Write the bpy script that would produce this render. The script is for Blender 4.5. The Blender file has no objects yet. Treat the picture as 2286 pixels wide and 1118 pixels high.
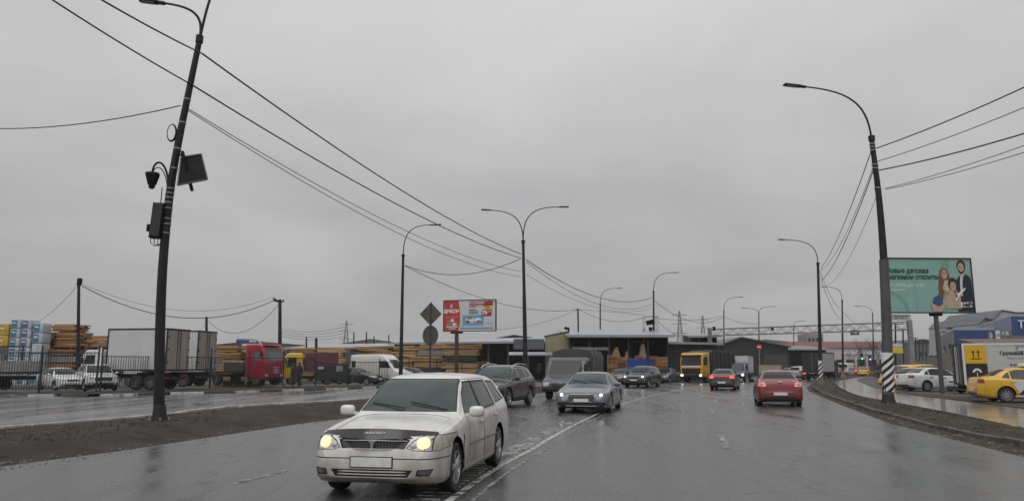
import bpy, bmesh, math, random
import numpy as np
from mathutils import Vector, Matrix
R = math.radians
rnd = random.Random(7)
sc = bpy.context.scene
COL = sc.collection

# ------------------------------------------------------------------ camera
F_PX, PW, PH, HOR, CAMH = 1700.0, 2286.0, 1118.0, 818.0, 1.6
PITCH = math.atan((HOR - PH / 2) / F_PX)
cam = bpy.data.cameras.new('camera')
cam.sensor_width = 36.0
cam.lens = 36.0 * F_PX / PW
cam.clip_start = 0.1
cam.clip_end = 6000
cam_o = bpy.data.objects.new('camera', cam)
cam_o.location = (0, 0, CAMH)
cam_o.rotation_euler = (math.pi / 2 + PITCH, 0, 0)
COL.objects.link(cam_o)
sc.camera = cam_o

def ray(px, py):
    u, v = (px - PW / 2) / F_PX, (PH / 2 - py) / F_PX
    s, c = math.sin(PITCH), math.cos(PITCH)
    return u, c - v * s, s + v * c

def G(px, py, z=0.0):                      # ground point seen at a pixel
    x, y, w = ray(px, py)
    t = (z - CAMH) / w
    return (x * t, y * t, z)

def at(px, py, Y):                         # point at distance Y seen at a pixel
    x, y, w = ray(px, py)
    t = Y / y
    return (x * t, Y, CAMH + w * t)

def gx(px, Y, py=830):                     # world X of a pixel column near the ground at distance Y
    x, y, w = ray(px, py)
    return x * Y / y

# ------------------------------------------------------------------ world, sun, exposure
world = bpy.data.worlds.new('World')
sc.world = world
world.use_nodes = True
wn, wl = world.node_tree.nodes, world.node_tree.links
wn.clear()
SUN_EL, SUN_AZ = R(58), R(200)
sky = wn.new('ShaderNodeTexSky')
sky.sky_type = 'NISHITA'
sky.sun_disc = False
sky.sun_elevation = SUN_EL
sky.sun_rotation = SUN_AZ
sky.dust_density = 6.0
hs = wn.new('ShaderNodeHueSaturation')
hs.inputs['Saturation'].default_value = 0.10
hs.inputs['Value'].default_value = 0.07
wl.new(sky.outputs[0], hs.inputs['Color'])
tc = wn.new('ShaderNodeTexCoord')
sep = wn.new('ShaderNodeSeparateXYZ')
wl.new(tc.outputs['Generated'], sep.inputs[0])
mx = wn.new('ShaderNodeMath'); mx.operation = 'MAXIMUM'; mx.inputs[1].default_value = 0.0
wl.new(sep.outputs[2], mx.inputs[0])
ad = wn.new('ShaderNodeMath'); ad.operation = 'ADD'; ad.inputs[1].default_value = 0.22
wl.new(mx.outputs[0], ad.inputs[0])
dv = wn.new('ShaderNodeVectorMath'); dv.operation = 'DIVIDE'
cb = wn.new('ShaderNodeCombineXYZ')
for i in range(3):
    wl.new(ad.outputs[0], cb.inputs[i])
wl.new(tc.outputs['Generated'], dv.inputs[0])
wl.new(cb.outputs[0], dv.inputs[1])
nz = wn.new('ShaderNodeTexNoise')
nz.inputs['Scale'].default_value = 1.0
nz.inputs['Detail'].default_value = 5
nz.inputs['Roughness'].default_value = 0.55
nz.inputs['Distortion'].default_value = 0.4
wl.new(dv.outputs[0], nz.inputs['Vector'])
cr = wn.new('ShaderNodeValToRGB')
cr.color_ramp.elements[0].position = 0.3
cr.color_ramp.elements[0].color = (0.835, 0.838, 0.862, 1)
cr.color_ramp.elements[1].position = 0.72
cr.color_ramp.elements[1].color = (1.12, 1.115, 1.12, 1)
wl.new(nz.outputs['Fac'], cr.inputs[0])
mix = wn.new('ShaderNodeMixRGB')
mix.inputs[0].default_value = 0.92
wl.new(hs.outputs[0], mix.inputs[1])
# overcast luminance rises from the horizon to the zenith
gr_ = wn.new('ShaderNodeMath'); gr_.operation = 'MULTIPLY_ADD'; gr_.inputs[1].default_value = 0.50; gr_.inputs[2].default_value = 0.345
wl.new(mx.outputs[0], gr_.inputs[0])
sv_ = wn.new('ShaderNodeVectorMath'); sv_.operation = 'SCALE'
wl.new(cr.outputs[0], sv_.inputs[0]); wl.new(gr_.outputs[0], sv_.inputs['Scale'])
wl.new(sv_.outputs[0], mix.inputs[2])
bg = wn.new('ShaderNodeBackground')
bg.inputs['Strength'].default_value = 1.0
out = wn.new('ShaderNodeOutputWorld')
wl.new(mix.outputs[0], bg.inputs['Color'])
wl.new(bg.outputs[0], out.inputs[0])

sun = bpy.data.lights.new('sun', 'SUN')
sun.energy = 1.15
sun.angle = R(60)
sun.color = (1.0, 0.985, 0.96)
sun_o = bpy.data.objects.new('sun', sun)
COL.objects.link(sun_o)
sd = Vector((math.cos(SUN_EL) * math.sin(SUN_AZ), math.cos(SUN_EL) * math.cos(SUN_AZ), math.sin(SUN_EL)))
sun_o.rotation_euler = sd.to_track_quat('Z', 'Y').to_euler()
sun_o.location = (0, 0, 60)

sc.view_settings.view_transform = 'Standard'
sc.view_settings.look = 'None'
sc.view_settings.exposure = 0.18
sc.view_settings.gamma = 1.0
sc.cycles.use_denoising = True
sc.cycles.max_bounces = 6
sc.cycles.volume_bounces = 0
sc.cycles.sample_clamp_indirect = 4.0

# ------------------------------------------------------------------ materials
MATS = {}
def M(name, col, rough=0.6, metal=0.0, spec=0.5, var=0.0, scale=4.0, dirt=None, coat=0.0,
      bump=0.0, bscale=60.0, emit=0.0, ecol=None, wear=None, stretch=None, trans=0.0, wpos=False):
    """procedural principled material: noise colour variation, dirt rising from below, wear patches, bump"""
    if name in MATS:
        return MATS[name]
    m = bpy.data.materials.new(name)
    m.use_nodes = True
    n, l = m.node_tree.nodes, m.node_tree.links
    p = n['Principled BSDF']
    p.inputs['Roughness'].default_value = rough
    p.inputs['Metallic'].default_value = metal
    p.inputs['Specular IOR Level'].default_value = spec
    p.inputs['Coat Weight'].default_value = coat
    p.inputs['Coat Roughness'].default_value = 0.12
    t = n.new('ShaderNodeTexCoord')
    vec = t.outputs['Object']
    if wpos:
        vec = n.new('ShaderNodeNewGeometry').outputs['Position']
    if stretch:
        mp = n.new('ShaderNodeMapping')
        mp.inputs['Scale'].default_value = stretch
        l.new(vec, mp.inputs[0]); vec = mp.outputs[0]
    c = n.new('ShaderNodeRGB'); c.outputs[0].default_value = (*col, 1)
    cur = c.outputs[0]
    if var:
        nt = n.new('ShaderNodeTexNoise'); nt.inputs['Scale'].default_value = scale; nt.inputs['Detail'].default_value = 6
        l.new(vec, nt.inputs['Vector'])
        mr = n.new('ShaderNodeMapRange'); mr.inputs[1].default_value = 0.25; mr.inputs[2].default_value = 0.75
        mr.inputs[3].default_value = 1 - var; mr.inputs[4].default_value = 1 + var
        l.new(nt.outputs['Fac'], mr.inputs[0])
        vm = n.new('ShaderNodeVectorMath'); vm.operation = 'SCALE'
        l.new(cur, vm.inputs[0]); l.new(mr.outputs[0], vm.inputs['Scale'])
        cur = vm.outputs[0]
    if wear:                                        # (colour, threshold, scale)
        wt = n.new('ShaderNodeTexNoise'); wt.inputs['Scale'].default_value = wear[2]; wt.inputs['Detail'].default_value = 8
        wt.inputs['Roughness'].default_value = 0.7
        l.new(vec, wt.inputs['Vector'])
        wr_ = n.new('ShaderNodeMapRange'); wr_.inputs[1].default_value = wear[1] - 0.05; wr_.inputs[2].default_value = wear[1] + 0.05
        l.new(wt.outputs['Fac'], wr_.inputs[0])
        mm = n.new('ShaderNodeMixRGB'); mm.inputs[2].default_value = (*wear[0], 1)
        l.new(wr_.outputs[0], mm.inputs[0]); l.new(cur, mm.inputs[1]); cur = mm.outputs[0]
    if dirt:                                        # (colour, z_low, z_high, amount)
        sp = n.new('ShaderNodeSeparateXYZ'); l.new(t.outputs['Object'], sp.inputs[0])
        dn = n.new('ShaderNodeTexNoise'); dn.inputs['Scale'].default_value = 3.0; dn.inputs['Detail'].default_value = 7
        dm = n.new('ShaderNodeMapping'); dm.inputs['Scale'].default_value = (1.2, 1.2, 0.5)
        l.new(t.outputs['Object'], dm.inputs[0]); l.new(dm.outputs[0], dn.inputs['Vector'])
        a = n.new('ShaderNodeMath'); a.operation = 'MULTIPLY_ADD'; a.inputs[1].default_value = -1.5; a.inputs[2].default_value = 0.75
        l.new(dn.outputs['Fac'], a.inputs[0])
        b = n.new('ShaderNodeMath'); b.operation = 'ADD'; l.new(a.outputs[0], b.inputs[0]); l.new(sp.outputs[2], b.inputs[1])
        r = n.new('ShaderNodeMapRange'); r.inputs[1].default_value = dirt[2]; r.inputs[2].default_value = dirt[1]
        r.inputs[3].default_value = 0.0; r.inputs[4].default_value = dirt[3]
        l.new(b.outputs[0], r.inputs[0])
        mm = n.new('ShaderNodeMixRGB'); mm.inputs[2].default_value = (*dirt[0], 1)
        l.new(r.outputs[0], mm.inputs[0]); l.new(cur, mm.inputs[1]); cur = mm.outputs[0]
        rr = n.new('ShaderNodeMapRange'); rr.inputs[3].default_value = rough; rr.inputs[4].default_value = 0.75
        l.new(r.outputs[0], rr.inputs[0]); l.new(rr.outputs[0], p.inputs['Roughness'])
    l.new(cur, p.inputs['Base Color'])
    if bump:
        bt = n.new('ShaderNodeTexNoise'); bt.inputs['Scale'].default_value = bscale; bt.inputs['Detail'].default_value = 5
        l.new(vec, bt.inputs['Vector'])
        bn = n.new('ShaderNodeBump'); bn.inputs['Strength'].default_value = bump; bn.inputs['Distance'].default_value = 0.02
        l.new(bt.outputs['Fac'], bn.inputs['Height']); l.new(bn.outputs[0], p.inputs['Normal'])
    if emit:
        p.inputs['Emission Color'].default_value = (*(ecol or col), 1)
        p.inputs['Emission Strength'].default_value = emit
    if trans:
        p.inputs['Transmission Weight'].default_value = trans
    MATS[name] = m
    return m

def asphalt(name, col, wet, seed=0.0, streak=(0.0, 1.0)):
    """wet asphalt: glossy film in soft patches and wheel tracks, rougher stone elsewhere"""
    m = bpy.data.materials.new(name); m.use_nodes = True
    n, l = m.node_tree.nodes, m.node_tree.links
    p = n['Principled BSDF']
    t = n.new('ShaderNodeTexCoord')
    mp = n.new('ShaderNodeMapping'); mp.inputs['Location'].default_value = (seed, seed * 2, 0)
    l.new(t.outputs['Object'], mp.inputs[0])
    big = n.new('ShaderNodeTexNoise'); big.inputs['Scale'].default_value = 0.35; big.inputs['Detail'].default_value = 6
    st = n.new('ShaderNodeMapping'); st.inputs['Rotation'].default_value = (0, 0, R(15)); st.inputs['Scale'].default_value = (1.6, 0.28, 1)
    l.new(mp.outputs[0], st.inputs[0]); l.new(st.outputs[0], big.inputs['Vector'])
    fine = n.new('ShaderNodeTexNoise'); fine.inputs['Scale'].default_value = 45; fine.inputs['Detail'].default_value = 6
    l.new(mp.outputs[0], fine.inputs['Vector'])
    crk = n.new('ShaderNodeTexVoronoi'); crk.feature = 'DISTANCE_TO_EDGE'; crk.inputs['Scale'].default_value = 0.16
    wob = n.new('ShaderNodeTexNoise'); wob.inputs['Scale'].default_value = 1.2; wob.inputs['Detail'].default_value = 5
    l.new(mp.outputs[0], wob.inputs['Vector'])
    vm = n.new('ShaderNodeVectorMath'); vm.operation = 'MULTIPLY_ADD'; vm.inputs[1].default_value = (1.4, 1.4, 0)
    l.new(wob.outputs['Color'], vm.inputs[0]); l.new(mp.outputs[0], vm.inputs[2]); l.new(vm.outputs[0], crk.inputs['Vector'])
    ck = n.new('ShaderNodeMapRange'); ck.inputs[1].default_value = 0.0; ck.inputs[2].default_value = 0.010
    ck.inputs[3].default_value = 0.35; ck.inputs[4].default_value = 1.0
    l.new(crk.outputs['Distance'], ck.inputs[0])
    r1 = n.new('ShaderNodeMapRange'); r1.inputs[1].default_value = 0.38; r1.inputs[2].default_value = 0.62
    r1.inputs[3].default_value = 0.50; r1.inputs[4].default_value = 1.6
    r2 = n.new('ShaderNodeMapRange'); r2.inputs[1].default_value = 0.3; r2.inputs[2].default_value = 0.7
    r2.inputs[3].default_value = 0.45; r2.inputs[4].default_value = 1.6
    l.new(fine.outputs['Fac'], r2.inputs[0])
    med = n.new('ShaderNodeTexNoise'); med.inputs['Scale'].default_value = 3.2; med.inputs['Detail'].default_value = 7; med.inputs['Roughness'].default_value = 0.65
    l.new(st.outputs[0], med.inputs['Vector'])
    trk = n.new('ShaderNodeTexNoise'); trk.inputs['Scale'].default_value = 1.0; trk.inputs['Detail'].default_value = 3
    tm_ = n.new('ShaderNodeMapping'); tm_.inputs['Rotation'].default_value = (0, 0, R(14)); tm_.inputs['Scale'].default_value = (1.1, 0.035, 1)
    l.new(mp.outputs[0], tm_.inputs[0]); l.new(tm_.outputs[0], trk.inputs['Vector'])
    av = n.new('ShaderNodeMath'); av.operation = 'ADD'; l.new(big.outputs['Fac'], av.inputs[0]); l.new(med.outputs['Fac'], av.inputs[1])
    av2 = n.new('ShaderNodeMath'); av2.operation = 'ADD'; l.new(av.outputs[0], av2.inputs[0]); l.new(trk.outputs['Fac'], av2.inputs[1])
    avg = n.new('ShaderNodeMath'); avg.operation = 'MULTIPLY'; avg.inputs[1].default_value = 1 / 3; l.new(av2.outputs[0], avg.inputs[0])
    l.new(avg.outputs[0], r1.inputs[0])
    m1 = n.new('ShaderNodeMath'); m1.operation = 'MULTIPLY'; l.new(r1.outputs[0], m1.inputs[0]); l.new(r2.outputs[0], m1.inputs[1])
    m2 = n.new('ShaderNodeMath'); m2.operation = 'MULTIPLY'; l.new(m1.outputs[0], m2.inputs[0]); l.new(ck.outputs[0], m2.inputs[1])
    sv = n.new('ShaderNodeVectorMath'); sv.operation = 'SCALE'; sv.inputs[0].default_value = col
    l.new(m2.outputs[0], sv.inputs['Scale']); l.new(sv.outputs[0], p.inputs['Base Color'])
    rr = n.new('ShaderNodeMapRange'); rr.inputs[1].default_value = 0.40; rr.inputs[2].default_value = 0.60
    rr.inputs[3].default_value = wet[0]; rr.inputs[4].default_value = wet[1]
    l.new(avg.outputs[0], rr.inputs[0]); l.new(rr.outputs[0], p.inputs['Roughness'])
    p.inputs['Specular IOR Level'].default_value = 0.55
    bp = n.new('ShaderNodeBump'); bp.inputs['Strength'].default_value = 0.32; bp.inputs['Distance'].default_value = 0.008
    l.new(fine.outputs['Fac'], bp.inputs['Height']); l.new(bp.outputs[0], p.inputs['Normal'])
    MATS[name] = m
    return m

DIRT = (0.060, 0.052, 0.044)
def paint(name, col, rough=0.24, dz=(0.25, 0.75), amt=0.8, dcol=DIRT, metal=0.0):
    m = M(name, col, rough=rough, coat=0.6, spec=0.5, var=0.05, scale=2.5, dirt=(dcol, dz[0], dz[1], amt), metal=metal)
    n, l = m.node_tree.nodes, m.node_tree.links
    if not any(x.bl_idname == 'ShaderNodeMixShader' for x in n):       # inner side of the panels: dark trim
        g = n.new('ShaderNodeNewGeometry'); mxs = n.new('ShaderNodeMixShader'); df = n.new('ShaderNodeBsdfDiffuse')
        df.inputs[0].default_value = (0.02, 0.02, 0.021, 1)
        l.new(g.outputs['Backfacing'], mxs.inputs[0]); l.new(n['Principled BSDF'].outputs[0], mxs.inputs[1]); l.new(df.outputs[0], mxs.inputs[2])
        l.new(mxs.outputs[0], n['Material Output'].inputs[0])
    return m
def see_glass(name, refl_tint, clear, rough=.03):
    m = M(name, refl_tint, rough=rough, spec=0.75, var=0.55, scale=1.8)  # raised, mottled base colour paints uneven sky reflections into the glass
    n, l = m.node_tree.nodes, m.node_tree.links
    tr = n.new('ShaderNodeBsdfTransparent'); tr.inputs[0].default_value = (.62, .70, .68, 1)
    mxs = n.new('ShaderNodeMixShader'); mxs.inputs[0].default_value = clear
    l.new(n['Principled BSDF'].outputs[0], mxs.inputs[1]); l.new(tr.outputs[0], mxs.inputs[2]); l.new(mxs.outputs[0], n['Material Output'].inputs[0])
    return m

GLASS = M('tinted_glass', (0.022, 0.030, 0.030), rough=0.04, spec=0.33, var=0.3, scale=1.5)
CGLASS = see_glass('car_glass', (0.055, 0.080, 0.077), 0.28)
GLASSD = M('dark_glass', (0.010, 0.012, 0.014), rough=0.05, spec=0.38)
RUBBER = M('tyre_rubber', (0.016, 0.016, 0.016), rough=0.75, var=0.3, scale=8, bump=0.2)
BLACKP = M('black_plastic', (0.014, 0.014, 0.015), rough=0.5, var=0.2)
SEAL = M('black_seal', (0.006, 0.006, 0.007), rough=0.6)
CHROME = M('chrome_trim', (0.62, 0.62, 0.62), rough=0.12, metal=1.0)
RIM = M('alloy_rim', (0.34, 0.34, 0.35), rough=0.35, metal=0.8, var=0.2, scale=6)
STEELRIM = M('steel_rim', (0.16, 0.155, 0.15), rough=0.5, metal=0.5, var=0.3)
LENS = M('lamp_lens', (0.42, 0.42, 0.42), rough=0.08, spec=0.7, var=0.25, scale=14)
LENSD = M('smoked_lens', (0.10, 0.105, 0.12), rough=0.08, spec=0.7, var=0.3, scale=14)
AMBER = M('amber_lens', (0.30, 0.14, 0.05), rough=0.12, spec=0.6)
REDL = M('red_lens', (0.26, 0.012, 0.012), rough=0.1, spec=0.6)
REDLIT = M('lit_red_lens', (0.5, 0.02, 0.02), rough=0.1, emit=1.6, ecol=(1.0, 0.06, 0.05))
WARMLIT = M('lit_warm_lamp', (0.9, 0.6, 0.25), rough=0.2, emit=1.15, ecol=(1.0, 0.74, 0.40))
WHITELIT = M('lit_white_lamp', (0.9, 0.9, 1.0), rough=0.2, emit=9.0, ecol=(0.86, 0.88, 1.0))
def glow(m, lo, hi):
    """brighter core, dimmer rim of a reflector"""
    n, l = m.node_tree.nodes, m.node_tree.links
    t = n.new('ShaderNodeTexCoord'); d = n.new('ShaderNodeVectorMath'); d.operation = 'DISTANCE'; d.inputs[1].default_value = (.5, .45, .5)
    l.new(t.outputs['Generated'], d.inputs[0])
    r = n.new('ShaderNodeMapRange'); r.inputs[1].default_value = .30; r.inputs[2].default_value = .70; r.inputs[3].default_value = hi; r.inputs[4].default_value = lo
    l.new(d.outputs['Value'], r.inputs[0]); l.new(r.outputs[0], n['Principled BSDF'].inputs['Emission Strength'])
glow(WARMLIT, .30, 2.0)
PLATE = M('number_plate', (0.62, 0.62, 0.60), rough=0.45, var=0.12, scale=10)
UNDER = M('underbody', (0.010, 0.010, 0.010), rough=0.9)

# ------------------------------------------------------------------ objects
def link(o, parent=None):
    COL.objects.link(o)
    if parent is not None:
        o.parent = parent
    return o

def tag(o, label, cat=None, group=None, kind=None):
    if label: o['label'] = label
    if cat: o['category'] = cat
    if group: o['group'] = group
    if kind: o['kind'] = kind
    return o

def thing(name, label, cat, loc=(0, 0, 0), rz=0.0, group=None):
    o = bpy.data.objects.new(name, None)
    o.empty_display_size = 0.2
    o.location = loc
    o.rotation_euler = (0, 0, rz)
    return tag(link(o), label, cat, group)

def mesh_obj(name, me, mats, parent=None, smooth=None):
    if mats is not None:
        for m in (mats if isinstance(mats, (list, tuple)) else [mats]):
            me.materials.append(m)
    if smooth is not None and len(me.polygons):
        me.polygons.foreach_set('use_smooth', [True] * len(me.polygons))
        me.set_sharp_from_angle(angle=R(smooth))
    return link(bpy.data.objects.new(name, me), parent)

def kids(o):
    return [c for c in COL.objects if c.parent is o]

def copy_tree(o, parent=None):
    c = o.copy()
    COL.objects.link(c)
    if parent is not None:
        c.parent = parent
    for ch in o.children:
        copy_tree(ch, c)
    return c

class MB:
    """collects shapes into one mesh"""
    def __init__(s):
        s.v, s.f, s.mi, s.cur = [], [], [], 0
    def add(s, vs, fs):
        o = len(s.v)
        s.v += [tuple(p) for p in vs]
        s.f += [tuple(i + o for i in f) for f in fs]
        s.mi += [s.cur] * len(fs)
        return s
    def box(s, c, d, m=None, bev=0.0):
        x, y, z = d[0] / 2, d[1] / 2, d[2] / 2
        if bev:
            b = min(bev, x * .9, y * .9, z * .9)
            bm = bmesh.new()
            bmesh.ops.create_cube(bm, size=1)
            for v in bm.verts: v.co = Vector((v.co.x * d[0], v.co.y * d[1], v.co.z * d[2]))
            bmesh.ops.bevel(bm, geom=bm.edges[:], offset=b, segments=2, profile=0.6, affect='EDGES')
            vs = [v.co.copy() for v in bm.verts]; fs = [[v.index for v in f.verts] for f in bm.faces]
            bm.free()
        else:
            vs = [Vector((i, j, k)) for i in (-x, x) for j in (-y, y) for k in (-z, z)]
            fs = [(0, 1, 3, 2), (4, 6, 7, 5), (0, 4, 5, 1), (2, 3, 7, 6), (0, 2, 6, 4), (1, 5, 7, 3)]
        vs = [(m @ v if m else v) + Vector(c) for v in vs]
        return s.add(vs, fs)
    def beam(s, a, b, w, h=None):                      # square bar between two points
        a, b = Vector(a), Vector(b); h = h or w
        d = b - a
        q = d.to_track_quat('X', 'Z').to_matrix()
        return s.box((a + b) / 2, (d.length, w, h), q)
    def tube(s, pts, r, n=8, r2=None, cap=True):
        pts = [Vector(p) for p in pts]
        k = len(pts)
        rs = [r + ((r2 if r2 is not None else r) - r) * i / max(1, k - 1) for i in range(k)] if not isinstance(r, (list, tuple)) else r
        o = []
        up = None
        for i, p in enumerate(pts):
            d = (pts[min(i + 1, k - 1)] - pts[max(i - 1, 0)]).normalized()
            if up is None:
                up = d.orthogonal().normalized()
            up = (up - d * up.dot(d)).normalized()
            sd_ = d.cross(up)
            for j in range(n):
                a = 2 * math.pi * j / n
                o.append(p + (up * math.cos(a) + sd_ * math.sin(a)) * rs[i])
        fs = []
        for i in range(k - 1):
            for j in range(n):
                a, b = i * n + j, i * n + (j + 1) % n
                fs.append((a, b, b + n, a + n))
        if cap:
            fs.append(tuple(range(n))[::-1]); fs.append(tuple((k - 1) * n + j for j in range(n)))
        return s.add(o, fs)
    def lathe(s, prof, c=(0, 0, 0), axis='z', n=20):
        o, fs = [], []
        for (r, h) in prof:
            for j in range(n):
                a = 2 * math.pi * j / n
                p = (r * math.cos(a), r * math.sin(a), h)
                if axis == 'y': p = (p[0], h, p[1])
                if axis == 'x': p = (h, p[0], p[1])
                o.append(Vector(p) + Vector(c))
        for i in range(len(prof) - 1):
            for j in range(n):
                a, b = i * n + j, i * n + (j + 1) % n
                fs.append((a, b, b + n, a + n))
        return s.add(o, fs)
    def prism(s, poly, d0, d1, axis='y'):              # polygon (a,b) pushed along an axis
        k = len(poly)
        def P(a, b, d):
            return {'y': (a, d, b), 'x': (d, a, b), 'z': (a, b, d)}[axis]
        vs = [P(a, b, d0) for a, b in poly] + [P(a, b, d1) for a, b in poly]
        fs = [tuple(range(k)), tuple(range(2 * k - 1, k - 1, -1))]
        fs += [(i, i + k, (i + 1) % k + k, (i + 1) % k) for i in range(k)]
        return s.add(vs, fs)
    def ellipsoid(s, c, r, p=2.0, nu=14, nv=9, m=None):
        o, fs = [], []
        def g(a):
            return math.copysign(abs(a) ** (2 / p), a)
        for i in range(nv + 1):
            th = -math.pi / 2 + math.pi * i / nv
            for j in range(nu):
                ph = 2 * math.pi * j / nu
                q = Vector((r[0] * g(math.cos(th)) * g(math.cos(ph)), r[1] * g(math.cos(th)) * g(math.sin(ph)), r[2] * g(math.sin(th))))
                o.append((m @ q if m else q) + Vector(c))
        for i in range(nv):
            for j in range(nu):
                a, b = i * nu + j, i * nu + (j + 1) % nu
                fs.append((a, b, b + nu, a + nu))
        return s.add(o, fs)
    def build(s, name, mats, parent=None, smooth=None, fix=True):
        me = bpy.data.meshes.new(name)
        me.from_pydata(s.v, [], s.f)
        if fix:
            bm = bmesh.new(); bm.from_mesh(me)
            bmesh.ops.recalc_face_normals(bm, faces=bm.faces)
            bm.to_mesh(me); bm.free()
        if any(s.mi):
            me.polygons.foreach_set('material_index', s.mi)
        return mesh_obj(name, me, mats, parent, smooth)

def text_mesh(txt, size, bold=0.0, align='LEFT', extrude=0.0):
    cu = bpy.data.curves.new('lettering', 'FONT')
    cu.body = txt; cu.size = size; cu.align_x = align; cu.offset = bold; cu.extrude = extrude
    cu.resolution_u = 2
    o = bpy.data.objects.new('lettering', cu)
    me = bpy.data.meshes.new_from_object(o)
    me.materials.clear()
    bpy.data.objects.remove(o); bpy.data.curves.remove(cu)
    return me

def lettering(name, txt, size, mat, parent, M4, bold=0.0, align='LEFT'):
    me = text_mesh(txt, size, bold, align)
    me.transform(M4)
    return mesh_obj(name, me, mat, parent)

def interp(pts):
    """monotone cubic through (x, y) points"""
    xs = np.array([p[0] for p in pts], float); ys = np.array([p[1] for p in pts], float)
    h = np.diff(xs); d = np.diff(ys) / h
    m = np.zeros(len(xs)); m[0], m[-1] = d[0], d[-1]
    for i in range(1, len(xs) - 1):
        if d[i - 1] * d[i] > 0:
            w1, w2 = 2 * h[i] + h[i - 1], h[i] + 2 * h[i - 1]
            m[i] = (w1 + w2) / (w1 / d[i - 1] + w2 / d[i])
    def f(x):
        x = min(max(x, xs[0]), xs[-1])
        i = min(max(int(np.searchsorted(xs, x) - 1), 0), len(xs) - 2)
        t = (x - xs[i]) / h[i]
        return float((2 * t**3 - 3 * t**2 + 1) * ys[i] + (t**3 - 2 * t**2 + t) * h[i] * m[i] + (-2 * t**3 + 3 * t**2) * ys[i + 1] + (t**3 - t**2) * h[i] * m[i + 1])
    return f

def catmull(P, n, closed=False):
    out_ = []
    k = len(P)
    for i in range(k - 1):
        p0, p1, p2, p3 = P[max(i - 1, 0)], P[i], P[i + 1], P[min(i + 2, k - 1)]
        for j in range(n):
            t = j / n
            out_.append(tuple(0.5 * ((2 * p1[a]) + (-p0[a] + p2[a]) * t + (2 * p0[a] - 5 * p1[a] + 4 * p2[a] - p3[a]) * t * t + (-p0[a] + 3 * p1[a] - 3 * p2[a] + p3[a]) * t**3) for a in range(len(p1))))
    out_.append(tuple(P[-1]))
    return out_

def inside(p, poly):
    x, y = p; r = False
    k = len(poly)
    for i in range(k):
        (x1, y1), (x2, y2) = poly[i], poly[(i + 1) % k]
        if (y1 > y) != (y2 > y) and x < (x2 - x1) * (y - y1) / (y2 - y1) + x1:
            r = not r
    return r

AX = {'x': (1, 2), 'y': (0, 2), 'z': (0, 1)}
def cut(bm, poly, axis, cond):
    """cut a polygon outline, seen along an axis, into the surface; returns the faces inside"""
    a, b = AX[axis]
    lo = (min(p[0] for p in poly) - .02, min(p[1] for p in poly) - .02)
    hi = (max(p[0] for p in poly) + .02, max(p[1] for p in poly) + .02)
    def near(f):
        us = [v.co[a] for v in f.verts]; ws = [v.co[b] for v in f.verts]
        return max(us) > lo[0] and min(us) < hi[0] and max(ws) > lo[1] and min(ws) < hi[1]
    k = len(poly)
    fs = [f for f in bm.faces if near(f) and cond(f.calc_center_median(), f.normal)]
    for i in range(k):
        p, q = poly[i], poly[(i + 1) % k]
        if not fs: return []
        co = [0, 0, 0]; co[a], co[b] = p
        no = [0, 0, 0]; no[a], no[b] = -(q[1] - p[1]), q[0] - p[0]
        es = {e for f in fs for e in f.edges}; vs = {v for f in fs for v in f.verts}
        r = bmesh.ops.bisect_plane(bm, geom=list(vs) + list(es) + fs, dist=1e-5, plane_co=co, plane_no=no)
        fs = [g for g in r['geom'] if isinstance(g, bmesh.types.BMFace) and g.is_valid]
    res = []
    for f in fs:
        c = f.calc_center_median()
        if inside((c[a], c[b]), poly):
            f.normal_update()
            res.append(f)
    return res

def extract(bm, faces, name, mats, parent, gap=0.0, depth=0.0, push=0.0, smooth=40):
    """lift faces off the body as an object of their own, with a dark joint round the edge"""
    if not faces: return None
    nb = bmesh.new(); mp = {}
    for f in faces:
        vs = []
        for v in f.verts:
            if v not in mp: mp[v] = nb.verts.new(v.co + v.normal * push)
            vs.append(mp[v])
        try: nb.faces.new(vs)
        except ValueError: pass
    bmesh.ops.delete(bm, geom=faces, context='FACES')
    nb.normal_update()
    if gap:
        main = list(nb.faces)
        r = bmesh.ops.inset_region(nb, faces=main, thickness=gap, depth=depth, use_boundary=True, use_even_offset=True)
        for f in r['faces']: f.material_index = 1
    me = bpy.data.meshes.new(name)
    nb.to_mesh(me); nb.free()
    return mesh_obj(name, me, mats, parent, smooth)
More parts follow.
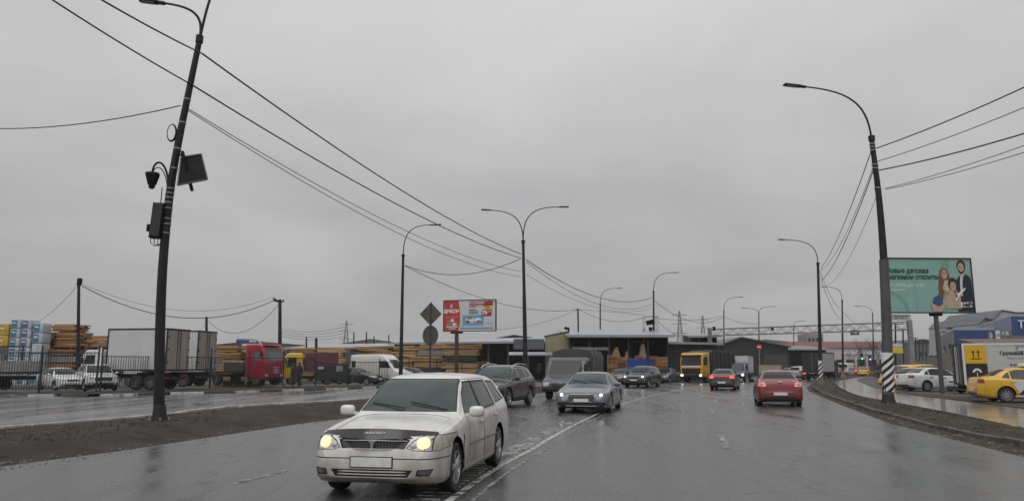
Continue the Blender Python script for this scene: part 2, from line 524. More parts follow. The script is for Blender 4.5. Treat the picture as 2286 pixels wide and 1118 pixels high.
# ------------------------------------------------------------------ vehicles: lofted car bodies
INDIC = M('indicator_lens', (0.34, 0.31, 0.27), rough=0.1, spec=0.7, var=0.35, scale=14)
WAGON = dict(L=4.64, W=1.72, H=1.51, fo=0.86, wb=2.70, wr=0.315,
    top=[(0, .50), (.03, .60), (.07, .685), (.13, .775), (.35, .83), (.8, .905), (1.22, .968), (1.62, 1.21), (2.0, 1.425), (2.3, 1.485), (2.9, 1.51), (3.6, 1.49), (4.2, 1.44), (4.38, 1.38), (4.52, 1.05), (4.60, .88), (4.64, .6)],
    belt=[(0, .48), (.13, .71), (.5, .785), (1.22, .88), (2.3, .925), (3.6, .965), (4.35, .99), (4.55, .9), (4.64, .58)],
    rail=[(0, .86), (.3, .83), (1.22, .80), (2.0, .68), (2.6, .655), (3.8, .655), (4.38, .65), (4.55, .74), (4.64, .8)],
    c0=.70, rf=.55, c1=.84, rr=.4,
    ws=(.985, .70, 1.425, .555), rw=(1.0, .62, 1.385, .53),
    wins=[[(1.50, .925), (2.42, .965), (2.42, 1.39), (2.08, 1.385), (1.80, 1.22)],
          [(2.50, .965), (3.42, 1.0), (3.36, 1.39), (2.50, 1.39)],
          [(3.52, 1.01), (4.22, 1.06), (4.02, 1.36), (3.47, 1.385)]],
    doors=[[(1.32, .30), (2.45, .30), (2.46, 1.42), (2.02, 1.42), (1.30, .885)], [(2.46, .30), (3.18, .30), (3.42, .62), (3.47, .95), (3.42, 1.42), (2.47, 1.42)]],
    hood=[(.13, .66), (1.20, .67)],
    head=[(.42, .62), (.52, .592), (.74, .585), (.74, .772), (.62, .772), (.50, .71)], indicator=[(.741, .585), (.80, .585), (.875, .62), (.855, .765), (.741, .775)], seam=.492,
    grille=[(-.40, .61), (.40, .61), (.46, .715), (.30, .735), (-.30, .735), (-.46, .715)],
    intake=[(-.46, .285), (.46, .285), (.52, .37), (-.52, .37)],
    fog=[(.56, .30), (.72, .305), (.76, .385), (.58, .375)],
    tail=[(.58, .80), (.86, .80), (.84, 1.03), (.66, 1.03)], tailg=.35)
SEDAN = dict(L=4.55, W=1.76, H=1.46, fo=0.88, wb=2.62, wr=0.315,
    top=[(0, .50), (.03, .60), (.08, .68), (.16, .75), (.5, .84), (.9, .91), (1.30, .97), (1.75, 1.23), (2.1, 1.385), (2.45, 1.445), (2.9, 1.46), (3.3, 1.42), (3.62, 1.30), (3.98, 1.10), (4.15, 1.07), (4.42, 1.05), (4.49, .92), (4.52, .75), (4.55, .58)],
    belt=[(0, .48), (.16, .66), (.6, .77), (1.30, .88), (2.3, .93), (3.6, .98), (4.3, .99), (4.49, .86), (4.55, .56)],
    rail=[(0, .86), (.3, .82), (1.30, .78), (2.1, .66), (2.6, .635), (3.3, .64), (3.98, .72), (4.3, .78), (4.55, .85)],
    c0=.72, rf=.5, c1=.80, rr=.42,
    ws=(.995, .68, 1.385, .54), rw=(1.11, .62, 1.385, .52),
    wins=[[(1.58, .935), (2.42, .965), (2.42, 1.36), (2.15, 1.355), (1.88, 1.21)],
          [(2.50, .965), (3.25, .995), (3.25, 1.30), (3.0, 1.36), (2.50, 1.365)],
          [(3.31, 1.0), (3.62, 1.03), (3.42, 1.22), (3.31, 1.27)]],
    doors=[[(1.36, .30), (2.45, .30), (2.46, 1.40), (2.10, 1.40), (1.34, .9)], [(2.46, .30), (3.05, .30), (3.28, .62), (3.32, .97), (3.28, 1.36), (2.47, 1.40)]],
    hood=[(.16, .68), (1.28, .68)],
    head=[(.46, .60), (.80, .585), (.88, .66), (.85, .74), (.52, .70)],
    grille=[(-.40, .58), (.40, .58), (.44, .70), (-.44, .70)],
    intake=[(-.55, .28), (.55, .28), (.60, .40), (-.60, .40)],
    fog=[(.62, .30), (.74, .31), (.76, .39), (.64, .39)],
    tail=[(.52, .80), (.88, .80), (.86, .98), (.56, 1.0)], tailg=.25)
LIFT = dict(L=4.97, W=1.91, H=1.42, fo=0.93, wb=2.92, wr=0.345,
    top=[(0, .46), (.03, .58), (.08, .66), (.16, .72), (.5, .80), (1.0, .88), (1.45, .945), (1.9, 1.19), (2.3, 1.355), (2.7, 1.41), (3.1, 1.42), (3.6, 1.375), (4.1, 1.22), (4.6, 1.05), (4.82, 1.01), (4.90, .88), (4.94, .7), (4.97, .55)],
    belt=[(0, .44), (.16, .63), (.6, .735), (1.45, .86), (2.5, .91), (3.8, .955), (4.6, .96), (4.9, .8), (4.97, .54)],
    rail=[(0, .86), (.3, .82), (1.45, .78), (2.3, .66), (2.8, .63), (3.5, .63), (4.2, .67), (4.7, .76), (4.97, .85)],
    c0=.70, rf=.6, c1=.78, rr=.5,
    ws=(.965, .72, 1.365, .565), rw=(1.06, .62, 1.36, .54),
    wins=[[(1.75, .91), (2.62, .94), (2.62, 1.335), (2.35, 1.33), (2.05, 1.17)],
          [(2.69, .94), (3.55, .965), (3.55, 1.27), (3.2, 1.335), (2.69, 1.34)],
          [(3.61, .97), (4.05, .99), (3.72, 1.21), (3.61, 1.245)]],
    doors=[[(1.50, .28), (2.64, .28), (2.65, 1.37), (2.3, 1.36), (1.48, .88)], [(2.66, .28), (3.4, .28), (3.62, .62), (3.62, 1.30), (2.66, 1.37)]],
    hood=[(.15, .74), (1.42, .72)],
    head=[(.52, .62), (.64, .585), (.88, .59), (.95, .66), (.92, .70), (.60, .675)],
    grille=[(-.38, .42), (.38, .42), (.46, .55), (.40, .665), (-.40, .665), (-.46, .55)],
    intake=[(-.85, .26), (.85, .26), (.82, .385), (-.82, .385)],
    fog=None,
    tail=[(.50, .78), (.95, .78), (.93, .93), (.55, .92)], tailg=.2)
SUV = dict(L=4.65, W=1.88, H=1.68, fo=0.90, wb=2.76, wr=0.365,
    top=[(0, .58), (.03, .72), (.07, .84), (.15, .93), (.5, .995), (.9, 1.04), (1.25, 1.09), (1.68, 1.37), (2.05, 1.585), (2.4, 1.655), (2.9, 1.68), (3.6, 1.655), (4.15, 1.59), (4.30, 1.50), (4.48, 1.15), (4.58, 1.0), (4.62, .8), (4.65, .65)],
    belt=[(0, .56), (.15, .82), (.5, .91), (1.25, .99), (2.3, 1.05), (3.6, 1.09), (4.3, 1.12), (4.55, 1.0), (4.65, .62)],
    rail=[(0, .88), (.3, .84), (1.25, .81), (2.05, .70), (2.6, .675), (3.8, .67), (4.3, .67), (4.5, .76), (4.65, .84)],
    c0=.74, rf=.5, c1=.82, rr=.42,
    ws=(1.11, .75, 1.585, .62), rw=(1.15, .66, 1.52, .56),
    wins=[[(1.55, 1.055), (2.42, 1.09), (2.42, 1.55), (2.10, 1.545), (1.82, 1.37)],
          [(2.50, 1.09), (3.40, 1.12), (3.32, 1.54), (2.50, 1.555)],
          [(3.48, 1.13), (4.02, 1.17), (3.85, 1.47), (3.42, 1.53)]],
    doors=[[(1.38, .40), (2.45, .40), (2.46, 1.58), (2.08, 1.58), (1.36, 1.0)], [(2.46, .40), (3.1, .40), (3.36, .72), (3.44, 1.08), (3.38, 1.58), (2.47, 1.58)]],
    hood=[(.15, .76), (1.22, .72)],
    head=[(.52, .78), (.85, .76), (.93, .84), (.90, .92), (.55, .87)],
    grille=[(-.46, .62), (.46, .62), (.50, .86), (-.50, .86)],
    intake=[(-.6, .36), (.6, .36), (.64, .50), (-.64, .50)],
    fog=[(.68, .40), (.82, .40), (.82, .52), (.70, .52)],
    tail=[(.58, .92), (.93, .92), (.90, 1.12), (.64, 1.12)], tailg=.45, clad=True)

SEATM = M('seat_cloth', (0.050, 0.049, 0.047), rough=.9, var=.2)
def wheel_data(r, w, kind, lo=False):
    """tyre mesh and rim mesh, axle along y, outer face towards -y"""
    n = 14 if lo else 28
    t = MB().lathe([(r * .66, -w / 2 + .01), (r * .90, -w / 2), (r * .975, -w * .42), (r, -w * .25), (r, w * .25), (r * .975, w * .42), (r * .9, w / 2), (r * .62, w / 2 - .02), (r * .62, -w / 2 + .05), (r * .66, -w / 2 + .01)], axis='y', n=n)
    rim = MB()
    rr = r * .67
    rim.lathe([(rr, -w / 2 + .005), (rr * .93, -w / 2 + .008), (rr * .88, -w / 2 + .05)], axis='y', n=n)
    if kind == 'spoke':
        for k in range(5):
            for dlt in (-.13, .13):
                a = 2 * math.pi * k / 5 + .3 + dlt
                rim.beam((.03 * math.cos(a), -w / 2 + .03, .03 * math.sin(a)), (rr * .93 * math.cos(a), -w / 2 + .022, rr * .93 * math.sin(a)), .022, .05)
    elif kind == 'cover':
        for k in range(9):
            a = 2 * math.pi * k / 9
            rim.beam((.05 * math.cos(a), -w / 2 + .02, .05 * math.sin(a)), (rr * .93 * math.cos(a), -w / 2 + .02, rr * .93 * math.sin(a)), .03, .055)
    else:
        for k in range(8):
            a = 2 * math.pi * k / 8
            rim.beam((.05 * math.cos(a), -w / 2 + .05, .05 * math.sin(a)), (rr * .93 * math.cos(a), -w / 2 + .05, rr * .93 * math.sin(a)), .02, .09)
    rim.lathe([(0.001, -w / 2 + .008), (rr * .2, -w / 2 + .01), (rr * .24, -w / 2 + .05)], axis='y', n=10)
    rim.cur = 1
    rim.lathe([(rr * .9, -w / 2 + .07), (.001, -w / 2 + .085)], axis='y', n=n)
    return t, rim

WH = {}
def add_wheel(root, x, y, r, w, kind='spoke', lo=False, mat=None, steer=0.0):
    key = (r, w, kind, lo, mat.name if mat else '')
    if key not in WH:
        t, rim = wheel_data(r, w, kind, lo)
        to = t.build('wheel', RUBBER, None, 40); ro = rim.build('rim', [mat or RIM, UNDER], None, 40)
        WH[key] = (to.data, ro.data)
        bpy.data.objects.remove(to); bpy.data.objects.remove(ro)
    a = link(bpy.data.objects.new('wheel', WH[key][0]), root)
    b = link(bpy.data.objects.new('rim', WH[key][1]), a)
    a.location = (x, y, r)
    a.rotation_euler = (0, rnd.uniform(0, 3), 0) if y < 0 else (0, rnd.uniform(0, 3), math.pi)
    if steer: a.rotation_euler.z += steer
    return a

def mirror(poly):
    return [(-a, b) for a, b in poly][::-1]

def make_car(S, name, label, cat, loc, rz, paintm, group=None, res=1.0, front=True, rear=True, head_lit=None, tail_lit=False,
             wheel='spoke', rails=False, trim=None, doors=True, glass=None, lens=None, tailm=None, panels=True, rimmat=None, mirror_mat=None, doorm=None):
    root = thing(name, label, cat, loc, rz, group)
    L, W, H, fo, wb = S['L'], S['W'], S['H'], S['fo'], S['wb']
    xf = fo + wb / 2                                   # local X = xf - x
    fy = (W / 2)
    top, belt, rail = interp(S['top']), interp(S['belt']), interp(S['rail'])
    glass = glass or (CGLASS if res >= 1.0 else GLASS)
    zb0 = .17 if not S.get('clad') else .24
    ns = int(64 * res); nr = 4 if res > .7 else 3
    xs = []
    for i in range(ns + 1):
        t = i / ns
        xs.append(L * (t * .55 + (.5 - .5 * math.cos(math.pi * t)) * .45))
    xs = sorted(set([round(x, 4) for x in xs] + [.008, .03, .07, .13, L - .01, L - .03, L - .07]))
    rings = []
    for x in xs:
        df, dr = x, L - x
        w = fy
        if df < S['rf']: w = fy * (S['c0'] + (1 - S['c0']) * math.sqrt(max(0, 1 - (1 - df / S['rf']) ** 2)))
        if dr < S['rr']: w = min(w, fy * (S['c1'] + (1 - S['c1']) * math.sqrt(max(0, 1 - (1 - dr / S['rr']) ** 2))))
        zb = zb0 + .10 * max(0, 1 - df / .35) ** 2 + .14 * max(0, 1 - dr / .5) ** 2
        zt = top(x)
        zl = min(belt(x), zt - .025)
        crown = .055
        ze = max(zl + .006, zt - crown)
        wr = min(rail(x) * fy, w - .085)
        hgt = max(0.0, ze - zl)
        P = [(0, zb), (w - .16, zb), (w - .035, zb + .05), (w - .004, zb + .22 * (zl - zb)), (w, zb + .55 * (zl - zb)), (w - .012, zb + .82 * (zl - zb)),
             (w - .045, zl), ((w - .05) * .5 + wr * .5 + .012 * min(1, hgt * 4), zl * .5 + ze * .5 + .006), (wr, ze), (wr * .62, zt - crown * .22), (0, zt)]
        half = catmull(P, nr)
        ring = [(-y, z) for y, z in half[1:-1]][::-1]
        ring = [(y, z) for y, z in half] + ring
        rings.append([(xf - x, y, z) for y, z in ring])
    bm = bmesh.new()
    V = [[bm.verts.new(p) for p in r] for r in rings]
    k = len(V[0])
    for i in range(len(V) - 1):
        for j in range(k):
            bm.faces.new((V[i][j], V[i][(j + 1) % k], V[i + 1][(j + 1) % k], V[i + 1][j]))
    bm.faces.new(V[0][::-1]); bm.faces.new(V[-1])
    bmesh.ops.recalc_face_normals(bm, faces=bm.faces)
    if bm.calc_volume(signed=True) < 0: bmesh.ops.reverse_faces(bm, faces=bm.faces[:])
    bm.normal_update()
    def X(poly): return [(xf - a, b) for a, b in poly]
    # wheel arches
    ra = S['wr'] + (.055 if not S.get('clad') else .075)
    for ax in (wb / 2, -wb / 2):
        circ = [(ax + ra * math.cos(a), S['wr'] + .02 + ra * math.sin(a)) for a in [2 * math.pi * q / 20 for q in range(20)]]
        f = cut(bm, circ, 'y', lambda c, n: abs(c.y) > fy * .55)
        bmesh.ops.delete(bm, geom=f, context='FACES')
    # glazing
    z0, w0, z1, w1 = S['ws']
    ow = [(-w0, z0), (w0, z0), (w1, z1), (-w1, z1)]
    f = cut(bm, ow, 'x', lambda c, n: n.x > .2 and c.x > -.2 and c.z > z0 - .05)
    extract(bm, f, 'windscreen', [glass, SEAL], root, .018, -.006)
    z0r, w0r, z1r, w1r = S['rw']
    f = cut(bm, [(-w0r, z0r), (w0r, z0r), (w1r, z1r), (-w1r, z1r)], 'x', lambda c, n: n.x < -.12 and c.x < -.2 and c.z > z0r - .05)
    extract(bm, f, 'rear_window', [GLASSD, SEAL], root, .02, -.006)
    sides = (1, -1)
    for sg in sides:
        for poly in S['wins']:
            f = cut(bm, X(poly), 'y', lambda c, n: n.y * sg > .3 and c.y * sg > .2)
            extract(bm, f, 'side_window', [glass if poly is S['wins'][0] else GLASSD, trim or SEAL], root, .02, -.008)
        (xa, za), (xb, zb_) = S['wins'][0][1], S['wins'][1][0]
        zt1 = max(p[1] for p in S['wins'][0]); zt2 = max(p[1] for p in S['wins'][1])
        f = cut(bm, X([(xa + .001, za), (xb - .001, zb_), (xb - .001, zt2), (xa + .001, zt1)]), 'y', lambda c, n: n.y * sg > .3 and c.y * sg > .2)
        extract(bm, f, 'door_pillar', [SEAL], root)
        if doors:
            for poly in S['doors']:
                f = cut(bm, X(poly), 'y', lambda c, n: n.y * sg > .2 and c.y * sg > .3)
                d = extract(bm, f, 'door', [doorm or paintm, SEAL], root, .006 if res > .9 else .009, -.004)
                if d:
                    xm = sum(p[0] for p in poly) / len(poly); xr = max(p[0] for p in poly) - .12
                    zz = belt(xm) - .10
                    MB().box((xf - xr + .03, sg * (fy + .004), zz), (.20, .034, .032), bev=.01).build('handle', paintm if res > .9 else BLACKP, d, 40)
    # front end
    if front:
        def fc(c, n): return n.x > .08 and c.x > xf - .75
        for nm, key, mt, g, dp in (('grille', 'grille', BLACKP, .012, -.02), ('intake', 'intake', BLACKP, .01, -.02)):
            if S.get(key):
                f = cut(bm, S[key], 'x', fc)
                extract(bm, f, nm, [mt, SEAL], root, g, dp)
        for sg in sides:
            poly = S['head'] if sg > 0 else mirror(S['head'])
            f = cut(bm, poly, 'x', lambda c, n: n.x > .02 and c.x > xf - .8)
            cen = None
            if f:
                best = max(f, key=lambda q: q.calc_center_median().x * .3 - abs(abs(q.calc_center_median().y) - (min(abs(p[0]) for p in poly) + .17)) * 2)
                cen, nrm = best.calc_center_median().copy(), best.normal.copy()
            h = extract(bm, f, 'headlight', [lens or LENS, SEAL], root, .010, -.004)
            if h and cen:
                hh = (max(p[1] for p in poly) - min(p[1] for p in poly)) / 2 * .74
                zc = (max(p[1] for p in poly) + min(p[1] for p in poly)) / 2
                o = MB().ellipsoid((0, 0, 0), (hh * 1.12, hh * .92, .022)).build('lamp_bulb' if not head_lit else 'lit_lamp', head_lit or LENS, h, 60)
                o.location = (cen.x - .004, cen.y, zc)
                o.rotation_euler = nrm.to_track_quat('Z', 'Y').to_euler()
            if S.get('indicator'):
                poly = S['indicator'] if sg > 0 else mirror(S['indicator'])
                f = cut(bm, poly, 'x', lambda c, n: n.x > .0 and c.x > xf - .9)
                extract(bm, f, 'indicator', [INDIC, SEAL], root, .008, -.004)
            if S.get('fog'):
                poly = S['fog'] if sg > 0 else mirror(S['fog'])
                f = cut(bm, poly, 'x', fc)
                extract(bm, f, 'fog_light', [LENSD, SEAL], root, .012, -.012)
        if S.get('seam'):
            f = cut(bm, [(-1, S['seam']), (1, S['seam']), (1, S['seam'] + .013), (-1, S['seam'] + .013)], 'x', lambda c, n: n.x > .03 and c.x > xf - .5)
            extract(bm, f, 'bumper_seam', [SEAL], root)
        if panels:
            (h0, hw0), (h1, hw1) = S['hood']
            poly = [(xf - h0, -hw0), (xf - h0, hw0), (xf - h1, hw1), (xf - h1, -hw1)]
            f = cut(bm, poly, 'z', lambda c, n: n.z > .3 and c.z > .5)
            extract(bm, f, 'hood', [paintm, SEAL], root, .007, -.004)
        np_ = MB().box((xf + .008, 0, .455 if not S.get('clad') else .58), (.012, .52, .112), bev=.004).build('number_plate', PLATE, root)
        MB().box((xf + .002, 0, .455 if not S.get('clad') else .58), (.012, .55, .135), bev=.004).build('plate_frame', BLACKP, np_)
    if rear:
        for sg in sides:
            poly = S['tail'] if sg > 0 else mirror(S['tail'])
            f = cut(bm, poly, 'x', lambda c, n: n.x < -.02 and c.x < xf - L + S['tailg'])
            extract(bm, f, 'tail_light', [tailm or (REDLIT if tail_lit else REDL), SEAL], root, .01, -.003)
        zt_ = S['tail'][0][1]
        lid = [(-.56, zt_ - .22), (.56, zt_ - .22), (.54, min(zt_ + .18, z0r - .06)), (-.54, min(zt_ + .18, z0r - .06))]
        f = cut(bm, lid, 'x', lambda c, n: n.x < -.1 and c.x < xf - L + .5)
        if panels:
            extract(bm, f, 'boot_lid', [paintm, SEAL], root, .008, -.004)
        f = cut(bm, [(-.62, .30), (.62, .30), (.58, .40), (-.58, .40)], 'x', lambda c, n: n.x < -.1 and c.x < xf - L + .5)
        extract(bm, f, 'bumper_insert', [BLACKP, SEAL], root, .008, -.004)
        MB().box((xf - L - .010, 0, .52), (.012, .52, .112), bev=.004).build('number_plate', PLATE, root)
    if S.get('clad'):                                   # dark lower cladding
        f = [q for q in bm.faces if q.calc_center_median().z < .42]
        extract(bm, f, 'lower_cladding', [BLACKP], root)
    me = bpy.data.meshes.new('body')
    bm.to_mesh(me); bm.free()
    mesh_obj('body', me, [paintm], root, 38)
    u = MB()
    u.box((xf - L / 2, 0, .42), (L - .5, W - .62, .44)).box((0, 0, .32), (wb - .8, W - .34, .22))
    u.build('underbody', UNDER, root)
    for sx in (1, -1):
        for sy in (1, -1):
            add_wheel(root, sx * wb / 2, sy * (fy - .115), S['wr'], .205, wheel, res < .7, rimmat)
    for sg in sides:                                    # door mirrors
        xm = xf - S['wins'][0][0][0] - .02
        zm = S['wins'][0][0][1] + .06
        b = MB().ellipsoid((xm, sg * (fy + .095), zm), (.075, .105, .075), p=3.2)
        b.beam((xm, sg * (fy - .07), zm - .05), (xm, sg * (fy + .03), zm - .03), .05, .04)
        mo = b.build('door_mirror', mirror_mat or paintm, root, 50)
        MB().box((xm - .073, sg * (fy + .095), zm), (.006, .17, .11), bev=.002).build('mirror_glass', GLASSD, mo)
    if rails:
        for sg in sides:
            pts = [(xf - a, sg * (.70 * fy), top(a) + dz) for a, dz in ((1.95, -.02), (2.15, .035), (2.8, .045), (3.6, .045), (3.95, .03), (4.1, -.02))]
            MB().tube(catmull(pts, 4), .020, 6).build('roof_rail', CHROME, root, 60)
    if res >= 1.0:                                      # cabin seen through the glass
        zs_ = zb0 + .30
        MB().box((0, 0, zs_ - .08), (2.6, W - .36, .10)).build('cabin_floor', UNDER, root)
        xw = xf - S['wins'][0][0][0]
        MB().box((xw - .02, 0, S['ws'][0] - .15), (.50, W - .44, .16), bev=.06).build('dashboard', UNDER, root, 40)
        for xx in (xw - .75, xw - 1.65):
            for yy in ((-.38, .38) if xx > xw - 1 else (-.42, 0, .42)):
                se = MB().box((xx, yy, zs_ + .34), (.14, .46 if xx > xw - 1 else .40, .62), Matrix.Rotation(R(-12), 3, 'Y'), bev=.05).build('seat', SEATM, root, 40)
                MB().box((xx - .10, yy, zs_ + .76), (.09, .24, .18), bev=.035).build('headrest', SEATM, se, 40)
        MB().tube([(xw - .12 + .06 * math.cos(a), .38 + .18 * math.sin(a), S['ws'][0] - .02 + .17 * math.cos(a)) for a in [2 * math.pi * i / 18 for i in range(19)]], .014, 6, cap=False).build('steering_wheel', UNDER, root, 60)
        MB().box((xf - S['ws'][2] * 0 - (S['wins'][0][3][0] - .02), 0, S['ws'][2] - .10), (.03, .22, .07), bev=.015).build('rear_view_mirror', UNDER, root)
    # wipers resting along the foot of the windscreen
    zc = S['ws'][0]
    x0_ = next(x for x in xs if top(x) > zc + .015)
    for ya, yb in ((.58, .02), (-.02, -.56)):
        pts = []
        for q in range(7):
            y = ya + (yb - ya) * q / 6
            x = x0_ + .02 + .12 * q / 6 + .10 * abs(y) ** 2
            pts.append((xf - x + .01, y, top(x) + .014 - .055 * (abs(y) / .6) ** 2 * .8))
        MB().tube(pts, .009, 5).build('wiper', SEAL, root)
    return root

def head_rz(a_deg, towards=True):
    """rotation for a vehicle on a line a_deg to the right of straight ahead"""
    a = R(a_deg)
    d = (-math.sin(a), -math.cos(a)) if towards else (math.sin(a), math.cos(a))
    return math.atan2(d[1], d[0])
# ------------------------------------------------------------------ ground, roads, verges
rs = np.random.RandomState(3)
_tab = rs.rand(64, 64)
def vnoise(x, y):
    xi, yi = math.floor(x), math.floor(y)
    fx, fy = x - xi, y - yi
    fx, fy = fx * fx * (3 - 2 * fx), fy * fy * (3 - 2 * fy)
    g = lambda a, b: _tab[a % 64, b % 64]
    return (g(xi, yi) * (1 - fx) + g(xi + 1, yi) * fx) * (1 - fy) + (g(xi, yi + 1) * (1 - fx) + g(xi + 1, yi + 1) * fx) * fy
def fbm(x, y, o=4):
    s, a, t = 0, .5, 0
    for _ in range(o):
        s += a * vnoise(x, y); t += a; x, y, a = x * 2.1 + 5, y * 2.1 + 3, a * .5
    return s / t - .5

def sheet(name, pts, z, mat, kind='structure'):
    bm = bmesh.new()
    f = bm.faces.new([bm.verts.new((p[0], p[1], z)) for p in pts])
    bmesh.ops.triangulate(bm, faces=[f])
    bmesh.ops.recalc_face_normals(bm, faces=bm.faces)
    if sum(f.normal.z for f in bm.faces) < 0: bmesh.ops.reverse_faces(bm, faces=bm.faces)
    me = bpy.data.meshes.new(name); bm.to_mesh(me); bm.free()
    o = mesh_obj(name, me, mat); o['kind'] = kind
    return o

ASPH = asphalt('wet_asphalt', (0.050, 0.050, 0.049), (0.12, 0.42))
ASPH2 = asphalt('side_street_asphalt', (0.090, 0.089, 0.088), (0.10, 0.32), 9.0)
MUD = M('wet_mud', (0.027, 0.0225, 0.018), rough=0.8, spec=.2, var=0.5, scale=0.9, bump=0.6, bscale=10, wear=((0.046, 0.039, 0.031), 0.58, 1.3))
MUDR = M('verge_soil', (0.042, 0.031, 0.022), rough=0.8, spec=.2, var=0.4, scale=1.6, bump=0.9, bscale=16, wear=((0.020, 0.016, 0.013), 0.58, 3.0))
LOT = M('muddy_yard', (0.044, 0.038, 0.032), rough=0.55, spec=.3, var=0.5, scale=0.5, bump=0.5, bscale=9)
WATER = M('puddle_water', (0.25, 0.232, 0.21), rough=0.12, spec=0.6, var=0.3, scale=.5, bump=0.04, bscale=3)
CONC = M('kerb_concrete', (0.19, 0.185, 0.175), rough=0.7, var=0.45, scale=2, bump=0.3, wpos=True)
DIRTYK = M('dirty_kerb', (0.075, 0.068, 0.060), rough=0.75, var=0.55, scale=1.2, bump=0.4, wpos=True, wear=((.16, .15, .135), .60, 2.5))
CONC2 = M('pale_kerb_concrete', (0.34, 0.33, 0.315), rough=0.7, var=0.4, scale=2, bump=0.3, wpos=True)
KWHITE = M('kerb_white_paint', (0.46, 0.455, 0.44), rough=0.6, var=0.25, scale=4, wear=((0.13, 0.12, 0.11), 0.55, 3), wpos=True)
KDARK = M('kerb_dark_paint', (0.050, 0.048, 0.046), rough=0.6, var=0.4, scale=4, wear=((0.16, 0.15, 0.14), 0.62, 3), wpos=True)
PAINTW = M('worn_road_paint', (0.40, 0.40, 0.375), rough=0.4, var=0.25, scale=3, wear=((0.040, 0.040, 0.039), 0.53, 5.0), wpos=True)
PAINTW2 = M('very_worn_road_paint', (0.30, 0.30, 0.29), rough=0.4, wear=((0.040, 0.040, 0.039), 0.47, 5.0), wpos=True)

sheet('ground', [(-3000, -600), (3000, -600), (3000, 5500), (-3000, 5500)], -0.03, LOT)

M0 = [(-14.4, -10)] + [G(*p)[:2] for p in ((0, 1041), (266, 1006), (465, 976), (665, 946), (900, 918), (1200, 878), (1380, 860), (1520, 848), (1600, 843))]
M1 = [(-21.5, -10)] + [G(*p)[:2] for p in ((0, 971), (332, 941), (532, 918), (760, 903), (960, 887), (1200, 866), (1380, 852.5), (1520, 844), (1600, 840))]
K0 = [G(*p)[:2] for p in ((62, 885), (113, 884), (156, 884.5), (259, 883), (332, 881), (499, 877), (665, 871.5), (760, 868.5), (850, 864.5), (1000, 857), (1190, 846.5), (1400, 838.5), (1520, 834.5))]
E0 = [G(*p)[:2] for p in ((2560, 1093), (2286, 1020), (2127, 980), (2060, 963), (1993, 946), (1940, 927), (1880, 904), (1830, 884), (1801, 864), (1833, 845), (1887, 839), (1951, 832.5))]
E1 = [G(*p)[:2] for p in ((2560, 1062), (2286, 1000), (2140, 970), (2065, 951), (2000, 934), (1946, 920), (1891, 900), (1842, 882), (1815, 865), (1840, 847), (1890, 840.3), (1952, 833.5))]
E3 = [G(*p, .06)[:2] for p in ((2560, 1018), (2286, 957), (2207, 939), (2120, 921), (2047, 907), (1980, 894), (1927, 885), (1887, 871), (1866, 857), (1872, 848.5), (1913, 842.8), (1956, 835))]
E4 = [G(*p, .06)[:2] for p in ((2560, 946), (2286, 912), (2207, 903), (2127, 892), (2047, 883), (1993, 874), (1945, 862), (1921, 852), (1914, 848), (1919, 844.5), (1930, 842), (1960, 835.5))]

far = [G(1690, 835)[:2], G(1770, 830)[:2], (150, 330), (190, 330)]
sheet('road', M0 + far + E0[::-1] + [(4.2, -10)], 0.0, ASPH)
sheet('side_street', M1 + [G(1600, 836)[:2]] + K0[::-1] + [G(15, 876)[:2], (-60, 47), (-60, -10)], -0.006, ASPH2)

def strip(name, A, B, zA, zB, mat, n=5, nu=9, amp=.05, sc_=.7, edge=True, kind='structure', prof=None):
    """bumpy earth strip lofted between two border lines"""
    a, b = catmull(A, n), catmull(B, n)
    vs, fs = [], []
    for i in range(len(a)):
        for j in range(nu + 1):
            t = j / nu
            x, y = a[i][0] * (1 - t) + b[i][0] * t, a[i][1] * (1 - t) + b[i][1] * t
            e = min(1.0, 4 * t, 4 * (1 - t)) if edge else 1.0
            z = zA * (1 - t) + zB * t if prof is None else prof(t)
            z += amp * e * 2 * fbm(x * sc_, y * sc_)
            wob = .35 * (1 - e) * fbm(x * 1.3 + 9, y * 1.3) if edge else 0
            vs.append((x + wob, y + wob, z))
    w = nu + 1
    for i in range(len(a) - 1):
        for j in range(nu):
            fs.append((i * w + j, i * w + j + 1, (i + 1) * w + j + 1, (i + 1) * w + j))
    m = MB().add(vs, fs)
    me = bpy.data.meshes.new(name); me.from_pydata(m.v, [], m.f)
    bm = bmesh.new(); bm.from_mesh(me); bmesh.ops.recalc_face_normals(bm, faces=bm.faces)
    if sum(f.normal.z for f in bm.faces) < 0: bmesh.ops.reverse_faces(bm, faces=bm.faces)
    bm.to_mesh(me); bm.free()
    o = mesh_obj(name, me, mat, None, 50)
    o['kind'] = kind
    return o

med_prof = interp([(0, -.03), (.16, .02), (.30, .14), (.6, .19), (.9, .17), (1, .15)])
strip('median_strip', M0, M1, 0, 0, MUD, n=14, nu=16, amp=.085, sc_=.95, prof=lambda t: med_prof(t))
verge_prof = interp([(0, .12), (.25, .20), (.6, .18), (1, .03)])
strip('verge', E1, E3, 0, 0, MUDR, n=12, nu=14, amp=.06, sc_=.9, prof=lambda t: verge_prof(t))
gut_prof = interp([(0, -.015), (.5, .03), (1, .04)])
strip('gutter', E0, E1, 0, 0, MUDR, n=12, nu=6, amp=.035, sc_=1.6, prof=lambda t: gut_prof(t))
# standing water and the yard behind it
sheet('puddle', catmull(E3, 4) + catmull(E4, 4)[::-1], 0.075, WATER)
lot_edge = catmull(E4, 4)
yard = sheet('yard', lot_edge + [(150, 190), (160, 10), (60, 5)], 0.10, LOT)
bank_out = [(x + dx, y + dy) for (x, y), (dx, dy) in zip(E4, [(1.5, 4.2)] * 5 + [(3, 3.5)] * 2 + [(5, 0)] * 2 + [(6, -3)] * 2 + [(3, -3)])]
strip('yard_bank', E4, bank_out, .05, .135, MUDR, n=10, nu=12, amp=.06, sc_=1.2)

